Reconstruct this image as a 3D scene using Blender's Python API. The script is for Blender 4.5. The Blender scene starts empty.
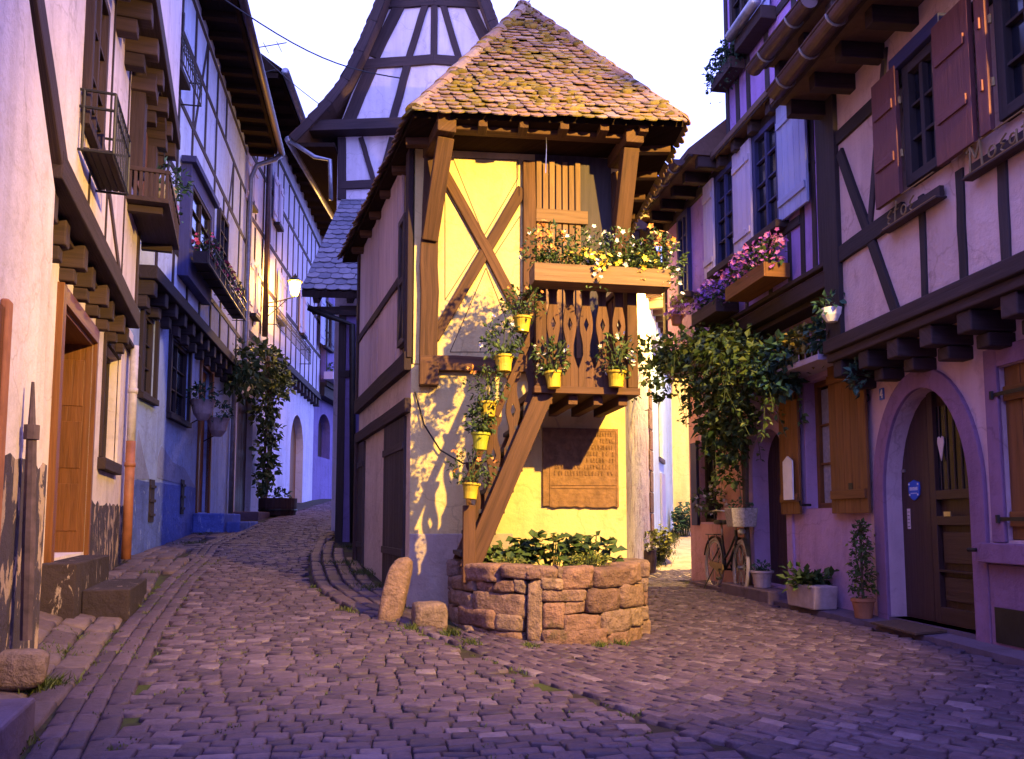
import bpy, math, random
from mathutils import Vector, Matrix, noise
RND = random.Random(11)
SC = bpy.context.scene
COL = SC.collection
V = Vector
rad = math.radians

# ------------------------------------------------------------------ camera model
FPX, CAMZ, PITCH, CX, CY = 800.0, 1.0, rad(5.0), 512.0, 379.5
SHIFT = 71.0
def ray(px, py):
    x = (px - CX) / FPX; y = -(py - CY - SHIFT) / FPX
    f = V((0, math.cos(PITCH), math.sin(PITCH))); up = V((0, -math.sin(PITCH), math.cos(PITCH)))
    return V((1, 0, 0)) * x + up * y + f
CAMP = V((0, 0, CAMZ))

def sst(a, b, t):
    t = max(0.0, min(1.0, (t - a) / (b - a))); return t * t * (3 - 2 * t)
def lerp(a, b, t): return a + (b - a) * t

def gz(x, y):
    """height of the street: the left lane climbs, the right one stays nearly level"""
    zl = .068 * max(0.0, min(y, 30) - 3.2)
    zr = .010 * max(0.0, min(y, 30) - 6.0) + .02 + .125 * max(0.0, min(y, 18) - 12.4)
    if x < -1.9: zl += .16 * sst(0, .8, -2.15 - (y - 3.45) * .313 - x) * (1 - sst(6.5, 10, y))
    t = sst(-1.7, 1.3, x)
    if y > 12: t = sst(-1.7, .6, x)
    return lerp(zl, zr, t)
def ground_px(px, py):
    d = ray(px, py); t = 2.0
    for _ in range(60):
        p = CAMP + d * t
        e = p.z - gz(p.x, p.y)
        t += e / max(.02, -d.z + .07) * .7
        t = max(.5, min(t, 60))
    return CAMP + d * t

# ------------------------------------------------------------------ materials
def new_mat(name):
    m = bpy.data.materials.new(name); m.use_nodes = True
    nt = m.node_tree; b = nt.nodes['Principled BSDF']
    return m, nt, b
def nd(nt, t, **kw):
    n = nt.nodes.new(t)
    for k, v in kw.items():
        if k in n.inputs: n.inputs[k].default_value = v
        else: setattr(n, k, v)
    return n
def c4(c): return (c[0], c[1], c[2], 1)
def ramp(nt, src, stops):
    r = nt.nodes.new('ShaderNodeValToRGB')
    cr = r.color_ramp
    while len(cr.elements) < len(stops): cr.elements.new(.5)
    for e, (p, c) in zip(cr.elements, stops):
        e.position = p; e.color = c4(c)
    nt.links.new(src, r.inputs[0]); return r
def mul(c, k): return tuple(min(1, x * k) for x in c)
def bump(nt, b, src, strength, dist):
    n = nd(nt, 'ShaderNodeBump', Strength=strength, Distance=dist)
    nt.links.new(src, n.inputs['Height']); nt.links.new(n.outputs[0], b.inputs['Normal']); return n

def plaster(name, c, var=.14, rough=.9, patch=None, patch_t=.62, bumpk=.5):
    m, nt, b = new_mat(name); L = nt.links.new
    tc = nd(nt, 'ShaderNodeTexCoord')
    n1 = nd(nt, 'ShaderNodeTexNoise', Scale=1.1, Detail=6, Roughness=.62); L(tc.outputs['Object'], n1.inputs['Vector'])
    r = ramp(nt, n1.outputs['Fac'], [(.3, mul(c, 1 - var * 1.6)), (.5, c), (.72, mul(c, 1 + var))])
    mp = nd(nt, 'ShaderNodeMapping'); mp.inputs['Scale'].default_value = (5, 5, .5); L(tc.outputs['Object'], mp.inputs[0])
    n2 = nd(nt, 'ShaderNodeTexNoise', Scale=1.0, Detail=4, Roughness=.6); L(mp.outputs[0], n2.inputs['Vector'])
    r2 = ramp(nt, n2.outputs['Fac'], [(.28, (.76, .73, .72)), (.55, (1, 1, 1))])
    mx = nd(nt, 'ShaderNodeMix', data_type='RGBA', blend_type='MULTIPLY'); mx.inputs[0].default_value = .8
    L(r.outputs[0], mx.inputs[6]); L(r2.outputs[0], mx.inputs[7])
    out = mx.outputs[2]
    n5 = nd(nt, 'ShaderNodeTexNoise', Scale=5.5, Detail=8, Roughness=.7, Distortion=.4); L(tc.outputs['Object'], n5.inputs['Vector'])
    r5 = ramp(nt, n5.outputs['Fac'], [(.30, (.80, .78, .77)), (.46, (1, 1, 1)), (.66, (1, 1, 1)), (.74, (1.0, .95, .90))])
    m5 = nd(nt, 'ShaderNodeMix', data_type='RGBA', blend_type='MULTIPLY'); m5.inputs[0].default_value = 1; L(out, m5.inputs[6]); L(r5.outputs[0], m5.inputs[7]); out = m5.outputs[2]
    v6 = nd(nt, 'ShaderNodeTexVoronoi', feature='DISTANCE_TO_EDGE', Scale=1.3)
    nz6 = nd(nt, 'ShaderNodeTexNoise', Scale=3.0, Detail=5); L(tc.outputs['Object'], nz6.inputs['Vector'])
    av6 = nd(nt, 'ShaderNodeMix', data_type='RGBA'); av6.inputs[0].default_value = .35; L(tc.outputs['Object'], av6.inputs[6]); L(nz6.outputs['Color'], av6.inputs[7]); L(av6.outputs[2], v6.inputs['Vector'])
    r6 = ramp(nt, v6.outputs['Distance'], [(.0, (.62, .58, .56)), (.012, (1, 1, 1))])
    m6 = nd(nt, 'ShaderNodeMix', data_type='RGBA', blend_type='MULTIPLY'); L(nz6.outputs['Fac'], m6.inputs[0]); L(out, m6.inputs[6]); L(r6.outputs[0], m6.inputs[7]); out = m6.outputs[2]
    if patch:
        mp3 = nd(nt, 'ShaderNodeMapping'); mp3.inputs['Scale'].default_value = (3.2, 3.2, 1.5); L(tc.outputs['Object'], mp3.inputs[0])
        n3 = nd(nt, 'ShaderNodeTexNoise', Scale=2.2, Detail=9, Roughness=.66, Distortion=.5); L(mp3.outputs[0], n3.inputs['Vector'])
        r3 = ramp(nt, n3.outputs['Fac'], [(patch_t - .012, (0, 0, 0)), (patch_t + .012, (1, 1, 1))])
        m2 = nd(nt, 'ShaderNodeMix', data_type='RGBA'); L(r3.outputs[0], m2.inputs[0]); L(out, m2.inputs[6])
        m2.inputs[7].default_value = c4(patch); out = m2.outputs[2]
    L(out, b.inputs['Base Color']); b.inputs['Roughness'].default_value = rough
    b.inputs['Specular IOR Level'].default_value = .25
    n4 = nd(nt, 'ShaderNodeTexNoise', Scale=7, Detail=9, Roughness=.68); L(tc.outputs['Object'], n4.inputs['Vector'])
    bump(nt, b, n4.outputs['Fac'], bumpk, .05)
    return m

def wood(name, c, rough=.75, contrast=.45, island=.3):
    m, nt, b = new_mat(name); L = nt.links.new
    uv = nd(nt, 'ShaderNodeUVMap')
    mp = nd(nt, 'ShaderNodeMapping'); mp.inputs['Scale'].default_value = (1.6, 26, 1); L(uv.outputs[0], mp.inputs[0])
    n1 = nd(nt, 'ShaderNodeTexNoise', Scale=1.0, Detail=8, Roughness=.65, Distortion=.5); L(mp.outputs[0], n1.inputs['Vector'])
    r = ramp(nt, n1.outputs['Fac'], [(.28, mul(c, 1 - contrast)), (.5, c), (.75, mul(c, 1 + contrast))])
    g = nd(nt, 'ShaderNodeNewGeometry')
    mr = nd(nt, 'ShaderNodeMapRange'); mr.inputs['To Min'].default_value = 1 - island; mr.inputs['To Max'].default_value = 1 + island
    L(g.outputs['Random Per Island'], mr.inputs['Value'])
    vm = nd(nt, 'ShaderNodeVectorMath', operation='SCALE'); L(r.outputs[0], vm.inputs[0]); L(mr.outputs[0], vm.inputs['Scale'])
    L(vm.outputs[0], b.inputs['Base Color']); b.inputs['Roughness'].default_value = rough
    b.inputs['Specular IOR Level'].default_value = .3
    bump(nt, b, n1.outputs['Fac'], .55, .012)
    return m

def simple(name, c, rough=.6, metal=0, scale=9, var=.25, bk=.25, bd=.01, spec=.4):
    m, nt, b = new_mat(name); L = nt.links.new
    tc = nd(nt, 'ShaderNodeTexCoord')
    n1 = nd(nt, 'ShaderNodeTexNoise', Scale=scale, Detail=6, Roughness=.6); L(tc.outputs['Object'], n1.inputs['Vector'])
    r = ramp(nt, n1.outputs['Fac'], [(.3, mul(c, 1 - var)), (.7, mul(c, 1 + var))])
    L(r.outputs[0], b.inputs['Base Color']); b.inputs['Roughness'].default_value = rough; b.inputs['Metallic'].default_value = metal
    b.inputs['Specular IOR Level'].default_value = spec
    bump(nt, b, n1.outputs['Fac'], bk, bd)
    return m

def rnd_mat(name, stops, rough=.7, scale=14, var=.3, bk=.5, bd=.015, moss=None, moss_t=.58, moss_scale=2.2, spec=.3):
    """colour picked per stone / tile / leaf by the face attribute rnd, broken up by noise"""
    m, nt, b = new_mat(name); L = nt.links.new
    at = nd(nt, 'ShaderNodeAttribute', attribute_name='rnd')
    r = ramp(nt, at.outputs['Fac'], stops)
    tc = nd(nt, 'ShaderNodeTexCoord')
    n1 = nd(nt, 'ShaderNodeTexNoise', Scale=scale, Detail=7, Roughness=.65); L(tc.outputs['Object'], n1.inputs['Vector'])
    r2 = ramp(nt, n1.outputs['Fac'], [(.28, (1 - var,) * 3), (.72, (1 + 0 * var,) * 3)])
    mx = nd(nt, 'ShaderNodeMix', data_type='RGBA', blend_type='MULTIPLY'); mx.inputs[0].default_value = 1
    L(r.outputs[0], mx.inputs[6]); L(r2.outputs[0], mx.inputs[7]); out = mx.outputs[2]
    if moss:
        n3 = nd(nt, 'ShaderNodeTexNoise', Scale=moss_scale, Detail=9, Roughness=.7); L(tc.outputs['Object'], n3.inputs['Vector'])
        r3 = ramp(nt, n3.outputs['Fac'], [(moss_t - .03, (0, 0, 0)), (moss_t + .05, (1, 1, 1))])
        m2 = nd(nt, 'ShaderNodeMix', data_type='RGBA'); L(r3.outputs[0], m2.inputs[0]); L(out, m2.inputs[6])
        m2.inputs[7].default_value = c4(moss); out = m2.outputs[2]
    L(out, b.inputs['Base Color']); b.inputs['Roughness'].default_value = rough; b.inputs['Specular IOR Level'].default_value = spec
    if bk: bump(nt, b, n1.outputs['Fac'], bk, bd)
    return m

def glass_mat(name, c, rough=.12):
    m, nt, b = new_mat(name); L = nt.links.new
    tc = nd(nt, 'ShaderNodeTexCoord')
    n1 = nd(nt, 'ShaderNodeTexNoise', Scale=2.5, Detail=2); L(tc.outputs['Object'], n1.inputs['Vector'])
    r = ramp(nt, n1.outputs['Fac'], [(.35, mul(c, .5)), (.7, mul(c, 1.5))]); L(r.outputs[0], b.inputs['Base Color'])
    b.inputs['Roughness'].default_value = rough
    bump(nt, b, n1.outputs['Fac'], .08, .05)
    return m
def glow_mat(name, c, strength):
    m = bpy.data.materials.new(name); m.use_nodes = True; nt = m.node_tree; nt.nodes.clear()
    o = nd(nt, 'ShaderNodeOutputMaterial'); a = nd(nt, 'ShaderNodeAddShader')
    e = nd(nt, 'ShaderNodeEmission'); e.inputs[0].default_value = c4(c); e.inputs[1].default_value = strength
    t = nd(nt, 'ShaderNodeBsdfTransparent'); nt.links.new(e.outputs[0], a.inputs[0]); nt.links.new(t.outputs[0], a.inputs[1])
    nt.links.new(a.outputs[0], o.inputs[0]); return m

M = {}
M['p_cream'] = plaster('cream_plaster', (.68, .54, .24), .10, bumpk=.5, patch=(.52, .38, .20), patch_t=.66)
M['p_greyboard'] = wood('weathered_boards', (.44, .34, .37), .85, .25, .12)
M['l1'] = plaster('pinkish_white_plaster', (.70, .59, .64), .08, bumpk=.45)
M['l1_plinth'] = plaster('peeling_dark_plinth', (.07, .055, .085), .2, patch=(.42, .30, .25), patch_t=.55, bumpk=.7)
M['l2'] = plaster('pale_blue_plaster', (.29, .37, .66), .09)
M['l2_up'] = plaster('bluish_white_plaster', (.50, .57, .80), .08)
M['l2_plinth'] = plaster('blue_plinth_paint', (.10, .15, .50), .25, patch=(.22, .28, .55), patch_t=.60, bumpk=.7)
M['l2_grey'] = plaster('grey_damp_plaster', (.24, .27, .46), .15)
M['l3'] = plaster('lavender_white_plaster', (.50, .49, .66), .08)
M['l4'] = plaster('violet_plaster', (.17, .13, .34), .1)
M['g'] = plaster('white_gable_plaster', (.66, .58, .66), .05, bumpk=.25)
M['b_up'] = plaster('lilac_plaster', (.36, .22, .58), .09)
M['b_low'] = plaster('mauve_plaster', (.46, .28, .48), .1, bumpk=.6)
M['b_lamp_tint'] = plaster('lamp_tinted_plaster', (.52, .28, .32), .1)  # pink of the warm lamp light, put into the wall colour
M['a_up'] = plaster('beige_infill_plaster', (.56, .39, .40), .08, bumpk=.6)
M['a_low'] = plaster('rose_beige_plaster', (.56, .37, .45), .09, bumpk=.6)
M['a_stone'] = plaster('mauve_stone_surround', (.24, .125, .24), .1, bumpk=.5)
M['alley_blue'] = plaster('sky_blue_plaster', (.45, .62, .80), .08)
M['alley_yellow'] = plaster('straw_plaster', (.75, .62, .35), .08)
M['alley_stone'] = plaster('pebbly_rubble_plaster', (.62, .54, .52), .2, patch=(.34, .25, .24), patch_t=.57, bumpk=1.0)
M['timber'] = wood('dark_timber', (.032, .022, .028), .8, .4)
M['timber_b'] = wood('brown_timber', (.042, .024, .028), .8, .4)
M['timber_blue'] = wood('blue_painted_timber', (.03, .03, .11), .6, .25)
M['p_timber'] = wood('warm_oak_timber', (.088, .042, .022), .8, .5, .3)
M['p_wood'] = wood('red_brown_boards', (.098, .045, .026), .75, .4, .25)
M['p_pale'] = wood('pale_oak_boards', (.20, .115, .06), .75, .4, .25)
M['p_plank'] = wood('dark_door_planks', (.050, .038, .042), .7, .35)
M['oak_door'] = wood('orange_oak_door', (.15, .055, .018), .5, .4, .1)
M['shut_brown'] = wood('chestnut_shutter', (.17, .066, .022), .6, .4, .15)
M['shut_mauve'] = wood('plum_shutter_paint', (.115, .038, .045), .6, .15, .1)
M['shut_blue'] = wood('pale_blue_shutter_paint', (.30, .33, .58), .6, .12, .1)
M['shut_white'] = wood('whitewashed_shutter', (.44, .37, .52), .6, .12, .1)
M['door_dark'] = wood('dark_brown_door', (.045, .022, .022), .45, .3, .1)
M['iron'] = simple('wrought_iron', (.03, .028, .03), .5, .6)
M['zinc'] = simple('zinc_gutter', (.30, .30, .36), .45, .7)
M['copper'] = simple('aged_copper_gutter', (.09, .052, .055), .5, .5)
M['pipe_white'] = simple('white_painted_pipe', (.5, .45, .52), .5)
M['pipe_terra'] = simple('rust_painted_pipe', (.30, .11, .06), .55)
M['glass'] = glass_mat('dark_window_glass', (.012, .013, .022))
M['curtain'] = simple('pale_net_curtain', (.30, .28, .40), .9, scale=20)
M['tile'] = rnd_mat('mossy_clay_tile', [(0, (.22, .13, .10)), (.3, (.33, .20, .14)), (.55, (.26, .18, .155)), (.8, (.40, .28, .20)), (1, (.17, .12, .11))],
                    .85, 16, .45, .6, .02, moss=(.19, .14, .018), moss_t=.555, moss_scale=3.2)
M['tile_dark'] = rnd_mat('brown_clay_tile', [(0, (.09, .05, .045)), (.5, (.14, .08, .065)), (1, (.19, .11, .09))], .85, 14, .35)
M['slate'] = rnd_mat('grey_scale_tile', [(0, (.15, .15, .20)), (.5, (.21, .20, .26)), (1, (.28, .26, .31))], .75, 12, .3)
M['cobble'] = rnd_mat('worn_cobble', [(0, (.044, .027, .055)), (.35, (.066, .041, .078)), (.7, (.085, .054, .094)), (.93, (.11, .074, .12)), (1, (.17, .125, .18))],
                      .62, 24, .4, .8, .012, spec=.4)
M['flag'] = rnd_mat('worn_pavement_stone', [(0, (.075, .05, .07)), (.5, (.105, .072, .095)), (1, (.15, .105, .125))], .75, 14, .35, .7, .02)
M['sandstone'] = rnd_mat('red_sandstone', [(0, (.20, .115, .105)), (.3, (.34, .19, .155)), (.6, (.28, .19, .17)), (.85, (.40, .26, .20)), (1, (.25, .17, .165))],
                         .9, 13, .6, 1.0, .055, moss=(.13, .085, .06), moss_t=.60, moss_scale=4.5)
M['step_stone'] = plaster('dark_painted_step', (.035, .024, .034), .3, patch=(.26, .20, .20), patch_t=.63)
M['concrete'] = plaster('smooth_pavement', (.13, .09, .135), .12)
M['mortar'] = simple('earth_mortar', (.11, .075, .055), .95, scale=20)
M['soil'] = simple('dark_soil', (.045, .03, .02), .95, scale=25)
M['plaque'] = simple('carved_sandstone', (.22, .115, .055), .85, scale=18, var=.3, bk=.8, bd=.02)
def leafmat(n, a, b_, c): return rnd_mat(n, [(0, a), (.5, b_), (1, c)], .6, 10, .25, 0, spec=.35)
M['leaf'] = leafmat('green_leaf', (.022, .045, .012), (.045, .085, .02), (.09, .14, .035))
M['leaf_vine'] = leafmat('vine_leaf', (.022, .05, .016), (.05, .09, .024), (.13, .17, .045))
M['leaf_blue'] = leafmat('bluish_leaf', (.015, .045, .03), (.025, .075, .05), (.05, .12, .075))
M['leaf_yel'] = leafmat('yellow_green_leaf', (.09, .11, .015), (.17, .19, .03), (.27, .27, .05))
M['leaf_gold'] = leafmat('golden_leaf', (.07, .08, .012), (.20, .16, .03), (.34, .24, .05))
M['fl_white'] = leafmat('white_petal', (.6, .55, .5), (.75, .72, .68), (.85, .82, .8))
M['fl_orange'] = leafmat('orange_petal', (.5, .16, .03), (.65, .25, .05), (.7, .35, .1))
M['fl_yellow'] = leafmat('yellow_petal', (.6, .42, .03), (.75, .55, .05), (.8, .65, .12))
M['fl_pink'] = leafmat('pink_petal', (.35, .07, .30), (.55, .14, .42), (.68, .28, .55))
M['fl_violet'] = leafmat('violet_petal', (.16, .05, .32), (.28, .10, .48), (.42, .2, .6))
M['fl_red'] = leafmat('red_petal', (.35, .02, .05), (.5, .05, .1), (.6, .1, .2))
M['pot_yel'] = simple('yellow_pot_glaze', (.50, .37, .03), .6, scale=9, var=.35)
M['pot_lime'] = simple('lime_pot_glaze', (.36, .38, .03), .45, scale=6, var=.12)
M['terra'] = simple('terracotta', (.34, .13, .06), .8)
M['pot_pale'] = simple('pale_stoneware', (.36, .27, .29), .8)
M['wicker'] = simple('grey_wicker', (.34, .29, .28), .8, scale=40, var=.4, bk=.9)
M['bark'] = simple('vine_bark', (.085, .055, .04), .9, scale=20, bk=.8)
M['stem'] = simple('green_stem', (.05, .07, .02), .8)
M['rubber'] = simple('tyre_rubber', (.34, .28, .26), .7)
M['bike_black'] = simple('black_bike_paint', (.02, .018, .02), .35)
M['chrome'] = simple('chromed_steel', (.45, .43, .42), .3, .9)
M['brass'] = simple('brass_guard', (.22, .13, .04), .5, .3)
M['black_plastic'] = simple('black_saddle', (.018, .016, .018), .5)
M['enamel_blue'] = simple('blue_enamel', (.02, .08, .52), .35, var=.1)
M['enamel_white'] = simple('white_enamel', (.75, .72, .76), .4, var=.08)
M['paper'] = simple('pale_paper', (.55, .45, .52), .8, var=.1)
M['gold_iron'] = simple('gilded_iron', (.30, .20, .09), .5, .4)
M['old_gilt'] = simple('tarnished_gilt', (.20, .13, .06), .55, .3)
M['soffit'] = wood('shade_dark_soffit', (.022, .014, .012), .9, .3)  # wood darkened to paint in the shade under the eaves
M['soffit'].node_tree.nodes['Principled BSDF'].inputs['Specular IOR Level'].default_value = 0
M['moss'] = rnd_mat('roof_moss', [(0, (.10, .075, .018)), (.5, (.19, .14, .03)), (1, (.28, .20, .07))], .95, 40, .5, .8, .01)
M['p_plinth'] = plaster('grey_worn_plinth', (.46, .37, .33), .15)
M['p_side'] = plaster('shaded_side_plaster', (.55, .46, .44), .1)
M['old_post'] = simple('weathered_post', (.085, .055, .065), .85, scale=14, var=.4)
M['coir'] = simple('coir_mat', (.09, .05, .035), .95, scale=60, var=.5, bk=1)
M['glow'] = glow_mat('lit_lantern_glass', (1, .66, .14), 4)
M['grass'] = leafmat('grass_blade', (.03, .045, .012), (.06, .085, .018), (.11, .13, .03))
M['bulb'] = glow_mat('lit_bulb', (1, .6, .22), 60)

# ------------------------------------------------------------------ geometry builder
class Facade:
    """a vertical wall plane: u to the right as seen from the street, v = height, w = out of the wall"""
    def __init__(s, A, B):
        s.A = V((A[0], A[1], 0)); d = V((B[0], B[1], 0)) - s.A
        s.L = d.length; s.u = d / s.L; s.n = V((s.u.y, -s.u.x, 0))
    def P(s, u, v, w=0): return s.A + s.u * u + s.n * w + V((0, 0, v))
    def uv(s, px, py, w=0):
        d = ray(px, py); t = ((s.A + s.n * w - CAMP).dot(s.n)) / d.dot(s.n)
        p = CAMP + d * t
        return ((p - s.A).dot(s.u), p.z)
    def rect(s, pxl, pybot, pxr, pytop, w=0):
        a = s.uv(pxl, pybot, w); b = s.uv(pxr, pytop, w)
        return min(a[0], b[0]), max(a[0], b[0]), min(a[1], b[1]), max(a[1], b[1])

class MB:
    def __init__(s, F=None):
        s.v = []; s.f = []; s.r = []; s.uv = []
        s.P = F.P if F else (lambda a, b, c: V((a, b, c)))
    def face(s, pts, r=.5, uvs=None):
        i = len(s.v); s.v += pts; s.f.append(tuple(range(i, i + len(pts)))); s.r.append(r); s.uv.append(uvs)
    def faces(s, pts, fs, r=.5, uvs=None):
        i = len(s.v); s.v += pts
        for k, f in enumerate(fs):
            s.f.append(tuple(i + q for q in f)); s.r.append(r)
            s.uv.append([uvs[q] for q in f] if uvs else None)
    def hexa(s, p, dims, r=None):
        """p: 8 points in order (i + 2j + 4k); dims: size along i, j, k"""
        ax = max(range(3), key=lambda q: dims[q]); off = RND.uniform(0, 50)
        uvs = []
        for q in range(8):
            c = [(q & 1) * dims[0], ((q >> 1) & 1) * dims[1], ((q >> 2) & 1) * dims[2]]
            a = c[ax]; o = sum(c) - a
            uvs.append((a + off, o + off * .37))
        s.faces(p, [(0, 2, 3, 1), (4, 5, 7, 6), (0, 1, 5, 4), (2, 6, 7, 3), (0, 4, 6, 2), (1, 3, 7, 5)], RND.random() if r is None else r, uvs)
    def box(s, u0, u1, v0, v1, w0, w1, r=None):
        s.hexa([s.P(u, v, w) for w in (w0, w1) for v in (v0, v1) for u in (u0, u1)], (abs(u1 - u0), abs(v1 - v0), abs(w1 - w0)), r)
    def bar(s, p, q, width, w0, w1, seg=1, wob=0, r=None):
        """timber in the wall plane from (u,v) p to q"""
        d = V((q[0] - p[0], q[1] - p[1])); L = d.length
        if L < 1e-6: return
        d /= L; nn = V((-d.y, d.x)) * width / 2
        rr = RND.random() if r is None else r
        o0 = o1 = (0, 0)
        off = RND.uniform(0, 50)
        rings = []
        for i in range(seg + 1):
            t = i / seg
            k = RND.uniform(-wob, wob) if 0 < i < seg else 0
            kw = 1 + (RND.uniform(-wob, wob) / width * .8 if wob else 0)
            c = V((p[0], p[1])) + d * L * t + nn.normalized() * k
            rings.append([s.P(c.x - nn.x * kw, c.y - nn.y * kw, w0), s.P(c.x + nn.x * kw, c.y + nn.y * kw, w0),
                          s.P(c.x + nn.x * kw, c.y + nn.y * kw, w1), s.P(c.x - nn.x * kw, c.y - nn.y * kw, w1)])
        pts = [x for rg in rings for x in rg]
        uvs = [(L * (i // 4) / seg + off, (0, width, width + abs(w1 - w0), 2 * width + abs(w1 - w0))[i % 4] + off * .31) for i in range(len(pts))]
        fs = [(3, 2, 1, 0)]
        for i in range(seg):
            a = 4 * i
            for j in range(4):
                fs.append((a + j, a + (j + 1) % 4, a + 4 + (j + 1) % 4, a + 4 + j))
        a = 4 * seg; fs.append((a, a + 1, a + 2, a + 3))
        s.faces(pts, fs, rr, uvs)
    def prism(s, poly, w0, w1, r=None):
        n = len(poly); off = RND.uniform(0, 40)
        pts = [s.P(u, v, w0) for u, v in poly] + [s.P(u, v, w1) for u, v in poly]
        uvs = [(v + off, u + off) for u, v in poly] * 2
        fs = [tuple(range(n - 1, -1, -1)), tuple(range(n, 2 * n))]
        for i in range(n): fs.append((i, (i + 1) % n, n + (i + 1) % n, n + i))
        s.faces(pts, fs, RND.random() if r is None else r, uvs)
    def tube(s, pts, rd, seg=8, r=.5, cap=True):
        pts = [V(p) for p in pts]; n = len(pts); rings = []
        up = None
        for i, p in enumerate(pts):
            t = (pts[min(i + 1, n - 1)] - pts[max(i - 1, 0)])
            if t.length < 1e-7: t = V((0, 0, 1))
            t.normalize()
            if up is None: up = t.orthogonal().normalized()
            up = (up - t * up.dot(t))
            up = up.normalized() if up.length > 1e-5 else t.orthogonal().normalized()
            sd = t.cross(up); rr = rd[i] if isinstance(rd, (list, tuple)) else rd
            rings.append([p + (up * math.cos(2 * math.pi * k / seg) + sd * math.sin(2 * math.pi * k / seg)) * rr for k in range(seg)])
        base = len(s.v); s.v += [x for rg in rings for x in rg]
        for i in range(n - 1):
            for k in range(seg):
                s.f.append((base + i * seg + k, base + i * seg + (k + 1) % seg, base + (i + 1) * seg + (k + 1) % seg, base + (i + 1) * seg + k)); s.r.append(r); s.uv.append(None)
        if cap:
            s.f.append(tuple(base + k for k in range(seg - 1, -1, -1))); s.r.append(r); s.uv.append(None)
            s.f.append(tuple(base + (n - 1) * seg + k for k in range(seg))); s.r.append(r); s.uv.append(None)
    def lathe(s, c, prof, seg=20, r=.5, axis=None, sq=1.0):
        c = V(c); base = len(s.v)
        for (rd, z) in prof:
            for k in range(seg):
                a = 2 * math.pi * k / seg
                s.v.append(c + V((rd * math.cos(a), rd * math.sin(a) * sq, z)))
        for i in range(len(prof) - 1):
            for k in range(seg):
                s.f.append((base + i * seg + k, base + i * seg + (k + 1) % seg, base + (i + 1) * seg + (k + 1) % seg, base + (i + 1) * seg + k)); s.r.append(r); s.uv.append(None)
        s.f.append(tuple(base + k for k in range(seg - 1, -1, -1))); s.r.append(r); s.uv.append(None)
        b = base + (len(prof) - 1) * seg
        s.f.append(tuple(b + k for k in range(seg))); s.r.append(r); s.uv.append(None)
    def rock(s, c, ax, ay, az, k=6, n=4, nz=.06, r=None):
        """rounded irregular block; ax, ay, az half-axis vectors"""
        c = V(c); ax = V(ax); ay = V(ay); az = V(az); rr = RND.random() if r is None else r
        key = {}; base = len(s.v); sd = V((RND.uniform(0, 99), RND.uniform(0, 99), RND.uniform(0, 99)))
        def pt(p):
            kk = tuple(round(x, 4) for x in p)
            if kk in key: return key[kk]
            sm = sum(abs(x) ** k for x in p) ** (1 / k); q = V(p) / sm
            d = noise.noise(q * 1.4 + sd) * nz * 1.6 + noise.noise(q * 3.7 + sd) * nz * .7
            q = q * (1 + d)
            s.v.append(c + ax * q.x + ay * q.y + az * q.z); key[kk] = len(s.v) - 1; return key[kk]
        for a in range(3):
            for sg in (-1, 1):
                for i in range(n):
                    for j in range(n):
                        q = []
                        for (di, dj) in ((0, 0), (1, 0), (1, 1), (0, 1)):
                            p = [0, 0, 0]; p[a] = sg; p[(a + 1) % 3] = -1 + 2 * (i + di) / n; p[(a + 2) % 3] = -1 + 2 * (j + dj) / n
                            q.append(pt(tuple(p)))
                        if sg < 0: q.reverse()
                        s.f.append(tuple(q)); s.r.append(rr); s.uv.append(None)
    def leaf(s, p, size, d=None, nrm=None, wid=.55, r=None):
        if d is None: d = V((RND.gauss(0, 1), RND.gauss(0, 1), RND.gauss(0, .7)))
        d = d.normalized()
        if nrm is None: nrm = V((RND.gauss(0, .7), RND.gauss(0, .7), 1))
        sd = d.cross(nrm)
        sd = sd.normalized() if sd.length > 1e-4 else d.orthogonal().normalized()
        n2 = sd.cross(d)
        tip = p + d * size - n2 * size * .12; mid = p + d * size * .45
        a = mid + sd * size * wid * .5 + n2 * size * .1; b = mid - sd * size * wid * .5 + n2 * size * .1
        s.faces([p, a, tip, b], [(0, 1, 2), (0, 2, 3)], RND.random() if r is None else r)
    def flower(s, p, size, nrm=None, petals=5, r=None):
        if nrm is None: nrm = V((RND.gauss(0, .6), RND.gauss(-.6, .6), RND.gauss(.5, .5)))
        nrm = nrm.normalized(); t = nrm.orthogonal().normalized(); b = nrm.cross(t); rr = RND.random() if r is None else r
        pts = [p]; fs = []
        for k in range(petals * 2):
            a = math.pi * k / petals; q = size * (1 if k % 2 else .62)
            pts.append(p + (t * math.cos(a) + b * math.sin(a)) * q + nrm * size * .35)
        for k in range(petals * 2): fs.append((0, 1 + k, 1 + (k + 1) % (petals * 2)))
        s.faces(pts, fs, rr)
    def build(s, name, mat, parent=None, smooth=False, bevel=0, kind=None):
        me = bpy.data.meshes.new(name)
        o0 = V(parent['_o']) if parent and '_o' in parent else V((0, 0, 0))
        me.from_pydata([tuple(x - o0) for x in s.v], [], s.f)
        at = me.attributes.new('rnd', 'FLOAT', 'FACE'); at.data.foreach_set('value', s.r)
        ul = me.uv_layers.new(name='UVMap'); flat = []
        for f, u in zip(s.f, s.uv):
            if u: 
                for a in u: flat += [a[0], a[1]]
            else:
                for q in f:
                    p = s.v[q]; flat += [p.z, p.x * .7 + p.y * .7]
        ul.data.foreach_set('uv', flat)
        me.materials.append(M[mat] if isinstance(mat, str) else mat)
        if smooth: me.polygons.foreach_set('use_smooth', [True] * len(me.polygons))
        me.update()
        o = bpy.data.objects.new(name, me); COL.objects.link(o)
        o['_o'] = tuple(o0)
        if parent: o.parent = parent
        if bevel:
            m = o.modifiers.new('bevel', 'BEVEL'); m.width = bevel; m.segments = 2; m.limit_method = 'ANGLE'; m.angle_limit = rad(40)
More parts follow.
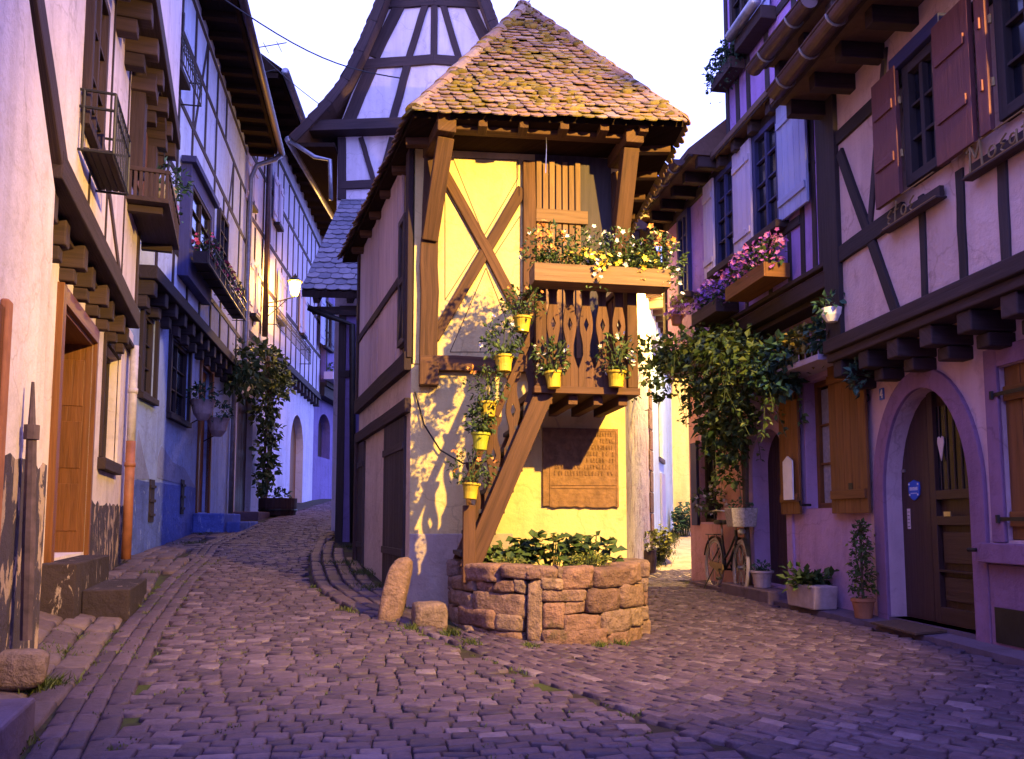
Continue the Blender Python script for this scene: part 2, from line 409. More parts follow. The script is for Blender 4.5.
        if kind: o['kind'] = kind
        return o

def build_each(mb, name, mat, parent, **k):
    """every separate piece of the builder becomes an object of its own"""
    par = list(range(len(mb.v)))
    def find(a):
        while par[a] != a: par[a] = par[par[a]]; a = par[a]
        return a
    for f in mb.f:
        r = find(f[0])
        for q in f[1:]: par[find(q)] = r
    groups = {}
    for i, f in enumerate(mb.f): groups.setdefault(find(f[0]), []).append(i)
    out = []
    for fi in groups.values():
        m = MB(); idx = {}
        for i in fi:
            nf = []
            for q in mb.f[i]:
                if q not in idx: idx[q] = len(m.v); m.v.append(mb.v[q])
                nf.append(idx[q])
            m.f.append(tuple(nf)); m.r.append(mb.r[i]); m.uv.append(mb.uv[i])
        out.append(m.build(name, mat, parent, **k))
    return out

def thing(name, label, cat, loc, group=None):
    o = bpy.data.objects.new(name, None); COL.objects.link(o); o.location = loc; o.empty_display_size = .2
    o['label'] = label; o['category'] = cat; o['_o'] = tuple(loc)
    if group: o['group'] = group
    return o
def tag(o, label, cat, group=None):
    o['label'] = label; o['category'] = cat
    if group: o['group'] = group
    return o

def wall(mb, u0, u1, v0, v1, holes=(), d=.22, depth=4.0, w=0.0):
    """front skin with real openings and their reveals, and the closed shell of the storey behind it"""
    us = sorted(set([u0, u1] + [x for h in holes for x in h[:2]])); vs = sorted(set([v0, v1] + [x for h in holes for x in h[2:4]]))
    P = mb.P
    for i in range(len(us) - 1):
        for j in range(len(vs) - 1):
            cu = (us[i] + us[i + 1]) / 2; cv = (vs[j] + vs[j + 1]) / 2
            if any(h[0] < cu < h[1] and h[2] < cv < h[3] for h in holes): continue
            mb.face([P(us[i], vs[j], w), P(us[i + 1], vs[j], w), P(us[i + 1], vs[j + 1], w), P(us[i], vs[j + 1], w)])
    for h in holes:
        a, b, c, e = h[:4]; rise = h[4] if len(h) > 4 else 0
        if rise:
            N = 16; cu = (a + b) / 2; hw = (b - a) / 2; ps = []
            for i in range(N + 1):
                t = math.pi * i / N; ps.append((cu - math.cos(t) * hw, e - rise + math.sin(t) * rise))
            for i in range(N):
                (x0, y0), (x1, y1) = ps[i], ps[i + 1]
                mb.face([P(x0, y0, w), P(x1, y1, w), P(x1, e, w), P(x0, e, w)])
            edge = [(a, c), ] + ps + [(b, c)]
        else: edge = [(a, c), (a, e), (b, e), (b, c)]
        for i in range(len(edge) - 1):
            (x0, y0), (x1, y1) = edge[i], edge[i + 1]
            mb.face([P(x0, y0, w), P(x0, y0, w - d), P(x1, y1, w - d), P(x1, y1, w)])
        mb.face([P(a, c, w), P(b, c, w), P(b, c, w - d), P(a, c, w - d)])
    q = [P(u0, v0, w), P(u1, v0, w), P(u1, v1, w), P(u0, v1, w)]; k = [P(u0, v0, w - depth), P(u1, v0, w - depth), P(u1, v1, w - depth), P(u0, v1, w - depth)]
    mb.face([q[0], q[3], k[3], k[0]]); mb.face([q[1], k[1], k[2], q[2]]); mb.face([q[3], q[2], k[2], k[3]]); mb.face([q[0], k[0], k[1], q[1]])
    mb.face([k[0], k[3], k[2], k[1]])

def window(root, F, r, w, frame='timber', fw=.06, cols=2, rows=3, sill=None, shutters=(), lintel=None, curtain=False, proud=.04, glass='glass'):
    u0, u1, v0, v1 = r
    m = MB(F)
    m.box(u0, u0 + fw, v0, v1, w - .04, w + proud); m.box(u1 - fw, u1, v0, v1, w - .04, w + proud)
    m.box(u0 + fw, u1 - fw, v1 - fw, v1, w - .04, w + proud); m.box(u0 + fw, u1 - fw, v0, v0 + fw, w - .04, w + proud)
    iu0, iu1, iv0, iv1 = u0 + fw, u1 - fw, v0 + fw, v1 - fw
    for i in range(1, cols):
        x = lerp(iu0, iu1, i / cols); m.box(x - .022, x + .022, iv0, iv1, w - .03, w + proud - .012)
    for j in range(1, rows):
        y = lerp(iv0, iv1, j / rows)
        for i in range(cols):
            a = lerp(iu0, iu1, i / cols) + (.022 if i else 0); b = lerp(iu0, iu1, (i + 1) / cols) - (.022 if i < cols - 1 else 0)
            m.box(a, b, y - .012, y + .012, w - .028, w + proud - .018)
    o = m.build('window', frame, root, bevel=.004)
    g = MB(F); g.box(iu0 - .01, iu1 + .01, iv0 - .01, iv1 + .01, w - .025, w - .012); g.build('pane', glass, o)
    if curtain:
        g = MB(F); n = 14
        for i in range(n):
            a = lerp(iu0, iu1, i / n); b = lerp(iu0, iu1, (i + 1) / n)
            z0 = w - .008 + (.004 if i % 2 else 0); z1 = w - .008 + (0 if i % 2 else .004)
            g.face([F.P(a, iv0, z0), F.P(b, iv0, z1), F.P(b, iv1 - .03, z1), F.P(a, iv1 - .03, z0)])
        g.build('curtain', 'curtain', o)
    if sill:
        g = MB(F); g.box(u0 - .08, u1 + .08, v0 - .09, v0 - .003, w - .03, w + proud + .1); g.build('sill', sill, o, bevel=.008)
    if lintel:
        g = MB(F); g.box(u0 - .1, u1 + .1, v1 + .003, v1 + .12, w - .03, w + proud + .05); g.build('lintel', lintel, o, bevel=.008)
    for (side, mat, wid, off) in shutters:
        g = MB(F); a, b = (u0 - wid, u0 - .01) if side < 0 else (u1 + .01, u1 + wid)
        nb = max(2, int(round((b - a) / .13)))
        for i in range(nb):
            x0 = lerp(a, b, i / nb) + .002; x1 = lerp(a, b, (i + 1) / nb) - .002
            g.box(x0, x1, v0 - .02, v1 + .02, w + off, w + off + .03)
        for t in (.14, .84):
            y = lerp(v0, v1, t); g.box(a + .02, b - .02, y - .04, y + .04, w + off + .031, w + off + .05)
        g.build('shutter', mat, o, bevel=.004)
    return o

def tiles(mb, E0, E1, T0, T1, tw=.155, expo=.13, th=.014, jit=.012, lift=.02, scal=True, skip=0, curve=0):
    """overlapping round-ended roof tiles on the slope between eave E0-E1 and top T0-T1"""
    E0, E1, T0, T1 = map(V, (E0, E1, T0, T1))
    H = ((T0 + T1) / 2 - (E0 + E1) / 2).length; rows = max(1, int(H / expo))
    nrm = (E1 - E0).cross((T0 + T1) / 2 - (E0 + E1) / 2).normalized()
    if nrm.z < 0: nrm = -nrm
    for rI in range(rows + 1):
        t = rI * expo / H
        if t > 1: break
        a = E0.lerp(T0, t); b = E1.lerp(T1, t); W = (b - a).length
        if W < .05: continue
        ud = (b - a).normalized(); up = (nrm.cross(ud)).normalized()
        if up.z < 0: up = -up
        n = max(1, int(round(W / tw))); off = .5 if rI % 2 else 0
        for k in range(-1, n + 1):
            c0 = (k + off) * tw; c1 = c0 + tw * .965
            c0 = max(0, c0); c1 = min(W, c1)
            if c1 - c0 < .03: continue
            if skip and RND.random() < skip: continue
            ln = expo * 1.9; hw = (c1 - c0) / 2; cc = a + ud * (c0 + hw) + nrm * (RND.uniform(0, jit))
            dn = RND.uniform(-.02, .012); rot = RND.uniform(-.035, .035) if jit > .005 else 0
            shp = [(-hw, ln), (-hw, .035), (-hw * .62, .008), (0, -.004), (hw * .62, .008), (hw, .035), (hw, ln)] if scal else [(-hw, ln), (-hw, 0), (hw, 0), (hw, ln)]
            top = []; bot = []
            lf = lift + RND.uniform(0, jit)
            for (x, y) in shp:
                x, y = x - rot * y, y + rot * x + dn
                h = lf * (1 - y / ln) + th; p = cc + ud * x + up * min(y, ln)
                top.append(p + nrm * h); bot.append(p + nrm * (h - th))
            m_ = len(shp); r = RND.random()
            fs = [tuple(range(m_)), tuple(range(2 * m_ - 1, m_ - 1, -1))] + [(i, m_ + i, m_ + i + 1, i + 1) for i in range(m_ - 1)]
            mb.faces(top + bot, fs, r)
def ridge_caps(mb, p, q, rd=.085, ln=.3):
    p = V(p); q = V(q); L = (q - p).length; n = max(1, int(L / ln)); d = (q - p) / L
    up = V((0, 0, 1)); up = (up - d * up.dot(d)).normalized(); sd = d.cross(up)
    for i in range(n):
        a = p + d * (L * i / n) + up * RND.uniform(0, .012); b = p + d * (L * (i + 1) / n + .03); pts = []; r = RND.random()
        for c, rr in ((a, rd * 1.08), (b, rd * .92)):
            for k in range(7):
                an = math.pi * k / 6; pts.append(c + sd * math.cos(an) * rr + up * (math.sin(an) * rr * .7 - .02))
        mb.faces(pts, [(k, k + 1, 8 + k, 7 + k) for k in range(6)] + [(0, 1, 2, 3, 4, 5, 6)], r)

def leaves(mb, c, rx, ry, rz, n, size, wid=.6, shell=.5, droop=0):
    c = V(c)
    for _ in range(n):
        while True:
            p = V((RND.uniform(-1, 1), RND.uniform(-1, 1), RND.uniform(-1, 1)))
            if p.length <= 1 and (p.length > shell or RND.random() < .35): break
        d = V((p.x + RND.gauss(0, .6), p.y + RND.gauss(0, .6), p.z + RND.gauss(0, .6) - droop))
        mb.leaf(c + V((p.x * rx, p.y * ry, p.z * rz)), size * RND.uniform(.65, 1.35), d, None, wid)
def flowers(mb, c, rx, ry, rz, n, size):
    c = V(c)
    for _ in range(n):
        p = V((RND.gauss(0, 1), RND.gauss(-.4, 1), RND.gauss(.35, .8)))
        p.normalize(); p *= RND.uniform(.8, 1.1)
        mb.flower(c + V((p.x * rx, p.y * ry, p.z * rz)), size * RND.uniform(.75, 1.3))
def sprigs(mb, c, rx, ry, rz, n, ln, leaf, per=7):
    """arching shoots with leaves along them"""
    c = V(c)
    for _ in range(n):
        a = RND.uniform(0, 6.283); s = RND.uniform(.2, 1)
        d = V((math.cos(a) * rx, math.sin(a) * ry, rz * RND.uniform(.3, 1.2))) * s
        for k in range(per):
            t = (k + RND.random()) / per
            p = c + d * t * 1.1 + V((0, 0, -ln * t * t * RND.uniform(.2, .6)))
            mb.leaf(p, leaf * RND.uniform(.7, 1.3), V((RND.gauss(0, 1), RND.gauss(0, 1), RND.gauss(.1, .6))) + d.normalized() * .8)

# ------------------------------------------------------------------ wall planes (metres, camera at the origin, y into the street)
FP = Facade((-.93, 7.30), (1.09, 7.64))        # dovecote, front
FPL = Facade((-2.00, 10.40), (-.93, 7.30))     # dovecote, side on the left lane
FL1 = Facade((-2.33, 2.50), (-5.05, 10.50))    # pinkish white house
FL2 = Facade((-5.05, 10.50), (-6.30, 17.80))   # blue house
FL3 = Facade((-6.30, 17.80), (-7.17, 28.70))   # lavender white house
FL4 = Facade((-7.17, 28.70), (-6.70, 39.0))    # violet house at the bend
FG = Facade((-3.26, 15.0), (.40, 15.0))        # tall gable
FLT = Facade((-2.85, 13.0), (-.6, 13.0))       # lean-to below the gable
FB = Facade((2.76, 12.40), (3.46, 7.74))       # lilac house
FA = Facade((3.46, 7.74), (5.124, -9.0))        # rose beige house
FS = Facade((1.50, 10.9), (2.45, 14.0))        # rubble wall of the alley
FS2 = Facade((2.47, 14.0), (3.62, 18.0))       # pale blue alley house
FS3 = Facade((3.0, 18.6), (5.2, 18.2))         # straw coloured house closing the alley

# ------------------------------------------------------------------ street
def curve_x(px_pts):
    pts = sorted([(ground_px(*p).y, ground_px(*p).x) for p in px_pts])
    def f(y):
        if y <= pts[0][0]:
            (a, b), (c, d) = pts[0], pts[1]
        elif y >= pts[-1][0]:
            (a, b), (c, d) = pts[-2], pts[-1]
        else:
            for (a, b), (c, d) in zip(pts, pts[1:]):
                if a <= y <= c: break
        return b + (d - b) * (y - a) / (c - a + 1e-9)
    return f
def wall_x(F, y, w=0):
    p = F.P(0, 0, w); return p.x + F.u.x / F.u.y * (y - p.y)
XL0 = curve_x([(30, 750), (75, 685), (120, 628), (165, 580), (205, 550)])
def XL(y):
    if y < 10.5: return max(XL0(y), wall_x(FL1, y) + .3)
    if y < 17.8: return wall_x(FL2, y) + lerp(.75, .55, sst(10.5, 12.5, y))
    return wall_x(FL3, y) + .5
def XLW(y): return wall_x(FL1 if y < 10.5 else FL2 if y < 17.8 else FL3, y)
XR0 = curve_x([(1024, 667), (952, 648), (880, 630), (820, 612)])
def XR(y):
    if y < 7.6: return XR0(y)
    if y < 12.4: return wall_x(FB, y) - .28
    return 3.2 + (y - 12.4) * .3
DPX = [(352, 519), (319, 537), (309, 558), (314, 587), (350, 612), (392, 620), (440, 640), (560, 690), (700, 742)]
DP = [ground_px(*p) for p in DPX]
Dx0 = curve_x([DPX[i] for i in (2, 3, 4, 5, 6, 7, 8)])
def Dx(y):
    ytop = DP[2].y
    if y < ytop: return Dx0(y)
    return lerp(Dx0(ytop), wall_x(FPL, min(y, 13)) - .1, sst(ytop, ytop + 3.2, y)) if y < 12.5 else -2.9 - (y - 12.5) * .12
def PLx(y): return wall_x(FPL, y)

def cobble(mb, cx, cy, hl, hw, ca, sa, hgt, r, jit=.10):
    cor = []
    for (a, b) in ((-1, -1), (1, -1), (1, 1), (-1, 1)):
        x = a * hl + RND.uniform(-1, 1) * jit * hw; y = b * hw + RND.uniform(-1, 1) * jit * hw
        cor.append((x, y))
    tilt = (RND.uniform(-.004, .004), RND.uniform(-.004, .004)); dz = RND.uniform(-.0035, .0035)
    pts = []
    for (k, h) in ((1.0, -.03), (.97, hgt * .40), (.84, hgt * .86), (.55, hgt)):
        for i, (x, y) in enumerate(cor):
            # insets shrink by a fixed margin along both axes, so long stones keep flat tops
            sx = x - math.copysign((1 - k) * hw, x); sy = y * k if k < 1 else y
            wx = cx + sx * ca - sy * sa; wy = cy + sx * sa + sy * ca
            pts.append(V((wx, wy, gz(wx, wy) + h + dz + (tilt[0] * a_sign[i][0] + tilt[1] * a_sign[i][1]) * (h > 0))))
    fs = []
    for q in range(3):
        for i in range(4):
            fs.append((q * 4 + i, q * 4 + (i + 1) % 4, q * 4 + 4 + (i + 1) % 4, q * 4 + 4 + i))
    fs.append((12, 13, 14, 15))
    mb.faces(pts, fs, r)
a_sign = ((-1, -1), (1, -1), (1, 1), (-1, 1))

def field(mb, o, ang, smin, smax, xmin, xmax, inside, rowh=.125, ln=(.14, .25), hgt=.022, curv=0.0, gap=.012):
    ca, sa = math.cos(ang), math.sin(ang); s = smin
    while s < smax:
        rh = rowh * RND.uniform(.86, 1.14); x = xmin + RND.uniform(0, .2)
        while x < xmax:
            l = RND.uniform(*ln); xc = x + l / 2; sc = s + rh / 2 + curv * xc * xc + .02 * math.sin(xc * 2.1 + s)
            wx = o[0] + xc * ca - sc * sa; wy = o[1] + xc * sa + sc * ca
            if inside(wx, wy):
                far = 1 if wy > 14 else 0
                slope = math.atan(2 * curv * xc)
                cobble(mb, wx, wy, l / 2 - gap / 2, rh / 2 - gap / 2, math.cos(ang + slope), math.sin(ang + slope), hgt * RND.uniform(.8, 1.2), RND.random() ** 1.0)
            x += l
        s += rh

def in_planter(x, y): return ((x - .31) / .82) ** 2 + ((y - 7.08) / .86) ** 2 < 1
def in_p(x, y):
    return y > 7.35 + (x + .93) * .168 and PLx(y) < x < 1.12 - .33 * (y - 7.6) * .6
rd = MB()
AL = math.atan2(-.30, .954) + math.pi / 2 - math.pi / 2
lane = math.atan2(.30, .954)          # rows run across the climbing lane
field(rd, (-1.5, 2.0), lane * .45, -3.5, 28, -8, 6,
      lambda x, y: y > 1.2 and y < 30 and XL(y) + .36 < x < Dx(y) - .06, rowh=.086, ln=(.10, .17), curv=.012, hgt=.013, gap=.007)
# stones along the left gutter
def course(mb, fx, y0, y1, wid, ln=(.18, .32), hgt=.02):
    y = y0
    while y < y1:
        l = RND.uniform(*ln); xa, xb = fx(y), fx(y + l); a = math.atan2(l, xb - xa)
        cobble(mb, (xa + xb) / 2, y + l / 2, math.hypot(l, xb - xa) / 2 - .006, wid / 2 - .006, math.cos(a), math.sin(a), hgt, RND.random() * .8, .08)
        y += l
for k in range(3): course(rd, lambda y, k=k: XL(y) + .06 + .115 * k, 1.6, 17, .115, hgt=.018 - .004 * (k == 0))
# apron of curved courses beside the dovecote
def apron_course(k):
    ps = [V((p.x, p.y)) for p in reversed(DP[:7])]
    pl = []
    for i in range(len(ps) - 1):
        for t in range(12): pl.append(ps[i].lerp(ps[i + 1], t / 12))
    for _ in range(6): pl = [pl[0]] + [(pl[i - 1] + pl[i] + pl[i + 1]) / 3 for i in range(1, len(pl) - 1)] + [pl[-1]]
    of = []
    for i in range(len(pl)):
        t = pl[min(i + 1, len(pl) - 1)] - pl[max(i - 1, 0)]; t.normalize()
        of.append(pl[i] + V((t.y, -t.x)) * (.07 + .15 * k))
    d = 0; i = 0
    while i < len(of) - 1:
        l = RND.uniform(.2, .36); j = i; acc = 0
        while j < len(of) - 1 and acc < l: acc += (of[j + 1] - of[j]).length; j += 1
        if acc > .08:
            a = of[i]; b = of[j]; c = (a + b) / 2; an = math.atan2(b.y - a.y, b.x - a.x)
            if c.x < PLx(c.y) - .05 and not in_planter(c.x, c.y):
                cobble(rd, c.x, c.y, (b - a).length / 2 - .008, .066, math.cos(an), math.sin(an), .03 - .003 * k, RND.random() * .85)
        i = j if j > i else i + 1
for k in range(7): apron_course(k)
# fan of stones of the level right-hand street
seam = DP[8] - DP[6]
field(rd, (DP[6].x, DP[6].y), math.atan2(seam.y, seam.x) * 1.0 + .10, -5, 9, -9, 9,
      lambda x, y: 1.2 < y < 13.2 and Dx(y) + .06 < x < XR(y) - .06 and not in_planter(x, y) and not (y > 6.35 and x < .9) and not in_p(x, y) and not (y > 7.3 and x < 1.12),
      rowh=.088, ln=(.10, .17), curv=.03, hgt=.013, gap=.007)
rd.build('road', 'cobble', smooth=True, kind='structure')

pv = MB()
field(pv, (-2.4, 2.0), math.atan2(1, -.33), -3, 6, -4, 9, lambda x, y: 1.5 < y < 10.4 and XLW(y) - .0 < x < XL(y) - .04, rowh=.19, ln=(.2, .42), hgt=.03)
field(pv, (-4.6, 10.5), math.atan2(1, -.17), -1.5, 3, -1, 8, lambda x, y: 10.4 < y < 17 and XLW(y) < x < XL(y) - .04, rowh=.2, ln=(.22, .4), hgt=.03)
pv.build('left_pavement', 'flag', smooth=True, kind='structure')
pv = MB(); ys = [2.0 + .25 * i for i in range(40)]
def right_wall_x(y): return wall_x(FA, y) if y < 7.74 else wall_x(FB, y)
for a, b in zip(ys, ys[1:]):
    for (q0, q1) in ((a, b),):
        x00, x01, x10, x11 = XR(q0), right_wall_x(q0) + .05, XR(q1), right_wall_x(q1) + .05
        h = .045
        z = lambda x, y, hh=h: gz(x, y) + hh
        pv.face([V((x00, q0, z(x00, q0))), V((x01, q0, z(x01, q0) + .02)), V((x11, q1, z(x11, q1) + .02)), V((x10, q1, z(x10, q1)))])
        pv.face([V((x00, q0, z(x00, q0))), V((x10, q1, z(x10, q1))), V((x10, q1, z(x10, q1) - .1)), V((x00, q0, z(x00, q0) - .1))])
pv.build('right_pavement', 'concrete', kind='structure')

def axis_pts(lo, hi, core0, core1, fine, coarse):
    a = [core0 + fine * i for i in range(int((core1 - core0) / fine) + 1)]
    x = core0; s = coarse
    while x > lo: x -= s; s *= 1.35; a.insert(0, x)
    x = a[-1]; s = coarse
    while x < hi: x += s; s *= 1.35; a.append(x)
    return a
gx = axis_pts(-500, 500, -9, 6, .25, 1.0); gy = axis_pts(-100, 800, -2, 32, .3, 1.0)
gm = MB(); base = 0
gm.v = [V((x, y, gz(x, y) - .012)) for y in gy for x in gx]
for j in range(len(gy) - 1):
    for i in range(len(gx) - 1):
        a = j * len(gx) + i; gm.f.append((a, a + 1, a + 1 + len(gx), a + len(gx))); gm.r.append(.3); gm.uv.append(None)
M['ground'] = rnd_mat('earth_and_moss_joint', [(0, (.022, .016, .016)), (1, (.042, .030, .026))], .95, 18, .5, .5, .02, moss=(.035, .045, .010), moss_t=.55, moss_scale=1.6)
gm.build('ground', 'ground', smooth=True, kind='structure')
# worn earth and sand of the side alley
al = MB()
for a in range(24):
    y0 = 12.6 + a * .3; y1 = y0 + .3
    for b in range(10):
        f = lambda y, t: lerp(wall_x(FS if y < 14 else FS2, y) - .1 + .0, max(3.0, wall_x(FS2, y) + 1.3) if y > 13.5 else 3.1, t)
        al.face([V((f(y, t), y, gz(f(y, t), y) + .006)) for (y, t) in ((y0, b / 10), (y0, (b + 1) / 10), (y1, (b + 1) / 10), (y1, b / 10))])
M['alley'] = simple('pale_alley_paving', (.46, .38, .26), .9, scale=6, var=.3, bk=.6, bd=.03)
al.build('alley_path', 'alley', kind='structure')
gr = MB()
def tuft(x, y, n, h, sp):
    for _ in range(n):
        px_, py_ = x + RND.gauss(0, sp), y + RND.gauss(0, sp); z = gz(px_, py_) + .005
        d = V((RND.gauss(0, .35), RND.gauss(0, .35), 1)).normalized(); L = h * RND.uniform(.5, 1.3); sd = d.cross(V((RND.gauss(0, 1), RND.gauss(0, 1), .1))).normalized() * .004
        p = V((px_, py_, z)); gr.faces([p - sd, p + sd, p + d * L * .6 + sd * .7, p + d * L + V((d.x, d.y, 0)) * L * .5, p + d * L * .6 - sd * .7], [(0, 1, 2, 3, 4)], RND.random())
for (px_, py_, n, h, sp) in ((48, 690, 160, .07, .05), (40, 694, 120, .09, .04), (62, 655, 120, .05, .08), (75, 640, 80, .04, .08), (20, 745, 60, .04, .04),
                            (345, 565, 160, .06, .12), (352, 548, 120, .06, .1), (362, 575, 160, .07, .08), (372, 590, 120, .07, .08), (398, 612, 60, .08, .05), (415, 630, 90, .05, .06),
                            (452, 636, 120, .06, .04), (470, 645, 60, .05, .04), (600, 648, 60, .05, .03), (620, 646, 60, .05, .03), (530, 648, 60, .04, .04),
                            (190, 545, 120, .06, .12), (205, 535, 120, .06, .14), (150, 575, 60, .05, .06)):
    p = ground_px(px_, py_); tuft(p.x, p.y, n, h, sp)
for i in range(60):
    y = RND.uniform(3, 11); x = XL(y) + .06 + .115 * RND.choice((-.5, .5, 1.5, 2.5)); tuft(x, y, 14, .022, .025)
for i in range(150):
    y = RND.uniform(2.6, 6.5); x = RND.uniform(XL(y) + .3, Dx(y)); tuft(x, y, 8, .016, .02)
for i in range(22):
    t = RND.random() * 8; k = int(t); p = DP[k].lerp(DP[min(k + 1, 8)], t - k); tuft(p.x, p.y, 14, .03, .03)
for i in range(170):
    y = RND.uniform(13.0, 17.5); x = wall_x(FS if y < 14 else FS2, y) + abs(RND.gauss(0, .10)); tuft(x, y, 12, .09, .05)
gr.build('grass', 'grass', kind='stuff')

# ------------------------------------------------------------------ dovecote (half-timbered, balcony, stair)
dv = thing('dovecote', 'narrow half-timbered dovecote house with mossy hipped roof standing where the two lanes part', 'house', (0, 8.8, .3))
def poly_body(pts, z0, z1):
    m = MB(); n = len(pts)
    lo = [V((x, y, z0)) for x, y in pts]; hi = [V((x, y, z1)) for x, y in pts]
    m.faces(lo + hi, [tuple(range(n - 1, -1, -1)), tuple(range(n, 2 * n))] + [(i, (i + 1) % n, n + (i + 1) % n, n + i) for i in range(n)])
    return m
def xy(p): return (p.x, p.y)
LP = FP.L
FOOT = [(-.93, 7.30), (1.09, 7.64), (.42, 10.85), (-2.0, 10.4)]
poly_body(FOOT, -.2, 2.44).build('lower_wall', 'p_cream', dv)
up_pts = [xy(FP.P(.015, 0, .012)), xy(FP.P(LP - .015, 0, .012)), (.41, 10.84), xy(FPL.P(.02, 0, .012))]
poly_body(up_pts, 2.445, 4.6).build('upper_wall', 'p_cream', dv)
# dark worn plinth at the corner and a rendered buttress foot
m = MB(FP); a = FP.uv(407, 530)[0]
m.prism([(-.03, .1), (.95, .1), (.95, .88), (0.0, .88)], .002, .018); m.build('plinth', 'p_plinth', dv, bevel=.01)
tm = MB(FP)
pu = lambda x, y, w=.05: FP.uv(x, y, w)
pL = pu(429, 300)[0]; pR = pu(529, 230)[0]
tm.bar((pL, 2.36), (pL, pu(429, 238)[1]), .165, -.02, .075, 5, .008)              # corner post
tm.bar((pL, pu(429, 238)[1]), (pL + .02, 4.55), .15, -.02, .06, 3, .005)
tm.bar((pR, 2.50), (pR, 4.45), .12, -.01, .07, 4, .006)                            # door post
tm.bar((pL - .08, pu(440, 364)[1]), (LP, pu(600, 366)[1]), .14, -.02, .085, 6, .006)  # sill beam
tm.bar((pL + .08, pu(470, 146)[1]), (LP, pu(600, 148)[1]), .07, -.02, .06, 4, .005)   # lintel
tm.bar(pu(444, 172), pu(531, 330), .10, -.02, .058, 4, .007)                        # saltire
tm.bar(pu(523, 188), pu(434, 338), .10, -.02, .050, 4, .007)
tm.bar((LP - .06, 2.50), (LP - .06, 4.4), .12, -.02, .07, 4, .005)
tm.box(pL - .085, pL + .09, pu(429, 386)[1], pu(429, 362)[1], -.05, .13)            # beam end
tm.build('timber_frame', 'p_timber', dv, bevel=.008)
ps = MB(FP)                                                                        # painted outline in the panels
def outline(pts):
    for a, b in zip(pts, pts[1:] + pts[:1]): ps.bar(pu(*a, w=.014), pu(*b, w=.014), .007, .0125, .0145)
outline([(453, 158), (518, 160), (518, 178), (484, 236)]); outline([(445, 190), (445, 300), (479, 247)]); outline([(520, 216), (520, 330), (494, 256)]); outline([(450, 352), (519, 352), (486, 268)])
ps.build('panel_outline', 'p_timber', dv)
def beam3(m, p, q, w, h, up=V((0, 0, 1))):
    p = V(p); q = V(q); d = (q - p).normalized(); sd = d.cross(up).normalized(); u2 = sd.cross(d).normalized()
    pts = [(p if i == 0 else q) + sd * (w / 2 * (1 if j else -1)) + u2 * (h / 2 * (1 if k else -1)) for k in (0, 1) for j in (0, 1) for i in (0, 1)]
    m.hexa(pts, ((q - p).length, w, h))
bk = MB(FP)
e0 = pu(446, 127, .5); e1 = pu(631, 138, .5)
for (c, q) in ((e0, pL), (e1, LP - .07)):
    beam3(bk, FP.P(q, c[1] + .02, -.1), FP.P(c[0], c[1], .62), .17, .19)
    beam3(bk, FP.P(q, pu(429, 240)[1] if q == pL else 3.55, .06), FP.P(c[0], c[1] - .08, .47), .13, .15, FP.u)
beam3(bk, FP.P(e0[0] + .08, e0[1] + .03, .46), FP.P(e1[0] - .08, e1[1] + .03, .46), .12, .10)
build_each(bk, 'eave_bracket', 'p_timber', dv, bevel=.01)
# side wall on the left lane: weathered boards, mid rail, lattice shutter, doors
sb = MB(FPL); n = 15
for i in range(n):
    a = lerp(.02, FPL.L - .42, i / n); b = lerp(.02, FPL.L - .42, (i + 1) / n)
    sb.box(a + .003, b - .003, 2.55, 4.55, .0, .03 + RND.uniform(0, .008))
sb.build('side_cladding', 'p_greyboard', dv, bevel=.003)
st = MB(FPL); fl = lambda x, y: FPL.uv(x, y, .04)
st.bar((0, 3.35), (FPL.L - .42, 3.35), .09, .02, .055, 4, .006)
st.bar((0, 2.47), (FPL.L, 2.47), .17, .0, .07, 5, .006)
st.bar((0, 2.06), (FPL.L, 2.06), .13, .0, .06, 5, .006)
st.bar((FPL.L - .05, 2.5), (FPL.L - .05, 4.5), .14, .0, .05, 4, .006)
st.bar((.06, 2.5), (.06, 4.5), .12, .0, .06, 4, .006); st.bar((.06, .2), (.06, 2.0), .12, .0, .06, 4, .006)
st.build('side_timber', 'timber_b', dv, bevel=.006)
sh = MB(FPL); a, b = FPL.L - .42, FPL.L - .12
sh.box(a, b, 2.66, 3.95, .005, .035)
for (p, q) in (((a, 2.70), (b, 2.70)), ((a, 3.9), (b, 3.9)), ((a, 3.3), (b, 3.3)), ((a + .03, 2.7), (a + .03, 3.9)), ((b - .03, 2.7), (b - .03, 3.9)), ((a + .03, 2.72), (b - .03, 3.28))):
    sh.bar(p, q, .06, .036, .06)
sh.build('shutter', 'p_plank', dv, bevel=.003)
m = MB(FPL); m.box(.12, FPL.L - .001, -.1, 2.0, .0005, .0025); m.box(.0, FPL.L - .001, 2.12, 2.39, .0005, .0025); m.build('side_plaster', 'p_side', dv)  # cream plaster recoloured paler here because this side lies in shade
d0, d1, _, _ = FPL.rect(383, 560, 405, 420, .02)
for (q0, q1) in ((d0, d1), (.18, .62)):
    dm = MB(FPL)
    k = max(3, int((q1 - q0) / .13))
    for i in range(k): dm.box(lerp(q0, q1, i / k) + .002, lerp(q0, q1, (i + 1) / k) - .002, .32, 1.98, .004, .03)
    dm.bar((q0, 1.7), (q1, 1.7), .07, .031, .045); dm.bar((q0, .7), (q1, .7), .07, .031, .045)
    dm.build('plank_door', 'p_plank', dv, bevel=.003)
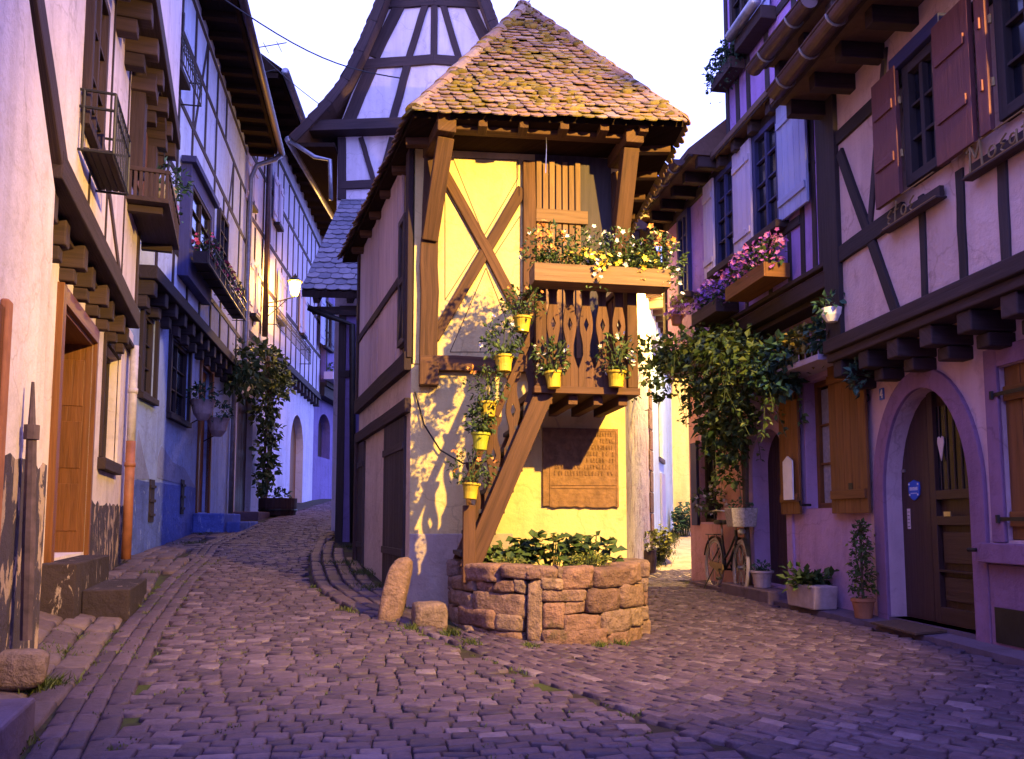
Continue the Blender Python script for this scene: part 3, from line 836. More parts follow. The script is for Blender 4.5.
# door to the balcony
dr = MB(FP); r0 = pu(536, 300)[0]; r1 = pu(583, 300)[0]; r2 = LP - .12
dr.box(r0, r2, 2.5, 4.55, .013, .02); dr.build('door_shade_sheet', 'p_plank', dv)  # flat dark sheet standing in for the shadowed door opening
sl = MB(FP); k = 7
for i in range(k):
    a = lerp(r0 + .01, r1, i / k); sl.box(a, a + (r1 - r0) / k * .76, 2.5, 4.47 - .03 * (i % 2), .021, .045)
t0 = pu(537, 215)[1]; sl.box(r0, r1 + .05, t0 - .07, t0 + .06, .046, .075)
sl.build('slatted_door', 'p_pale', dv, bevel=.003)
# roof
EFL, EFR, EBL, EBR = V((-.86, 6.70, 4.55)), V((1.56, 7.00, 4.62)), V((-2.30, 10.6, 4.54)), V((1.42, 11.0, 4.70))
AP, AB = V((.14, 8.70, 6.84)), V((-.30, 9.80, 6.86))
m = MB(); dn = V((0, 0, -.05))
m.faces([EFL, EFR, EBR, EBL, AP, AB, EFL + dn, EFR + dn, EBR + dn, EBL + dn],
        [(0, 1, 4), (1, 2, 5, 4), (2, 3, 5), (3, 0, 4, 5), (9, 8, 7, 6), (0, 6, 7, 1), (1, 7, 8, 2), (2, 8, 9, 3), (3, 9, 6, 0)])
rf = m.build('roof', 'soffit', dv)
m = MB(); k = dict(tw=.115, expo=.082, jit=.015, lift=.024, th=.011, skip=.008)
tiles(m, EFL + V((.0, -.09, -.08)), EFR + V((.02, -.09, -.08)), AP, AP, **k); tiles(m, EBL + V((-.05, 0, -.05)), EFL + V((-.02, -.04, -.05)), AB, AP, **k)
tiles(m, EFR + V((.04, -.04, -.05)), EBR + V((.05, 0, -.05)), AP, AB, **k); tiles(m, EBR, EBL, AB, AB, **k)
ridge_caps(m, EFL + V((.0, .0, .03)), AP + V((0, 0, .04))); ridge_caps(m, EFR + V((0, 0, .03)), AP + V((0, 0, .04))); ridge_caps(m, AP + V((0, 0, .06)), AB + V((0, 0, .06)))
m.build('roof_tiles', 'tile', rf)
ms = MB(); nF = (EFR - EFL).cross(AP - EFL).normalized()
if nF.z < 0: nF = -nF
for _ in range(330):
    s_, t_ = RND.random(), RND.random() ** .9
    if s_ + t_ > 1: s_, t_ = 1 - s_, 1 - t_
    p = EFL + (EFR - EFL) * s_ + (AP - EFL) * t_
    if noise.noise(p * 1.9 + V((3, 1, 7))) < -.02: continue
    sz = RND.uniform(.012, .038); ms.rock(p + nF * .055, (EFR - EFL).normalized() * sz * 1.5, (AP - EFL).normalized() * sz, nF * sz * .8, k=2.4, n=2, nz=.25)
mo_ = ms.build('moss', 'moss', rf, smooth=True, kind='stuff')
m = MB()
for t in (.10, .25, .40, .55, .70, .85):
    p = EFL.lerp(EFR, t); beam3(m, p + V((0, .0, -.075)), p + V((-.02, .17, -.075)), .08, .06)
for (e, f) in ((EFL, EBL), (EFR, EBR)):
    for t in (.1, .25, .4, .55, .7, .85):
        p = e.lerp(f, t); sgn = 1 if e is EFL else -1; beam3(m, p + V((sgn * .03, 0, -.085)), p + V((sgn * .4, 0, -.085)), .08, .07)
build_each(m, 'rafter', 'p_timber', rf, bevel=.005)
# plaque with carved lines
pr = FP.rect(543, 507, 618, 429, .03)
m = MB(FP); poly = [(pr[0], pr[3]), (pr[1], pr[3])] + [(lerp(pr[1], pr[0], i / 14), pr[2] + RND.uniform(-.012, .012)) for i in range(15)]
m.prism(poly, .002, .035)
pq = m.build('plaque', 'plaque', dv, bevel=.004)
m = MB(FP); W = pr[1] - pr[0]; H = pr[3] - pr[2]
for (p, q) in (((.03, .97), (.97, .97)), ((.09, .0), (.09, .97)), ((.09, .24), (.98, .24)), ((.97, .02), (.97, .97)), ((.09, .28), (.98, .28))):
    m.bar((pr[0] + p[0] * W, pr[2] + p[1] * H), (pr[0] + q[0] * W, pr[2] + q[1] * H), .008, .035, .042)
for row in range(7):
    y = pr[2] + H * (.90 - row * .083); x = pr[0] + W * .15
    while x < pr[0] + W * .92:
        k = RND.random(); gw = RND.uniform(.012, .024)
        if RND.random() < .84:                                   # worn letters: strokes and bowls
            for _ in range(2 if k < .6 else 3):
                xa, xb = x + RND.uniform(0, gw), x + RND.uniform(0, gw); m.bar((xa, y), (xb, y + .038), .007, .035, .043)
            if k > .4: m.bar((x, y + .019), (x + gw, y + .02 + RND.uniform(-.015, .015)), .006, .035, .042)
        x += gw + .012
for row in range(3):
    y = pr[2] + H * (.07 + row * .05); m.bar((pr[0] + W * .2, y), (pr[0] + W * .8, y), .006, .035, .038)
m.build('carved_letters', 'plaque', pq)
# balcony
WF = .90
b0 = FP.uv(536, 390, WF)[0]; b1 = FP.uv(637, 390, WF)[0]; zf = FP.uv(590, 391, WF)[1]; zr = FP.uv(590, 283, WF)[1]
bal = MB(FP); bal.box(b0 - .02, b1 + .02, zf - .03, zf + .03, .05, WF + .03)
for i in range(4): bal.box(lerp(b0, b1, (i + .5) / 4) - .04, lerp(b0, b1, (i + .5) / 4) + .04, zf - .11, zf - .031, .05, WF - .05)
bl = bal.build('balcony', 'p_wood', dv, bevel=.005)
def half(m, uc, s, hw, v0, v1, w0, w1, gap=.0):
    """half of a fretwork board: vase-shaped edge outside, diamond notch inside"""
    H = v1 - v0; pr_ = [(0, 1), (.17, 1), (.20, .84), (.30, .42), (.40, .45), (.52, .76), (.585, .82), (.65, .76), (.78, .44), (.88, .48), (.95, .86), (1, .95)]
    out = [(uc + s * hw * k, v0 + H * t) for t, k in pr_]
    dz = .060; dc = v0 + H * .585
    inn = [(uc, v1), (uc, dc + dz), (uc + s * hw * .30, dc), (uc, dc - dz), (uc, v0)]
    pts = out + inn
    if s > 0: m.prism(pts, w0, w1)
    else: m.prism(list(reversed(pts)), w0, w1)
nb = 5; w_ = (b1 - b0 - .16) / nb
for i in range(nb):
    c = b0 + .08 + w_ * (i + .5); bb = MB(FP)
    for s in (-1, 1): half(bb, c, s, w_ / 2 - .001, zf + .032, zr + .02, WF - .035, WF - .005)
    bb.build('fretwork_board', 'p_wood', bl, bevel=.002)
bp = MB(FP)
for c in (b0 + .04, b1 - .04):
    bp.box(c - .045, c + .045, zf + .031, zr - .02, WF - .07, WF + .025)
bp.box(b0 - .02, b1 + .04, zr + .021, zr + .075, WF - .075, WF + .03)
bp.box(b1 - .075, b1 - .015, zr + .021, zr + .07, .05, WF - .08); bp.box(b0 + .015, b0 + .06, zr + .021, zr + .07, .05, WF - .08)
build_each(bp, 'railing_post', 'p_timber', bl, bevel=.006)
bs = MB(FP)                                                      # side panel of the balcony, right
for i in range(5):
    w0 = .08 + i * .155; bs.box(b1 - .05, b1 - .025, zf + .032, zr + .02, w0, w0 + .125)
bs.build('side_panel', 'p_wood', bl, bevel=.003)
# stair
WS = WF - .02
s0 = FP.uv(469, 570, WS); s1 = FP.uv(545, 392, WS)
stp = MB(FP)
stp.bar(s0, s1, .16, WS - .06, WS); stp.bar((s0[0], s0[1]), (s1[0], s1[1]), .16, .14, .19)
sr = stp.build('stair', 'p_wood', dv, bevel=.006)
tr = MB(FP)
for i in range(8):
    t = (i + .7) / 8.4; u = lerp(s0[0], s1[0], t); v = lerp(s0[1], s1[1], t); tr.box(u - .12, u + .10, v - .018, v + .018, .192, WS - .062)
build_each(tr, 'tread', 'p_plank', sr, bevel=.004)
h0 = FP.uv(464, 520, WS); h1 = FP.uv(535, 300, WS)
for t in (.10, .36, .62, .88):
    u = lerp(s0[0], s1[0], t) - .02; va = lerp(s0[1], s1[1], t) - .05; vb = va + .78; sl = MB(FP)
    for s in (-1, 1): half(sl, u, s, .074, va, vb, WS - .088, WS - .064)
    sl.build('fretwork_slat', 'p_wood', sr, bevel=.002)
hr = MB(FP)
hr.bar((s0[0] - .02, s0[1] + .70), (s1[0] - .02, s1[1] + .70), .055, WS - .062, WS - .03)
hr.box(s0[0] - .05, s0[0] + .05, s0[1] - .10, s0[1] + .52, WS - .05, WS + .02)
hr.build('handrail', 'p_wood', sr, bevel=.005)
m = MB(); m.tube([FP.P(*FP.uv(415 + 4 * math.sin(0), 392, .02), .02), FP.P(*FP.uv(424, 425, .03), .05), FP.P(*FP.uv(440, 450, .04), .05), FP.P(*FP.uv(462, 464, .04), .12), FP.P(*FP.uv(492, 462, .04), .2)], .008, 6)
m.build('cable', 'iron', dv)
m = MB(); p = FP.P(*FP.uv(546, 122, .46), .46); m.tube([p, p + V((.004, 0, -.25)), p + V((-.004, .01, -.48))], .004, 5); m.build('pull_cord', 'chrome', dv)

# flower boxes and pots on the dovecote
def pot_plant(name, label, cat, loc, pr_, ph, group, potmat, leafm, flower=None, nf=0, n=130, rx=.13, rz=.15, lsize=.045, rim=True, droop=.3, parts='foliage'):
    t = thing(name, label, cat, loc, group); x, y, z = loc
    m = MB(); m.lathe((x, y, z), [(pr_ * .72, 0), (pr_ * .80, ph * .45), (pr_ * .95, ph * .84), (pr_ * 1.08, ph * .86), (pr_ * 1.08, ph), (pr_ * .9, ph), (pr_ * .85, ph * .9)], 18); m.build('pot', potmat, t, smooth=False, bevel=.003)
    m = MB(); c = (x, y, z + ph + rz * .75)
    leaves(m, c, rx, rx, rz, n, lsize, droop=droop * .5); sprigs(m, (x, y, z + ph), rx * 1.15, rx * 1.15, rz * 1.7, 11, .22 * droop / .3, lsize * .9)
    f = m.build('foliage', leafm, t)
    m = MB()
    for k in range(6):
        a = RND.uniform(0, 6.28); m.tube([(x, y, z + ph * .8), (x + math.cos(a) * rx * .4, y + math.sin(a) * rx * .4, z + ph + rz), (x + math.cos(a) * rx * .8, y + math.sin(a) * rx * .8, z + ph + rz * 1.5)], .004, 5)
    m.build('stem', 'stem', f)
    if flower:
        m = MB(); flowers(m, (x, y, z + ph + rz * .9), rx * 1.05, rx * 1.05, rz * 1.15, nf, .02); m.build('flowers', flower, t)
    return t
GP = 'flower pots hung on the dovecote stair and balcony'
for (px_, py_, lab, potm, fl, lf, sz) in (
    (522, 332, 'yellow pot with orange flowers hanging highest beside the stair top', 'pot_yel', 'fl_orange', 'leaf', 1.15),
    (504, 372, 'yellow pot with white geraniums second highest on the stair rail', 'pot_yel', 'fl_white', 'leaf', 1.1),
    (488, 417, 'yellow pot of trailing green with few blooms in the middle of the stair', 'pot_yel', 'fl_orange', 'leaf', 1.1),
    (480, 450, 'dull lime pot of dense leaves below the middle of the stair', 'pot_lime', None, 'leaf', 1.0),
    (470, 499, 'lowest yellow pot of trailing leaves near the stair foot', 'pot_yel', 'fl_orange', 'leaf', 1.15),
    (554, 388, 'yellow pot with white blooms hanging at the left of the balcony front', 'pot_yel', 'fl_white', 'leaf', 1.1),
    (616, 387, 'yellow pot with pale pink blooms hanging at the right of the balcony front', 'pot_yel', 'fl_white', 'leaf', 1.1)):
    w = WF + .09; u, v = FP.uv(px_, py_, w); p = FP.P(u, v, w)
    k_ = RND.uniform(.9, 1.08); pt_ = pot_plant('flower_pot', lab, 'flower pot', tuple(p), .075 * k_, .135 * RND.uniform(.92, 1.05), GP, potm, lf, fl, int(RND.uniform(6, 12)) if fl == 'fl_orange' else int(RND.uniform(9, 18)), int(RND.uniform(130, 200)), .13 * sz * RND.uniform(.9, 1.25), .14 * sz * RND.uniform(.9, 1.25), .042 * RND.uniform(.85, 1.2)); pt_.rotation_euler = (RND.uniform(-.08, .08), RND.uniform(-.08, .08), RND.uniform(0, 6))
u0, u1, v0, v1 = FP.rect(533, 281, 668, 264, WF + .2); v0 = FP.uv(590, 283, WF + .26)[1]; v1 = v0 + .15
fb = thing('flower_box', 'long pale wooden flower box of white, yellow and orange blooms on the balcony rail', 'flower box', tuple(FP.P((u0 + u1) / 2, v0, WF + .12)))
m = MB(FP); bw0, bw1 = WF + .031, WF + .26
m.box(u0, u1, v0, v1, bw1 - .022, bw1); m.box(u0, u1, v0, v1, bw0, bw0 + .022); m.box(u0 + .001, u0 + .022, v0, v1, bw0 + .023, bw1 - .023); m.box(u1 - .022, u1 - .001, v0, v1, bw0 + .023, bw1 - .023)
m.box(u0 + .023, u1 - .023, v0, v0 + .02, bw0 + .023, bw1 - .023); m.build('box', 'p_pale', fb, bevel=.004)
m = MB(FP); m.box(u0 + .023, u1 - .023, v0 + .021, v1 - .03, bw0 + .023, bw1 - .023); m.build('soil', 'soil', fb)
m = MB(); mw = MB(); my = MB(); mo = MB(); n = 11
for i in range(n):
    t = (i + .5) / n; c = FP.P(lerp(u0, u1 + .1, t), v1 + .14 + .04 * math.sin(i * 2.3), (bw0 + bw1) / 2)
    leaves(m, c, .13, .13, .20, 150, .04, .5); sprigs(m, c + V((0, 0, -.1)), .16, .16, .28, 14, .25, .038)
    flowers(mw, c, .15, .15, .21, 5 if i != 6 else 26, .018)
    if i in (0, 1, 9): flowers(mo, c + V((0, 0, .05)), .14, .14, .17, 12, .026)
    if i in (3, 4, 5, 8): flowers(my, c - V((0, .04, .10)), .12, .12, .13, 16, .026)
    if i in (4, 10):
        for q in range(14): mw.flower(c + V((RND.gauss(0, .05), -.12 + RND.gauss(0, .03), -RND.uniform(.05, .35))), .022)
        for q in range(40): m.leaf(c + V((RND.gauss(0, .05), -.11 + RND.gauss(0, .03), -RND.uniform(.05, .38))), .04)
f = m.build('foliage', 'leaf', fb); mw.build('white_flowers', 'fl_white', fb); my.build('yellow_flowers', 'fl_yellow', fb); mo.build('orange_flowers', 'fl_orange', fb)

# stone planter in front of it
pt = thing('stone_planter', 'low curved planter of rough red sandstone blocks at the foot of the dovecote', 'planter', (.31, 6.9, .05))
CXp, CYp, RXp, RYp = .31, 7.08, .85, .90
zb = .02; ztop = .62
m = MB()
def hit(px_, py_):
    d = ray(px_, py_); ax_, ay_ = d.x / RXp, d.y / RYp; ox, oy = (0 - CXp) / RXp, (0 - CYp) / RYp
    A_q, B_q, C_q = ax_ * ax_ + ay_ * ay_, 2 * (ax_ * ox + ay_ * oy), ox * ox + oy * oy - 1
    disc = B_q * B_q - 4 * A_q * C_q
    t = (-B_q - math.sqrt(max(0, disc))) / (2 * A_q); p = CAMP + d * t
    return math.atan2((p.y - CYp) / RYp, (p.x - CXp) / RXp), p.z
def stone(b0, b1, z0, z1, r=None):
    mid = (b0 + b1) / 2; c = V((CXp + RXp * math.cos(mid), CYp + RYp * math.sin(mid), (z0 + z1) / 2)); t = V((-RXp * math.sin(mid), RYp * math.cos(mid), 0)); ln_ = t.length; t.normalize(); nn = V((t.y, -t.x, 0))
    hx = abs(b1 - b0) * .5 * ln_; hz = (z1 - z0) / 2
    m.rock(c - nn * (.10 + RND.uniform(-.012, .02)), t * (hx + .003) + V((0, 0, RND.uniform(-.012, .012))), nn * .125 + t * RND.uniform(-.02, .02), V((RND.uniform(-.006, .006), 0, hz + .002)), k=11, n=6, nz=.045, r=r)
SRC = [(75,172,478,530),(180,342,485,524),(356,448,488,553),(449,562,488,546),(545,578,476,533),(38,100,514,556),(104,154,530,559),(155,217,526,562),(218,252,524,563),(255,298,524,716),(291,356,520,554),(300,430,554,588),(365,429,587,623),(432,525,548,621),(526,590,536,606),
       (34,100,558,604),(102,252,562,632),(299,362,590,668),(363,470,626,681),(470,550,612,681),(549,590,607,660),(16,60,602,652),(62,162,606,662),(163,241,626,674),(20,106,654,692),(108,241,672,714),(299,484,669,722),(485,535,678,722),(536,590,660,710),(255,297,500,522),(343,357,488,520)]
for (x0, x1, y0, y1) in SRC:
    pa, pb = 440 + x0 / 2.918, 440 + x1 / 2.918; ya, yb = 400 + y0 / 2.918, 400 + y1 / 2.918
    (b0, _), (b1, _) = hit(max(pa, 449), (ya + yb) / 2), hit(min(pb, 641), (ya + yb) / 2)
    z1 = hit((pa + pb) / 2, ya)[1]; z0 = hit((pa + pb) / 2, yb)[1]
    stone(b0, b1, z0, z1)
for z0, z1 in ((-.05, .10), (.10, .22), (.22, .34), (.34, .46), (.46, .60)):
    for (b0, b1) in ((rad(160), rad(174)), (rad(174), rad(190)), (rad(348), rad(362)), (rad(362), rad(380))): stone(b0, b1, z0 + .06, z1 + .06)
m.build('stone_wall', 'sandstone', pt, smooth=True)
m = MB(); N = 40
for (rx, ry, z0, z1) in ((RXp - .07, RYp - .07, -.1, .575),):
    ring = [V((CXp + rx * math.cos(2 * math.pi * i / N), CYp + ry * math.sin(2 * math.pi * i / N), 0)) for i in range(N)]
    m.faces([p + V((0, 0, z0)) for p in ring] + [p + V((0, 0, z1)) for p in ring], [(i, (i + 1) % N, N + (i + 1) % N, N + i) for i in range(N)])
    m.faces([p + V((0, 0, z1)) for p in ring], [tuple(range(N))])
m.build('earth_core', 'mortar', pt)
def broad_plant(name, label, cat, c, rx, ry, h, n, size, lm, group=None, wid=.9):
    t = thing(name, label, cat, c, group); c = V(c); m = MB(); s = MB()
    for i in range(n):
        a = RND.uniform(0, 6.28); rr = math.sqrt(RND.random()); p = c + V((math.cos(a) * rr * rx, math.sin(a) * rr * ry, RND.uniform(.25, 1.0) * h * (1 - .35 * rr)))
        m.leaf(p, size * RND.uniform(.6, 1.3), V((math.cos(a) + RND.gauss(0, .5), math.sin(a) + RND.gauss(0, .5), RND.gauss(.1, .35))), V((RND.gauss(0, .4), RND.gauss(-.5, .4), 1)), wid)
        if i % 9 == 0: s.tube([c + V((math.cos(a) * rr * rx * .5, math.sin(a) * rr * ry * .5, 0)), p], .005, 5)
    f = m.build('foliage', lm, t); s.build('stem', 'stem', f); return t
broad_plant('leafy_plant', 'dark broad-leaved plant at the left end of the stone planter', 'plant', (-.10, 6.85, .56), .26, .22, .30, 190, .085, 'leaf')
broad_plant('leafy_plant', 'tallest broad-leaved plant in the middle of the stone planter', 'plant', (.33, 6.78, .56), .27, .22, .40, 230, .09, 'leaf')
broad_plant('leafy_plant', 'round-leaved plant at the right end of the stone planter', 'plant', (.70, 6.95, .56), .22, .20, .36, 150, .085, 'leaf')
broad_plant('cushion_plant', 'yellow green cushion plant hanging over the planter rim at right', 'plant', (.62, 6.48, .60), .17, .10, .17, 300, .03, 'leaf_yel', wid=.4)
broad_plant('cushion_plant', 'small yellow green cushion plant at the planter rim near the stair', 'plant', (-.02, 6.50, .60), .12, .08, .13, 190, .03, 'leaf_yel', wid=.4)
# guard stones
p = ground_px(392, 622); g = thing('guard_stone', 'tall pointed guard stone leaning against the dovecote corner', 'stone', (p.x, p.y, p.z))
m = MB(); m.rock((p.x, p.y + .12, p.z + .2), (.10, .02, .0), (0, .11, .02), (.05, .06, .29), k=3.2, n=6, nz=.09, r=.45); m.build('stone', 'sandstone', g, smooth=True)
p = ground_px(428, 630); g = thing('guard_block', 'squat square stone block between guard stone and planter', 'stone', (p.x, p.y, p.z))
m = MB(); m.rock((p.x, p.y + .1, p.z + .09), (.13, .03, 0), (-.03, .11, 0), (0, 0, .115), k=7, n=5, nz=.05, r=.6); m.build('stone', 'sandstone', g, smooth=True)

# ------------------------------------------------------------------ pinkish white house at the left
L1 = thing('townhouse', 'pinkish white old house with jettied floor, oak door and stone steps at left', 'house', tuple(FL1.P(4, .3, -1)))
F = FL1; WU = .20
q = lambda x, y, w=0.0: F.uv(x, y, w)
dh = (q(50, 500)[0], q(86, 500)[0], .70, q(60, 303)[1])
wh = (q(101, 420)[0], q(115, 420)[0], q(101, 458)[1], q(101, 338)[1])
m = MB(F); wall(m, 0, F.L, -.2, 3.46, [dh, wh], .45, 5); m.build('lower_wall', 'l1', L1)
zj = 3.29
uj = q(57, 190, WU)[0]; ue = q(136, 300, WU)[0]
m = MB(F); ua, va = q(-60, -190, WU)
m.prism([(uj, zj), (ue, zj), (ue, 5.98), (-.0, 5.98), (-.0, 5.35)], -4.8, WU)
m.build('upper_wall', 'l1', L1)
m = MB(F); m.box(.2, 7.75, 6.0, 9.4, -4.5, WU + .30); m.build('top_storey_wall', 'l1', L1)
m = MB(); m.faces([V((x, y, z)) for z in (-.2, 6.0) for (x, y) in ((-2.36, 2.5), (-6, 2.5), (-5.5, -8.8), (-2.0, -8.8))], [(0, 1, 2, 3), (7, 6, 5, 4), (0, 4, 5, 1), (1, 5, 6, 2), (2, 6, 7, 3), (3, 7, 4, 0)])
m.build('sky_light_blocker', 'l1', L1)  # unseen block beside the camera, added to cut the sky light
# proud near bay with curved edge and arched opening
m = MB(F); edge = [(57, 190), (55, 230), (54, 268), (50, 300), (47, 350), (45, 420), (43, 500), (41, 575)]
pe = [q(x, y, .25) for x, y in edge]
m.prism([(0, -.2)] + [(pe[-1][0], -.2)] + [p for p in reversed(pe)] + [(0, 5.3)], .003, .25)
m.build('near_bay', 'l1', L1, bevel=.05)
ar = q(0, 420, .25)[0]
m = MB(F); m.box(ar - .9, ar - .12, .1, 2.05, .252, .275); m.build('gate', 'oak_door', L1)
m = MB(F); m.box(ar - .12, ar - .03, .3, 2.1, .252, .29); m.build('gate_surround', 'terra', L1, bevel=.01)
# peeling plinths
m = MB(F)
def jag(u0, u1, v0, v1, w, n=24, j=.03):
    m.prism([(u0, v0), (u1, v0)] + [(lerp(u1, u0, i / n), v1 + RND.uniform(-j, j)) for i in range(n + 1)], w - .02, w + .004)
jag(0, pe[-1][0] - .005, .0, 1.33, .25); jag(dh[1] + .07, F.L - .02, .2, 1.18, .0)
build_each(m, 'plinth', 'l1_plinth', L1)
# jetty beam and its rising part, joist ends
m = MB(F); a = q(57, 190, WU + .03); b = (ue + .02, zj + .02)
m.bar((uj - .1, zj + .03), b, .20, WU - .2, WU + .05, 6, .006)
m.bar((-.1, 5.4), (uj + .02, zj + .05), .19, WU - .2, WU + .045, 6, .006)
k = 8
for i in range(k):
    u = lerp(uj + .1, ue - .1, i / (k - 1)); m.box(u - .07, u + .07, zj - .29, zj - .10, -.05, WU - .02 - .03 * (i % 2)); m.box(u - .06, u + .06, zj - .40, zj - .295, -.05, WU * .55)
m.bar((uj, zj - .12), (F.L, zj - .12), .05, -.04, WU - .1)
m.build('jetty_beam', 'timber_b', L1, bevel=.012)
m = MB(F); z2 = 5.92
m.bar((.2, z2), (7.82, z2), .2, WU - .1, WU + .34, 6, .006)
for i in range(13):
    u = lerp(.6, 7.7, i / 12); m.box(u - .08, u + .08, z2 - .28, z2 - .101, WU - .05, WU + .30); m.box(u - .07, u + .07, z2 - .42, z2 - .285, WU - .05, WU + .18)
m.build('upper_jetty', 'timber_b', L1, bevel=.012)
# upper framing
m = MB(F)
for x in (88, 104, 122): 
    u = q(x, 250 if x > 100 else 200, WU)[0]; m.bar((u, zj + .1), (u, 5.8), .035 if x != 104 else .05, WU - .05, WU + .012, 4, .003)
m.bar((q(86, 170, WU)[0], 4.6), (q(120, 290, WU)[0], zj + .1), .10, WU - .05, WU + .014, 4, .006)
m.bar((q(80, 60, WU)[0], 5.6), (q(104, 110, WU)[0], 5.0), .10, WU - .05, WU + .014, 4, .006)
u = ue - .06; m.bar((u, zj + .12), (u, 5.8), .14, WU - .05, WU + .02, 4, .006)
m.build('timber_frame', 'timber_b', L1, bevel=.005)
# door: oak lining in the deep recess, leaf, iron
m = MB(F); u0, u1, v0, v1 = dh
m.box(u0 - .12, u0 - .002, v0 - .05, v1 + .14, -.02, .05); m.box(u1 + .002, u1 + .07, v0 - .05, v1 + .14, -.02, .04); m.box(u0 - .001, u1 + .001, v1 + .002, v1 + .14, -.02, .045)
m.box(u1 - .03, u1 - .002, v0, v1, -.43, .0); m.box(u0 + .002, u0 + .03, v0, v1, -.43, 0); m.box(u0 + .031, u1 - .031, v1 - .03, v1 - .002, -.43, 0)
for y in (.9, 1.5, 2.1): m.box(u1 - .04, u1 - .031, y, y + .45, -.38, -.06)
df = m.build('door_frame', 'oak_door', L1, bevel=.006)
m = MB(F); um = (u0 + u1) / 2
m.box(u0 + .032, u1 - .032, v0, v1 - .032, -.42, -.37)
for (a, b, c, d) in ((u0 + .06, um - .02, v0 + .1, v0 + .8), (um + .02, u1 - .06, v0 + .1, v0 + .8), (u0 + .06, um - .02, v0 + .9, v1 - .2), (um + .02, u1 - .06, v0 + .9, v1 - .2)): m.box(a, b, c, d, -.369, -.35)
dd = m.build('door', 'oak_door', L1, bevel=.006)
m = MB(F)
for i in range(5): x = lerp(um + .04, u1 - .08, i / 4); m.tube([F.P(x, v0 + .95, -.34), F.P(x, v1 - .25, -.34)], .008, 6)
m.lathe(F.P(um + .0, v0 + 1.0, -.33), [(.0, -.03), (.03, -.01), (.03, .01), (0, .03)], 10); m.build('handle', 'iron', dd)
m = MB(F)
zu = lambda z: (z - 2.5) / .947
m.box(zu(5.95), zu(7.5), .05, .68, .006, .26); m.build('door_step', 'step_stone', L1, bevel=.012)
m = MB(F); m.box(zu(6.2), zu(7.4), .05, .46, .262, .60); m.build('lower_step', 'step_stone', L1, bevel=.012)
window(L1, F, (wh[0], wh[1], wh[2], wh[3]), -.12, 'timber', .05, 1, 3, sill=None, shutters=())
m = MB(F)
for i in range(2):
    a = wh[1] + .012 + i * .15; m.box(a, a + .145, wh[2] - .04, wh[3] + .05, .01, .04)
m.build('shutter', 'l1', L1, bevel=.004)
m = MB(F); m.box(wh[0] - .12, wh[1] + .12, wh[2] - .13, wh[2] - .005, -.1, .08); m.box(wh[0] - .06, wh[0] - .003, wh[2], wh[3] + .1, -.1, .03); m.box(wh[0] - .06, wh[1] + .06, wh[3] + .003, wh[3] + .10, -.1, .035); build_each(m, 'window_surround', 'timber_b', L1, bevel=.01)
# leaning post by the bay
m = MB(); p0 = F.P(*q(26, 640, .34), .34); p1 = F.P(*q(33, 382, .30), .30); pm = p0.lerp(p1, .8)
m.tube([p0, p0.lerp(p1, .4), pm], [.03, .034, .026], 8); m.tube([pm, p1], [.022, .008], 8); m.tube([pm - V((0, 0, .04)), pm + V((0, 0, .04))], .04, 8); m.build('prop_post', 'old_post', L1)
# upper window with iron basket
zu = lambda z: (z - 2.5) / .947
wr = (zu(5.65), zu(6.3), 3.95, 5.25)
window(L1, F, wr, WU + .012, 'timber_b', .07, 2, 3, proud=.05)
m = MB(F); a, b = zu(5.6), zu(6.35); t0 = 3.72; t1 = 4.18
for w in (WU + .03, WU + .24):
    for y in (t0, (t0 + t1) / 2 + .1, t1): m.tube([F.P(a, y, w), F.P(b, y, w)], .011, 6)
    for x in (a, b): m.tube([F.P(x, t0, w), F.P(x, t1, w)], .011, 6)
for x in (a, b):
    for y in (t0, t1, (t0 + t1) / 2 + .1): m.tube([F.P(x, y, WU + .0), F.P(x, y, WU + .24)], .011, 6)
for i in range(1, 9): x = lerp(a, b, i / 9); m.tube([F.P(x, t0, WU + .24), F.P(x, t1, WU + .24)], .006, 5); 
bas = m.build('window_basket', 'iron', L1)
m = MB(F)
for i in range(4): x = lerp(WU + .03, WU + .23, i / 4); m.box(a + .02, b - .02, t0 + .005, t0 + .03, x, x + .045)
m.build('basket_floor', 'timber', bas)
# wooden loading bay with arched hood and little slatted balcony
W8 = WU + .14; oa, ob = zu(8.0), zu(9.35); ov0, ov1 = 4.62, 6.0
m = MB(F)
m.box(oa, oa + .2, ov0, ov1 + .02, WU, W8); m.box(ob - .2, ob, ov0, ov1 + .02, WU, W8)
N = 12; cu = (oa + ob) / 2; hw = (ob - oa) / 2 - .2
inn = [(cu - math.cos(math.pi * i / N) * hw, ov1 - .52 + math.sin(math.pi * i / N) * .34) for i in range(N + 1)]
out = [(cu - math.cos(math.pi * i / N) * (hw + .24), ov1 - .48 + math.sin(math.pi * i / N) * .56) for i in range(N + 1)]
for i in range(N): m.prism([inn[i], inn[i + 1], out[i + 1], out[i]], WU, W8 + .10)
m.box(oa + .201, ob - .201, ov0, ov1 - .4, WU - .02, WU + .03)
lb = m.build('loading_bay', 'timber_b', L1, bevel=.008)
m = MB(F); m.box(oa + .24, ob - .24, ov0 + .05, ov1 - .45, WU + .031, WU + .045); m.build('bay_door', 'oak_door', lb)
m = MB(F); bz0, bz1 = 4.34, 4.66; a, b = oa - .04, ob + .06; WB = WU + .40
for i in range(9): x = lerp(a + .03, b - .03, i / 8); m.box(x - .03, x + .03, bz0 + .03, bz1 - .025, WB - .03, WB)
for i in range(7): x = lerp(WU + .03, WB - .06, i / 6); m.box(a, a + .025, bz0 + .03, bz1 - .025, x - .017, x + .017)
m.box(a, b, bz1 - .024, bz1 + .02, WB - .04, WB + .01); m.box(a - .01, a + .035, bz1 - .024, bz1 + .02, WU, WB - .041)
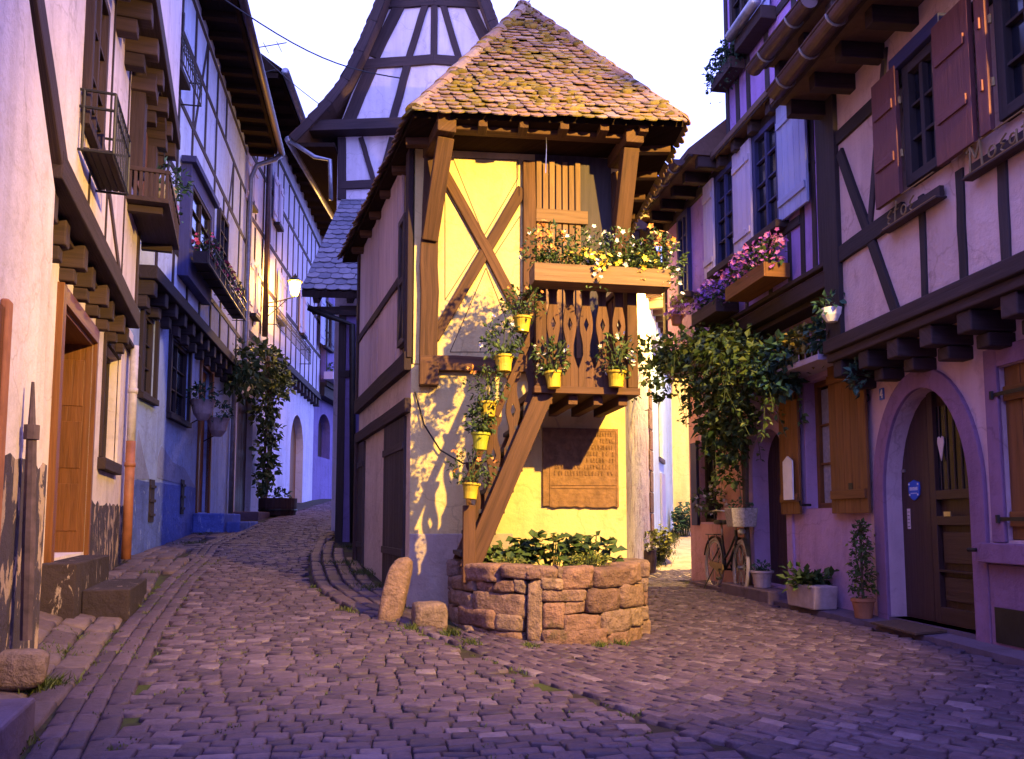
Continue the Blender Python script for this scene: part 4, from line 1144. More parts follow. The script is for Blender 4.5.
m.box(a - .01, b + .02, bz0 - .02, bz0 + .029, WU, WB + .01)
for x in (a + .12, b - .15): m.prism([(x, bz0 - .021), (x + .08, bz0 - .021), (x + .08, bz0 - .1), (x, bz0 - .1)], WU, WB - .06)
m.build('bay_balcony', 'timber_b', L1, bevel=.004)
# drainpipe at the house joint
m = MB(); w = .10; U = q(131, 440, w)[0]; zt = zj - .1; zm = F.uv(131, 441, w)[1]
m.tube([F.P(U, zt, w), F.P(U, zm, w)], .05, 10); m.tube([F.P(U, zm + .6, w), F.P(U, zm + .66, w)], .06, 10); dp = m.build('drainpipe', 'pipe_white', L1, smooth=True)
m = MB(); m.tube([F.P(U, zm - .002, w), F.P(U, gz(F.P(U, 0, w).x, 10.2) + .05, w)], .058, 10); m.tube([F.P(U, zm - .32, w), F.P(U, zm - .27, w)], .068, 10); m.build('pipe_foot', 'pipe_terra', dp, smooth=True)

# ------------------------------------------------------------------ blue house
L2 = thing('townhouse', 'pale blue jettied house with bright blue painted plinth behind the rusty drainpipe', 'house', tuple(FL2.P(3.6, .7, -1)))
F = FL2; WU = .22; q = lambda x, y, w=0.0: F.uv(x, y, w); zj = 4.34
h1 = F.rect(139, 392, 156, 306); h1 = (h1[0], h1[1], q(139, 392)[1], q(139, 306)[1])
h2 = (q(168, 400)[0], q(187, 400)[0], q(168, 413)[1], q(168, 333)[1])
h3 = (q(198, 450)[0], q(209, 450)[0], 1.15, q(198, 362)[1])
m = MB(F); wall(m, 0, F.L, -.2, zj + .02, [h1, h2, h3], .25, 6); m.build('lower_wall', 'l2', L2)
for h in (h1, h2):
    window(L2, F, h, -.06, 'timber', .07, 2, 3, sill='timber', lintel='timber')
m = MB(F); k = 3
for h in (h1, h2): 
    m.box(h[0] - .09, h[0] - .002, h[2] - .002, h[3] + .002, -.02, .05); m.box(h[1] + .002, h[1] + .09, h[2] - .002, h[3] + .002, -.02, .05)
build_each(m, 'window_surround', 'timber', L2, bevel=.008)
m = MB(F); 
for i in range(4): m.box(lerp(h3[0], h3[1], i / 4) + .003, lerp(h3[0], h3[1], (i + 1) / 4) - .003, h3[2], h3[3], -.15, -.1)
m.build('door', 'shut_brown', L2)
m = MB(F); m.box(h3[0] - .1, h3[0], 1.1, h3[3] + .1, -.05, .04); m.box(h3[1], h3[1] + .1, 1.1, h3[3] + .1, -.05, .04); m.box(h3[0], h3[1], h3[3], h3[3] + .1, -.05, .04); m.build('door_frame', 'shut_brown', L2, bevel=.006)
# plinth with jagged damp line
m = MB(F); vp = q(140, 481)[1]; ux = h3[0] - .12
m.prism([(0.02, .2), (ux, .2)] + [(lerp(ux, .02, i / 20), vp + .05 * (1 - i / 20) + RND.uniform(-.012, .012)) for i in range(21)], -.02, .012); m.build('plinth', 'l2_plinth', L2)
m = MB(F)
m.prism([q(133, 479), q(149, 479), q(143, 455), q(138, 430)], -.02, .007); m.prism([q(157, 478), (ux, vp + .04), q(184, 468), q(172, 462), q(166, 452), q(161, 446), q(158, 456)], -.02, .007); m.build('damp_stain', 'l2_grey', L2)
m = MB(F)
for (x0, x1, y0, y1) in ((147, 153, 522, 480), (179, 183, 514, 480)):
    r = F.rect(x0, y0, x1, y1); m.box(r[0], r[1], r[2], r[3], .01, .03)
    for j in range(3): y = lerp(r[2], r[3], (j + .5) / 3); m.box(r[0] - .02, r[1] + .02, y - .02, y + .02, .031, .05)
build_each(m, 'cellar_grille', 'timber', L2)
m = MB(F); m.box(h3[0] - .3, h3[1] + .5, .2, 1.13, .015, .55); m.box(h3[0] - .1, h3[1] + 1.2, .2, .98, .555, .8); m.build('door_step', 'l2_plinth', L2, bevel=.02)
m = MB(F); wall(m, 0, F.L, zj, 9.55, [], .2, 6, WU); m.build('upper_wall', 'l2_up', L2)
m = MB(F); m.bar((-.02, zj), (F.L, zj), .18, WU - .2, WU + .05, 6, .006)
for i in range(13): u = lerp(.15, F.L - .15, i / 12); m.box(u - .09, u + .09, zj - .30, zj - .095, -.05, WU + .0); m.box(u - .08, u + .08, zj - .46, zj - .305, -.05, WU * .6)
m.build('jetty_beam', 'timber', L2, bevel=.012)
m = MB(F); w0, w1 = WU - .04, WU + .015
for v in (5.0, 6.15, 7.3, 8.4, 9.3): m.bar((0, v), (F.L, v), .10, w0, w1, 6, .008)
for i in range(9):
    u = lerp(.08, F.L - .08, i / 8)
    for a, b in ((4.44, 4.95), (5.05, 6.1), (6.2, 7.25), (7.35, 8.35), (8.45, 9.25)):
        if RND.random() < .86: m.bar((u, a), (u, b), .095, w0, w1 + .002, 3, .006)
for (i, a, b) in ((0, 5.05, 7.25), (5, 6.2, 8.35), (2, 7.35, 9.25)):
    u = lerp(.08, F.L, i / 8); m.bar((u + .1, a), (u + .85, b), .09, w0, w1 - .003, 4, .006)
m.build('timber_frame', 'timber', L2, bevel=.005)
# dark oriel and the windows of the upper floors
OW = WU + .16; r = (q(190, 220, OW)[0], q(213, 240, OW)[0], q(190, 278, OW)[1], q(190, 160, OW)[1])
m = MB(F); wall(m, r[0], r[1], r[2], r[3], [(r[0] + .14, r[1] - .14, r[2] + .5, r[3] - .25)], .1, .155, OW)
m.box(r[0] - .08, r[1] + .08, r[3] + .002, r[3] + .1, WU + .02, OW + .08); m.build('oriel', 'timber_blue', L2, bevel=.006)
window(L2, F, (r[0] + .14, r[1] - .14, r[2] + .5, r[3] - .25), OW - .05, 'timber', .06, 2, 3)
r2 = (q(216, 240, WU)[0], q(225, 250, WU)[0], q(216, 262, WU)[1], q(216, 205, WU)[1])
window(L2, F, r2, WU + .03, 'timber', .07, 2, 3, sill='timber')
r3 = (q(160, 10, WU)[0], q(180, 20, WU)[0], q(160, 42, WU)[1], q(160, -40, WU)[1])
window(L2, F, r3, WU + .03, 'timber', .08, 2, 3, sill='timber', shutters=((-1, 'timber_blue', .3, .02),))
def iron_box(name, root, F, a, b, v0, v1, w0, w1):
    m = MB(F)
    for w in (w1,):
        for y in (v0, lerp(v0, v1, .55), v1): m.tube([F.P(a, y, w), F.P(b, y, w)], .012, 6)
    for x in (a, b):
        for y in (v0, v1): m.tube([F.P(x, y, w0), F.P(x, y, w1)], .012, 6)
    n = max(3, int((b - a) / .12))
    for i in range(n + 1):
        x = lerp(a, b, i / n); m.tube([F.P(x, v0, w1), F.P(x, v1, w1)], .007, 5)
        if i < n: 
            xm = x + (b - a) / n / 2; m.tube([F.P(xm + .035 * math.cos(t * .7), lerp(v0, v1, .78) + .035 * math.sin(t * .7), w1) for t in range(10)], .005, 4)
    return m.build(name, 'iron', root)
iron_box('window_railing', L2, F, r3[0] - .1, r3[1] + .2, r3[2] - .25, r3[2] + .1, WU, WU + .3)
# eaves, gutter and downpipe
m = MB(F); m.box(-.1, F.L + .1, 9.55, 9.62, -.3, WU + .62)
pts = [F.P(-.1, 9.62, WU + .66), F.P(F.L + .1, 9.62, WU + .66), F.P(F.L + .1, 12.2, -2.6), F.P(-.1, 12.2, -2.6), F.P(F.L + .1, 9.62, -6), F.P(-.1, 9.62, -6)]
m.faces(pts, [(0, 1, 2, 3), (1, 4, 2), (0, 3, 5), (3, 2, 4, 5), (0, 5, 4, 1)])
ro = m.build('roof', 'soffit', L2)
m = MB(F)
for i in range(14): u = lerp(0, F.L, i / 13); m.box(u - .06, u + .06, 9.43, 9.545, WU, WU + .56)
build_each(m, 'rafter', 'soffit', ro)
m = MB(); m.tube([F.P(-.1, 9.56, WU + .72), F.P(F.L + .12, 9.56, WU + .72)], .075, 10); gu = m.build('gutter', 'copper', L2, smooth=True)
m = MB(); up_ = F.L - .15; m.tube([F.P(F.L + .05, 9.5, WU + .70), F.P(F.L - .02, 9.35, WU + .58), F.P(up_, 9.12, WU + .2), F.P(up_, 8.8, WU + .08), F.P(up_, zj + .1, WU + .08), F.P(up_, zj - .1, WU - .02), F.P(up_, zj - .35, .08), F.P(up_, 1.1, .08)], .055, 10)
m.build('drainpipe', 'zinc', L2, smooth=True)
m = MB(); p = F.P(F.L - .4, 9.7, .3); m.tube([p, p + V((0, 0, 2.1))], .018, 6)
for z, l in ((2.0, .8), (1.35, .55), (1.2, .3)): m.tube([p + V((-l, .1, z)), p + V((l, -.1, z + .15))], .012, 5)
for k in range(5): m.tube([p + V((-.6 + k * .3, -.2, 2.0 + k * .03)), p + V((-.6 + k * .3, .2, 2.0 + k * .03))], .008, 4)
m.build('antenna', 'iron', L2)
# flower box on the oriel
fb2 = thing('flower_box', 'iron railed flower box of red blooms below the dark oriel of the blue house', 'flower box', tuple(F.P(r[0] + .6, r[2] + .3, WU + .5)))
a, b = r[0] + .05, r2[1] - .05; v0 = r[2] + .22
m = MB(F)
for y in (v0, v0 + .2, v0 + .36): m.tube([F.P(a, y, WU + .44), F.P(b, y, WU + .44)], .014, 6)
for i in range(9): x = lerp(a, b, i / 8); m.tube([F.P(x, v0, WU + .44), F.P(x, v0 + .36, WU + .44)], .009, 5); m.tube([F.P(x, v0, WU + .18), F.P(x, v0, WU + .44)], .009, 5)
m.build('railing', 'iron', fb2)
m = MB(F); m.box(a + .05, b - .05, v0 + .015, v0 + .2, WU + .20, WU + .41); m.build('box', 'timber', fb2)
m = MB(); mf = MB(); n = 9
for i in range(n):
    c = F.P(lerp(a, b, (i + .5) / n), v0 + .36, WU + .32); leaves(m, c, .16, .18, .2, 60, .07, .5)
    flowers(mf, c, .18, .2, .22, 9, .045)
m.build('foliage', 'leaf', fb2); mf.build('flowers', 'fl_red', fb2)
hg = thing('hanging_plant', 'hanging basket of fern and violet blooms beside the slatted little balcony', 'hanging plant', tuple(F.P(.9, 6.1, .8)))
c = F.P(*q(163, 188, WU + .35), WU + .35); m = MB(); m.lathe(c + V((0, 0, -.2)), [(.06, 0), (.14, .06), (.17, .16), (.17, .19), (.14, .19)], 14); m.build('basket', 'wicker', hg)
m = MB(); leaves(m, c + V((0, 0, .1)), .3, .3, .2, 130, .1, .4); sprigs(m, c, .3, .3, .25, 20, 1.0, .07); m.build('foliage', 'leaf_blue', hg)
m = MB(); flowers(m, c + V((0, 0, -.35)), .2, .2, .35, 40, .035); m.build('flowers', 'fl_violet', hg)
m = MB(); m.tube([c + V((0, 0, .1)), c + V((0, 0, .6)), F.P(*q(163, 165, WU), WU)], .008, 5); m.build('hanger', 'iron', hg)
for (px_, py_, lab, sz) in ((203, 400, 'fern in a grey bowl hung left of the dark doorway on the blue house', 1.0), (218, 418, 'dark leafy plant in a stone bowl hung right beside the grey fern bowl', 1.0)):
    w = .25; u, v = F.uv(px_, py_, w); p = F.P(u, v, w)
    t = thing('wall_pot', lab, 'flower pot', tuple(p), 'bowls hung by the blue house door')
    m = MB(); m.lathe(p + V((0, 0, -.35)), [(.08, 0), (.15, .1), (.2, .3), (.22, .34), (.18, .34)], 16); m.build('pot', 'pot_pale', t)
    m = MB(); leaves(m, p + V((0, 0, .1)), .25, .25, .2, 120, .1); m.build('foliage', 'leaf_blue', t)
    m = MB(); m.tube([p + V((0, 0, -.3)), F.P(u, v - .45, 0)], .012, 5); m.build('bracket', 'iron', t)

# ------------------------------------------------------------------ lavender white house
L3 = thing('townhouse', 'tall lavender white house with light shutters behind the lit wall lantern', 'house', tuple(FL3.P(5, 1.2, -1)))
F = FL3; WU = .2; zj = 5.45; q = lambda x, y, w=0.0: F.uv(x, y, w)
d1_ = (q(235, 450)[0] + .1, q(252, 450)[0], 1.2, q(240, 392)[1])
d2_ = (q(290, 460)[0], q(303, 460)[0], 1.35, q(296, 414)[1], 1.1)
m = MB(F); wall(m, 0, F.L, -.2, zj, [d1_, d2_], .3, 6); m.build('lower_wall', 'l3', L3)
m = MB(F); wall(m, 0, F.L, zj + .002, 11.4, [], .2, 6, WU); m.build('upper_wall', 'l3', L3)
m = MB(F)
for i in range(6): m.box(lerp(d1_[0], d1_[1], i / 6) + .004, lerp(d1_[0], d1_[1], (i + 1) / 6) - .004, d1_[2], d1_[3], -.2, -.14)
m.build('barn_door', 'door_dark', L3)
m = MB(F); 
for i in range(6): m.box(lerp(d2_[0], d2_[1], i / 6) + .004, lerp(d2_[0], d2_[1], (i + 1) / 6) - .004, d2_[2], d2_[3], -.29, -.24)
m.build('arched_door', 'shut_brown', L3)
m = MB(F); m.box(d1_[0] - .25, d1_[1] + .2, .6, 1.2, .01, .6); m.box(d1_[1] - .3, d1_[1] + .9, .6, 1.02, .605, .9); m.build('door_step', 'concrete', L3, bevel=.02)
m = MB(F); m.bar((q(262, 375)[0], zj), (F.L, zj), .2, WU - .2, WU + .05, 4, .006)
for i in range(14): u = lerp(q(262, 375)[0], F.L - .1, i / 13); m.box(u - .1, u + .1, zj - .35, zj - .105, -.05, WU)
m.build('jetty_beam', 'timber', L3, bevel=.01)
m = MB(F); w0, w1 = WU - .04, WU + .015
for v in (6.9, 8.1, 9.6, 10.8): m.bar((0, v), (F.L, v), .13, w0, w1, 6, .008)
for i in range(15):
    u = lerp(.1, F.L - .1, i / 14)
    for a, b in ((5.6, 6.8), (7.0, 8.0), (8.2, 9.5), (9.7, 10.7)): m.bar((u, a), (u, b), .10, w0, w1 + .002, 3, .006)
m.build('timber_frame', 'timber_b', L3, bevel=.005)
for (x0, x1, yb, yt) in ((244, 254, 206, 160), (272, 280, 226, 180), (247, 257, 316, 262), (276, 283, 322, 275), (298, 304, 335, 292)):
    a = q(x0, (yb + yt) / 2, WU)[0]; b = q(x1, (yb + yt) / 2, WU)[0]; mid = (x0 + x1) / 2
    v0, v1 = q(mid, yb, WU)[1], q(mid, yt, WU)[1]
    window(L3, F, (a + .28, b - .28, v0, v1), WU + .03, 'shut_white', .07, 2, 3, sill='timber', shutters=((-1, 'shut_white', .34, .02), (1, 'shut_white', .34, .02)))
m = MB(F); m.box(-.1, F.L + .1, 11.4, 11.48, -.3, WU + .7)
pts = [F.P(-.1, 11.48, WU + .75), F.P(F.L + .1, 11.48, WU + .75), F.P(F.L + .1, 14, -2.6), F.P(-.1, 14, -2.6), F.P(F.L + .1, 11.48, -6), F.P(-.1, 11.48, -6)]
m.faces(pts, [(0, 1, 2, 3), (1, 4, 2), (0, 3, 5), (3, 2, 4, 5), (0, 5, 4, 1)]); ro = m.build('roof', 'soffit', L3)
m = MB(F)
for i in range(18): u = lerp(0, F.L, i / 17); m.box(u - .07, u + .07, 11.26, 11.395, WU, WU + .65)
build_each(m, 'rafter', 'soffit', ro)
m = MB(); m.tube([F.P(-.1, 11.42, WU + .82), F.P(F.L + .1, 11.42, WU + .82)], .09, 10); m.build('gutter', 'zinc', L3, smooth=True)
m = MB(); u = q(267, 250, WU + .1)[0]; m.tube([F.P(u, 11.3, WU + .1), F.P(u, zj + .1, WU + .1)], .07, 8); m.build('drainpipe', 'copper', L3, smooth=True)
a, b = q(262, 318, WU)[0], q(300, 345, WU)[0]; vv = q(280, 334, WU)[1]
iron_box('window_railing', L3, F, a, b, vv - .25, vv + .2, WU, WU + .35)
# ivy over the barn door
iv = thing('climbing_ivy', 'thick green ivy hanging over the dark barn door under the lit lantern', 'climbing plant', tuple(F.P(d1_[1] + .6, 1.2, .1)))
m = MB(); s = MB()
for (px_, py_, r0, n) in ((236, 368, .55, 230), (254, 364, .62, 330), (270, 372, .55, 270), (284, 386, .3, 80), (246, 384, .4, 90), (268, 396, .45, 130), (265, 414, .38, 110), (270, 432, .32, 95), (266, 450, .32, 95), (268, 468, .28, 80), (264, 482, .28, 70), (280, 384, .3, 60)):
    c = F.P(*q(px_, py_, .35), .35); leaves(m, c, r0 * .9, r0 * .9, r0, n, .17, .7, .3, .4)
m.build('foliage', 'leaf_vine', iv)
for dx in (-.1, .12, .25): s.tube([F.P(d1_[1] + .6 + dx, 1.2, .15), F.P(d1_[1] + .7 + dx * 2, 2.6, .2), F.P(d1_[1] + .4 + dx, 4.2, .3), F.P(d1_[1] - .8 + dx, 5.0, .45)], .04, 6)
s.build('stem', 'bark', iv)
p = F.P(*q(278, 500, .7), .7); p.z = gz(p.x, p.y)
t = thing('half_barrel', 'weathered half barrel planter under the hanging ivy', 'barrel', tuple(p))
m = MB(); m.lathe(p, [(.42, 0), (.46, .2), (.46, .42), (.42, .42), (.40, .36)], 22); b_ = m.build('barrel', 'timber_b', t); m = MB(); m.lathe(p + V((0, 0, .1)), [(.462, 0), (.468, .03), (.462, .06)], 22); m.build('hoop', 'iron', b_)
m = MB(); leaves(m, p + V((0, 0, .5)), .35, .35, .15, 80, .12); m.build('foliage', 'leaf_blue', t)
def lantern(name, label, root_pt, body, power, col, size=.2, group=None):
    t = thing(name, label, 'lantern', tuple(body), group); b = V(body); r0 = V(root_pt); s = size
    m = MB()
    for k in range(6):
        a = math.pi / 3 * k; m.tube([b + V((math.cos(a) * s * .42, math.sin(a) * s * .42, -s)), b + V((math.cos(a) * s * .72, math.sin(a) * s * .72, s * .6))], s * .05, 5)
    for (z, rr) in ((-s, .42), (s * .6, .72)): m.tube([b + V((math.cos(k * math.pi / 6) * s * rr, math.sin(k * math.pi / 6) * s * rr, z)) for k in range(13)], s * .055, 5)
    m.build('frame', 'iron', t)
    m = MB(); m.lathe(b, [(s * .88, s * .62), (s * .80, s * .72), (s * .5, s * 1.0), (s * .28, s * 1.12), (s * .26, s * 1.3), (s * .1, s * 1.42), (s * .05, s * 1.6)], 12); m.build('cap', 'iron', t)
    m = MB(); 
    for k in range(6):
        a, c = math.pi / 3 * k, math.pi / 3 * (k + 1)
        m.face([b + V((math.cos(q_) * s * rr, math.sin(q_) * s * rr, z)) for (q_, rr, z) in ((a, .40, -s * .97), (c, .40, -s * .97), (c, .70, s * .58), (a, .70, s * .58))])
    m.build('glass', 'glow', t)
    m = MB(); under = b + V((0, 0, -s * 1.15))
    m.tube([r0, r0.lerp(under, .5) + V((0, 0, -.02)), under, b + V((0, 0, -s))], s * .07, 6)
    m.tube([r0 + V((0, 0, -.35)), r0.lerp(under, .3) + V((0, 0, -.22)), r0.lerp(under, .7) + V((0, 0, -.03))], s * .05, 6)
    m.tube([r0.lerp(under, .55) + V((0, 0, -.1)) + (under - r0).normalized() * .08 * math.cos(k * .6) + V((0, 0, .08 * math.sin(k * .6))) for k in range(9)], s * .035, 5)
    m.build('bracket', 'iron', t)
    l = bpy.data.lights.new(name + '_light', 'POINT'); l.energy = power; l.color = col; l.shadow_soft_size = s * .25
    lo = bpy.data.objects.new(name + '_light', l); COL.objects.link(lo); lo.parent = t; lo.location = (0, 0, -s * .2)
    return t
WARM = (1.0, .56, .12)
ub = q(268, 303, WU)[0]; rp = F.P(ub, q(268, 303, WU)[1], WU)
d_ = ray(295, 287); tt = (rp.y - .2) / d_.y; lp = CAMP + d_ * tt
lantern('wall_lantern', 'lit amber wall lantern on an iron bracket over the climbing lane', rp, lp, 130, (1.0, .52, .06), .22)

# ------------------------------------------------------------------ violet house at the bend
L4 = thing('townhouse', 'dim violet house with arched niche at the far end of the climbing lane', 'house', tuple(FL4.P(4, 1.7, -1)))
F = FL4; WU = .4; zj = 6.0; q = lambda x, y, w=0.0: F.uv(x, y, w)
n1 = (q(318, 440)[0], q(330, 440)[0], q(324, 458)[1], q(324, 414)[1], .6); n2 = (q(341, 450)[0], q(349, 450)[0], 1.7, q(345, 420)[1], .5)
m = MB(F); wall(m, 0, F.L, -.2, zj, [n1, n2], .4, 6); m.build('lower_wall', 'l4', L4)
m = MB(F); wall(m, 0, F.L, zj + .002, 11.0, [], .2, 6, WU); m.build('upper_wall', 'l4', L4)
m = MB(F); m.bar((0, zj), (F.L, zj), .25, WU - .2, WU + .06, 4, .006); m.box(0, F.L, zj - .5, zj - .13, -.05, WU - .02)
for v in (7.6, 9.6): m.bar((0, v), (F.L, v), .15, WU - .04, WU + .02, 4, .008)
for i in range(9): u = lerp(.1, F.L - .1, i / 8); m.bar((u, zj + .15), (u, 10.9), .14, WU - .04, WU + .018, 4, .006)
m.build('timber_frame', 'timber', L4, bevel=.01)
m = MB(F); m.box(n2[0], n2[1], n2[2], n2[3], -.38, -.33); m.build('door', 'timber_blue', L4)
m = MB(F); m.box(n1[0], n1[1], n1[2], n1[3], -.38, -.33); m.build('niche_back', 'timber_b', L4)
r = (q(323, 320, WU)[0], q(330, 320, WU)[0], q(326, 348, WU)[1], q(326, 300, WU)[1]); window(L4, F, r, WU + .03, 'timber', .08, 2, 3, sill='timber', shutters=((-1, 'shut_blue', .5, .02), (1, 'timber_blue', .5, .02)))
m = MB(F); pts = [F.P(-.1, 11.0, WU + .6), F.P(F.L, 11.0, WU + .6), F.P(F.L, 14, -3), F.P(-.1, 14, -3), F.P(F.L, 11, -6), F.P(-.1, 11, -6)]
m.faces(pts, [(0, 1, 2, 3), (1, 4, 2), (0, 3, 5), (3, 2, 4, 5), (0, 5, 4, 1)]); m.build('roof', 'tile_dark', L4)
t = thing('flower_box', 'small pale flower box under the shuttered window of the violet house', 'flower box', tuple(F.P(r[0], r[2], .6)))
u, v = q(334, 379, WU + .2); m = MB(F); m.box(u - .7, u + .7, v - .12, v + .15, WU + .02, WU + .35); m.build('box', 'shut_white', t); m = MB(); leaves(m, F.P(u, v + .3, WU + .2), .7, .25, .3, 120, .15); m.build('foliage', 'leaf', t)
for (px_, py_, lab, rr, fl) in ((317, 494, 'potted plant with red blooms standing by the arched brown door', .3, 'fl_red'), (343, 494, 'small round terracotta pot beside the violet house door', .22, None)):
    p = ground_px(px_, py_ + 2); pot_plant('potted_plant', lab, 'flower pot', tuple(p), rr * .85, rr * 1.2, None, 'terra', 'leaf_blue', fl, 25, 110 if fl else 40, rr * 1.3, rr * 1.3 if fl else .15, .14)

# ------------------------------------------------------------------ tall gable and its lean-to
G = thing('gabled_house', 'tall white half-timbered gable with flared eaves rising behind the dovecote', 'house', (-1.45, 17, .8))
F = FG; UC = 1.83; zE = 8.1
q = lambda x, y, w=0.0: F.uv(x, y, w)
prof = [(290, 137), (308, 118), (326, 99), (342, 78), (356, 50), (369, 20), (380, -8), (392, -45), (404, -80), (434, -160)]
po = [q(x, y, .35) for x, y in prof]; UC = po[-1][0]
half_w = [(q(338, 180)[0], -.1), (q(338, 135)[0], po[1][1] - .05)] + [(u + .12, v - .12) for u, v in po[3:-1]] + [(UC, po[-1][1] - .2)]
full = half_w + [(2 * UC - u, v) for u, v in reversed(half_w[:-1])]
m = MB(F); m.prism(full, -7, 0); m.build('gable_wall', 'g', G)
m = MB(F); inn = []
for i, (u, v) in enumerate(po):
    if i == len(po) - 1: inn.append((UC, v - .62))
    else:
        d = V((po[i + 1][0] - u, po[i + 1][1] - v)).normalized(); inn.append((u + d.y * .15, v - d.x * .15))
for s in (0, 1):
    f = (lambda p: p) if s == 0 else (lambda p: (2 * UC - p[0], p[1]))
    for i in range(len(po) - 1):
        pl = [f(po[i]), f(po[i + 1]), f(inn[i + 1]), f(inn[i])]
        if s: pl.reverse()
        m.prism(pl, -7.3, .34)
ro = m.build('roof', 'tile_dark', G)
m = MB()
for s in (0, 1):
    f = (lambda p: p) if s == 0 else (lambda p: (2 * UC - p[0], p[1]))
    for i in range(len(po) - 1):
        a, b = f(po[i]), f(po[i + 1]); A0, A1, B0, B1 = F.P(a[0], a[1], .36), F.P(a[0], a[1], -4), F.P(b[0], b[1], .36), F.P(b[0], b[1], -4)
        if s == 0: tiles(m, A1, A0, B1, B0, tw=.17, expo=.15, jit=.012)
        else: tiles(m, A0, A1, B0, B1, tw=.17, expo=.15, jit=.012)
m.build('roof_tiles', 'tile_dark', ro)
m = MB(F)
for s in (0, 1):
    f = (lambda p: p) if s == 0 else (lambda p: (2 * UC - p[0], p[1]))
    for i in range(len(po) - 1): m.bar(f((lerp(po[i][0], inn[i][0], .5), lerp(po[i][1], inn[i][1], .6))), f((lerp(po[i + 1][0], inn[i + 1][0], .5), lerp(po[i + 1][1], inn[i + 1][1], .6))), .17, .345, .39)
m.build('barge_board', 'timber_b', G, bevel=.01)
m = MB(F); w0, w1 = -.03, .05
def both(a, b, wd, ww=w1):
    p, r_ = q(*a), q(*b); m.bar(p, r_, wd, w0, ww, 4, .006); m.bar((2 * UC - p[0], p[1]), (2 * UC - r_[0], r_[1]), wd, w0, ww - .003, 4, .006)
both((305, 133), (434, 129), .21, .30); both((355, 66), (434, 60), .20); both((380, 5), (434, 2), .20, .056)
both((346, 128), (374, 62), .24, .045); both((374, 58), (412, -20), .22, .044); both((391, 128), (408, 64), .15, .047); both((409, 58), (426, 4), .13, .048)
p = q(433, 0); m.bar((UC, q(433, 58)[1]), (UC, p[1]), .13, w0, .046, 3, .005)
both((342, 138), (342, 200), .16, .045); both((340, 186), (434, 182), .16); both((361, 138), (374, 182), .10, .045); both((392, 138), (380, 182), .10, .045)
m.build('timber_frame', 'timber_b', G, bevel=.008)
m = MB(F); a = q(296, 140, .2); m.box(po[0][0] + .08, q(338, 150)[0], a[1] - .18, a[1] - .1, -6.5, .3); m.build('eave_soffit', 'soffit', G)
m = MB(); g0 = F.P(po[0][0] - .05, po[0][1] - .02, .3); m.tube([g0, F.P(po[0][0] - .05, po[0][1] - .02, -5)], .07, 8)
m.tube([g0 + V((.05, -.02, -.05)), F.P(*q(315, 157, .3), .3), F.P(*q(330, 160, .25), .25), F.P(*q(331, 200, .2), .2)], .04, 8); m.build('gutter', 'zinc', G, smooth=True)
m = MB(); m.box(-3.34, -3.27, 15.05, 21.9, 3.0, po[0][1] + .3); m.build('side_cladding', 'timber', G)  # dark sheet added so the side wall does not show lantern glow
# lean-to
LT = thing('lean_to', 'low lean-to with grey scalloped tile roof in front of the white gable', 'outbuilding', (-1.8, 13.6, .6))
F = FLT; m = MB(F); wall(m, 0, F.L, -.1, 4.55, [], .2, 1.95); m.build('wall', 'l4', LT)
m = MB(F); m.bar((.05, .5), (.05, 4.4), .12, -.03, .03, 4, .005); m.bar((0, 3.4), (F.L, 3.4), .12, -.03, .035, 4, .005); m.bar((0, 4.45), (F.L, 4.45), .16, -.05, .06, 4, .005); m.build('timber_frame', 'timber', LT, bevel=.006)
E0, E1, T0, T1 = V((-3.42, 12.72, 4.72)), V((-.4, 12.72, 4.62)), V((-3.3, 14.98, 7.12)), V((-.3, 14.98, 7.12))
m = MB(); dn = V((0, .05, -.09)); m.faces([E0, E1, T1, T0, E0 + dn, E1 + dn, T1 + dn, T0 + dn], [(0, 1, 2, 3), (7, 6, 5, 4), (0, 4, 5, 1), (1, 5, 6, 2), (2, 6, 7, 3), (3, 7, 4, 0)]); ro = m.build('roof', 'timber', LT)
m = MB(); tiles(m, E0, E1, T0, T1, tw=.2, expo=.175, jit=.008, lift=.03); m.build('roof_tiles', 'slate', ro)
m = MB(); m.tube([V((-3.36, 12.95, 4.5)), V((-3.0, 12.95, 4.35)), V((-2.62, 12.9, 4.2)), V((-2.55, 12.9, .6))], .05, 8); m.build('drainpipe', 'iron', LT, smooth=True)
m = MB()
for i in range(6): x = -3.2 + i * .55; beam3(m, V((x, 12.8, 4.58)), V((x, 13.2, 4.9)), .1, .1)
m.box(-3.3, -.5, 12.95, 13.02, 4.4, 4.52); build_each(m, 'rafter', 'timber', ro)

# overhead wires
m = MB(); a = CAMP + ray(225, 0) * 12; b = CAMP + ray(400, 78) * 15.2; m.tube([a.lerp(b, i / 12) - V((0, 0, .25 * math.sin(math.pi * i / 12))) for i in range(13)], .012, 5)
tag(m.build('overhead_wire', 'iron'), 'thicker sagging wire running across the pale sky to the white gable', 'wire')
m = MB(); a = CAMP + ray(236, 28) * 16; b = CAMP + ray(330, 112) * 15.3; m.tube([a.lerp(b, i / 12) - V((0, 0, .1 * math.sin(math.pi * i / 12))) for i in range(13)], .008, 5)
tag(m.build('overhead_wire', 'iron'), 'thin lower wire passing the roof antenna towards the gable eave', 'wire')
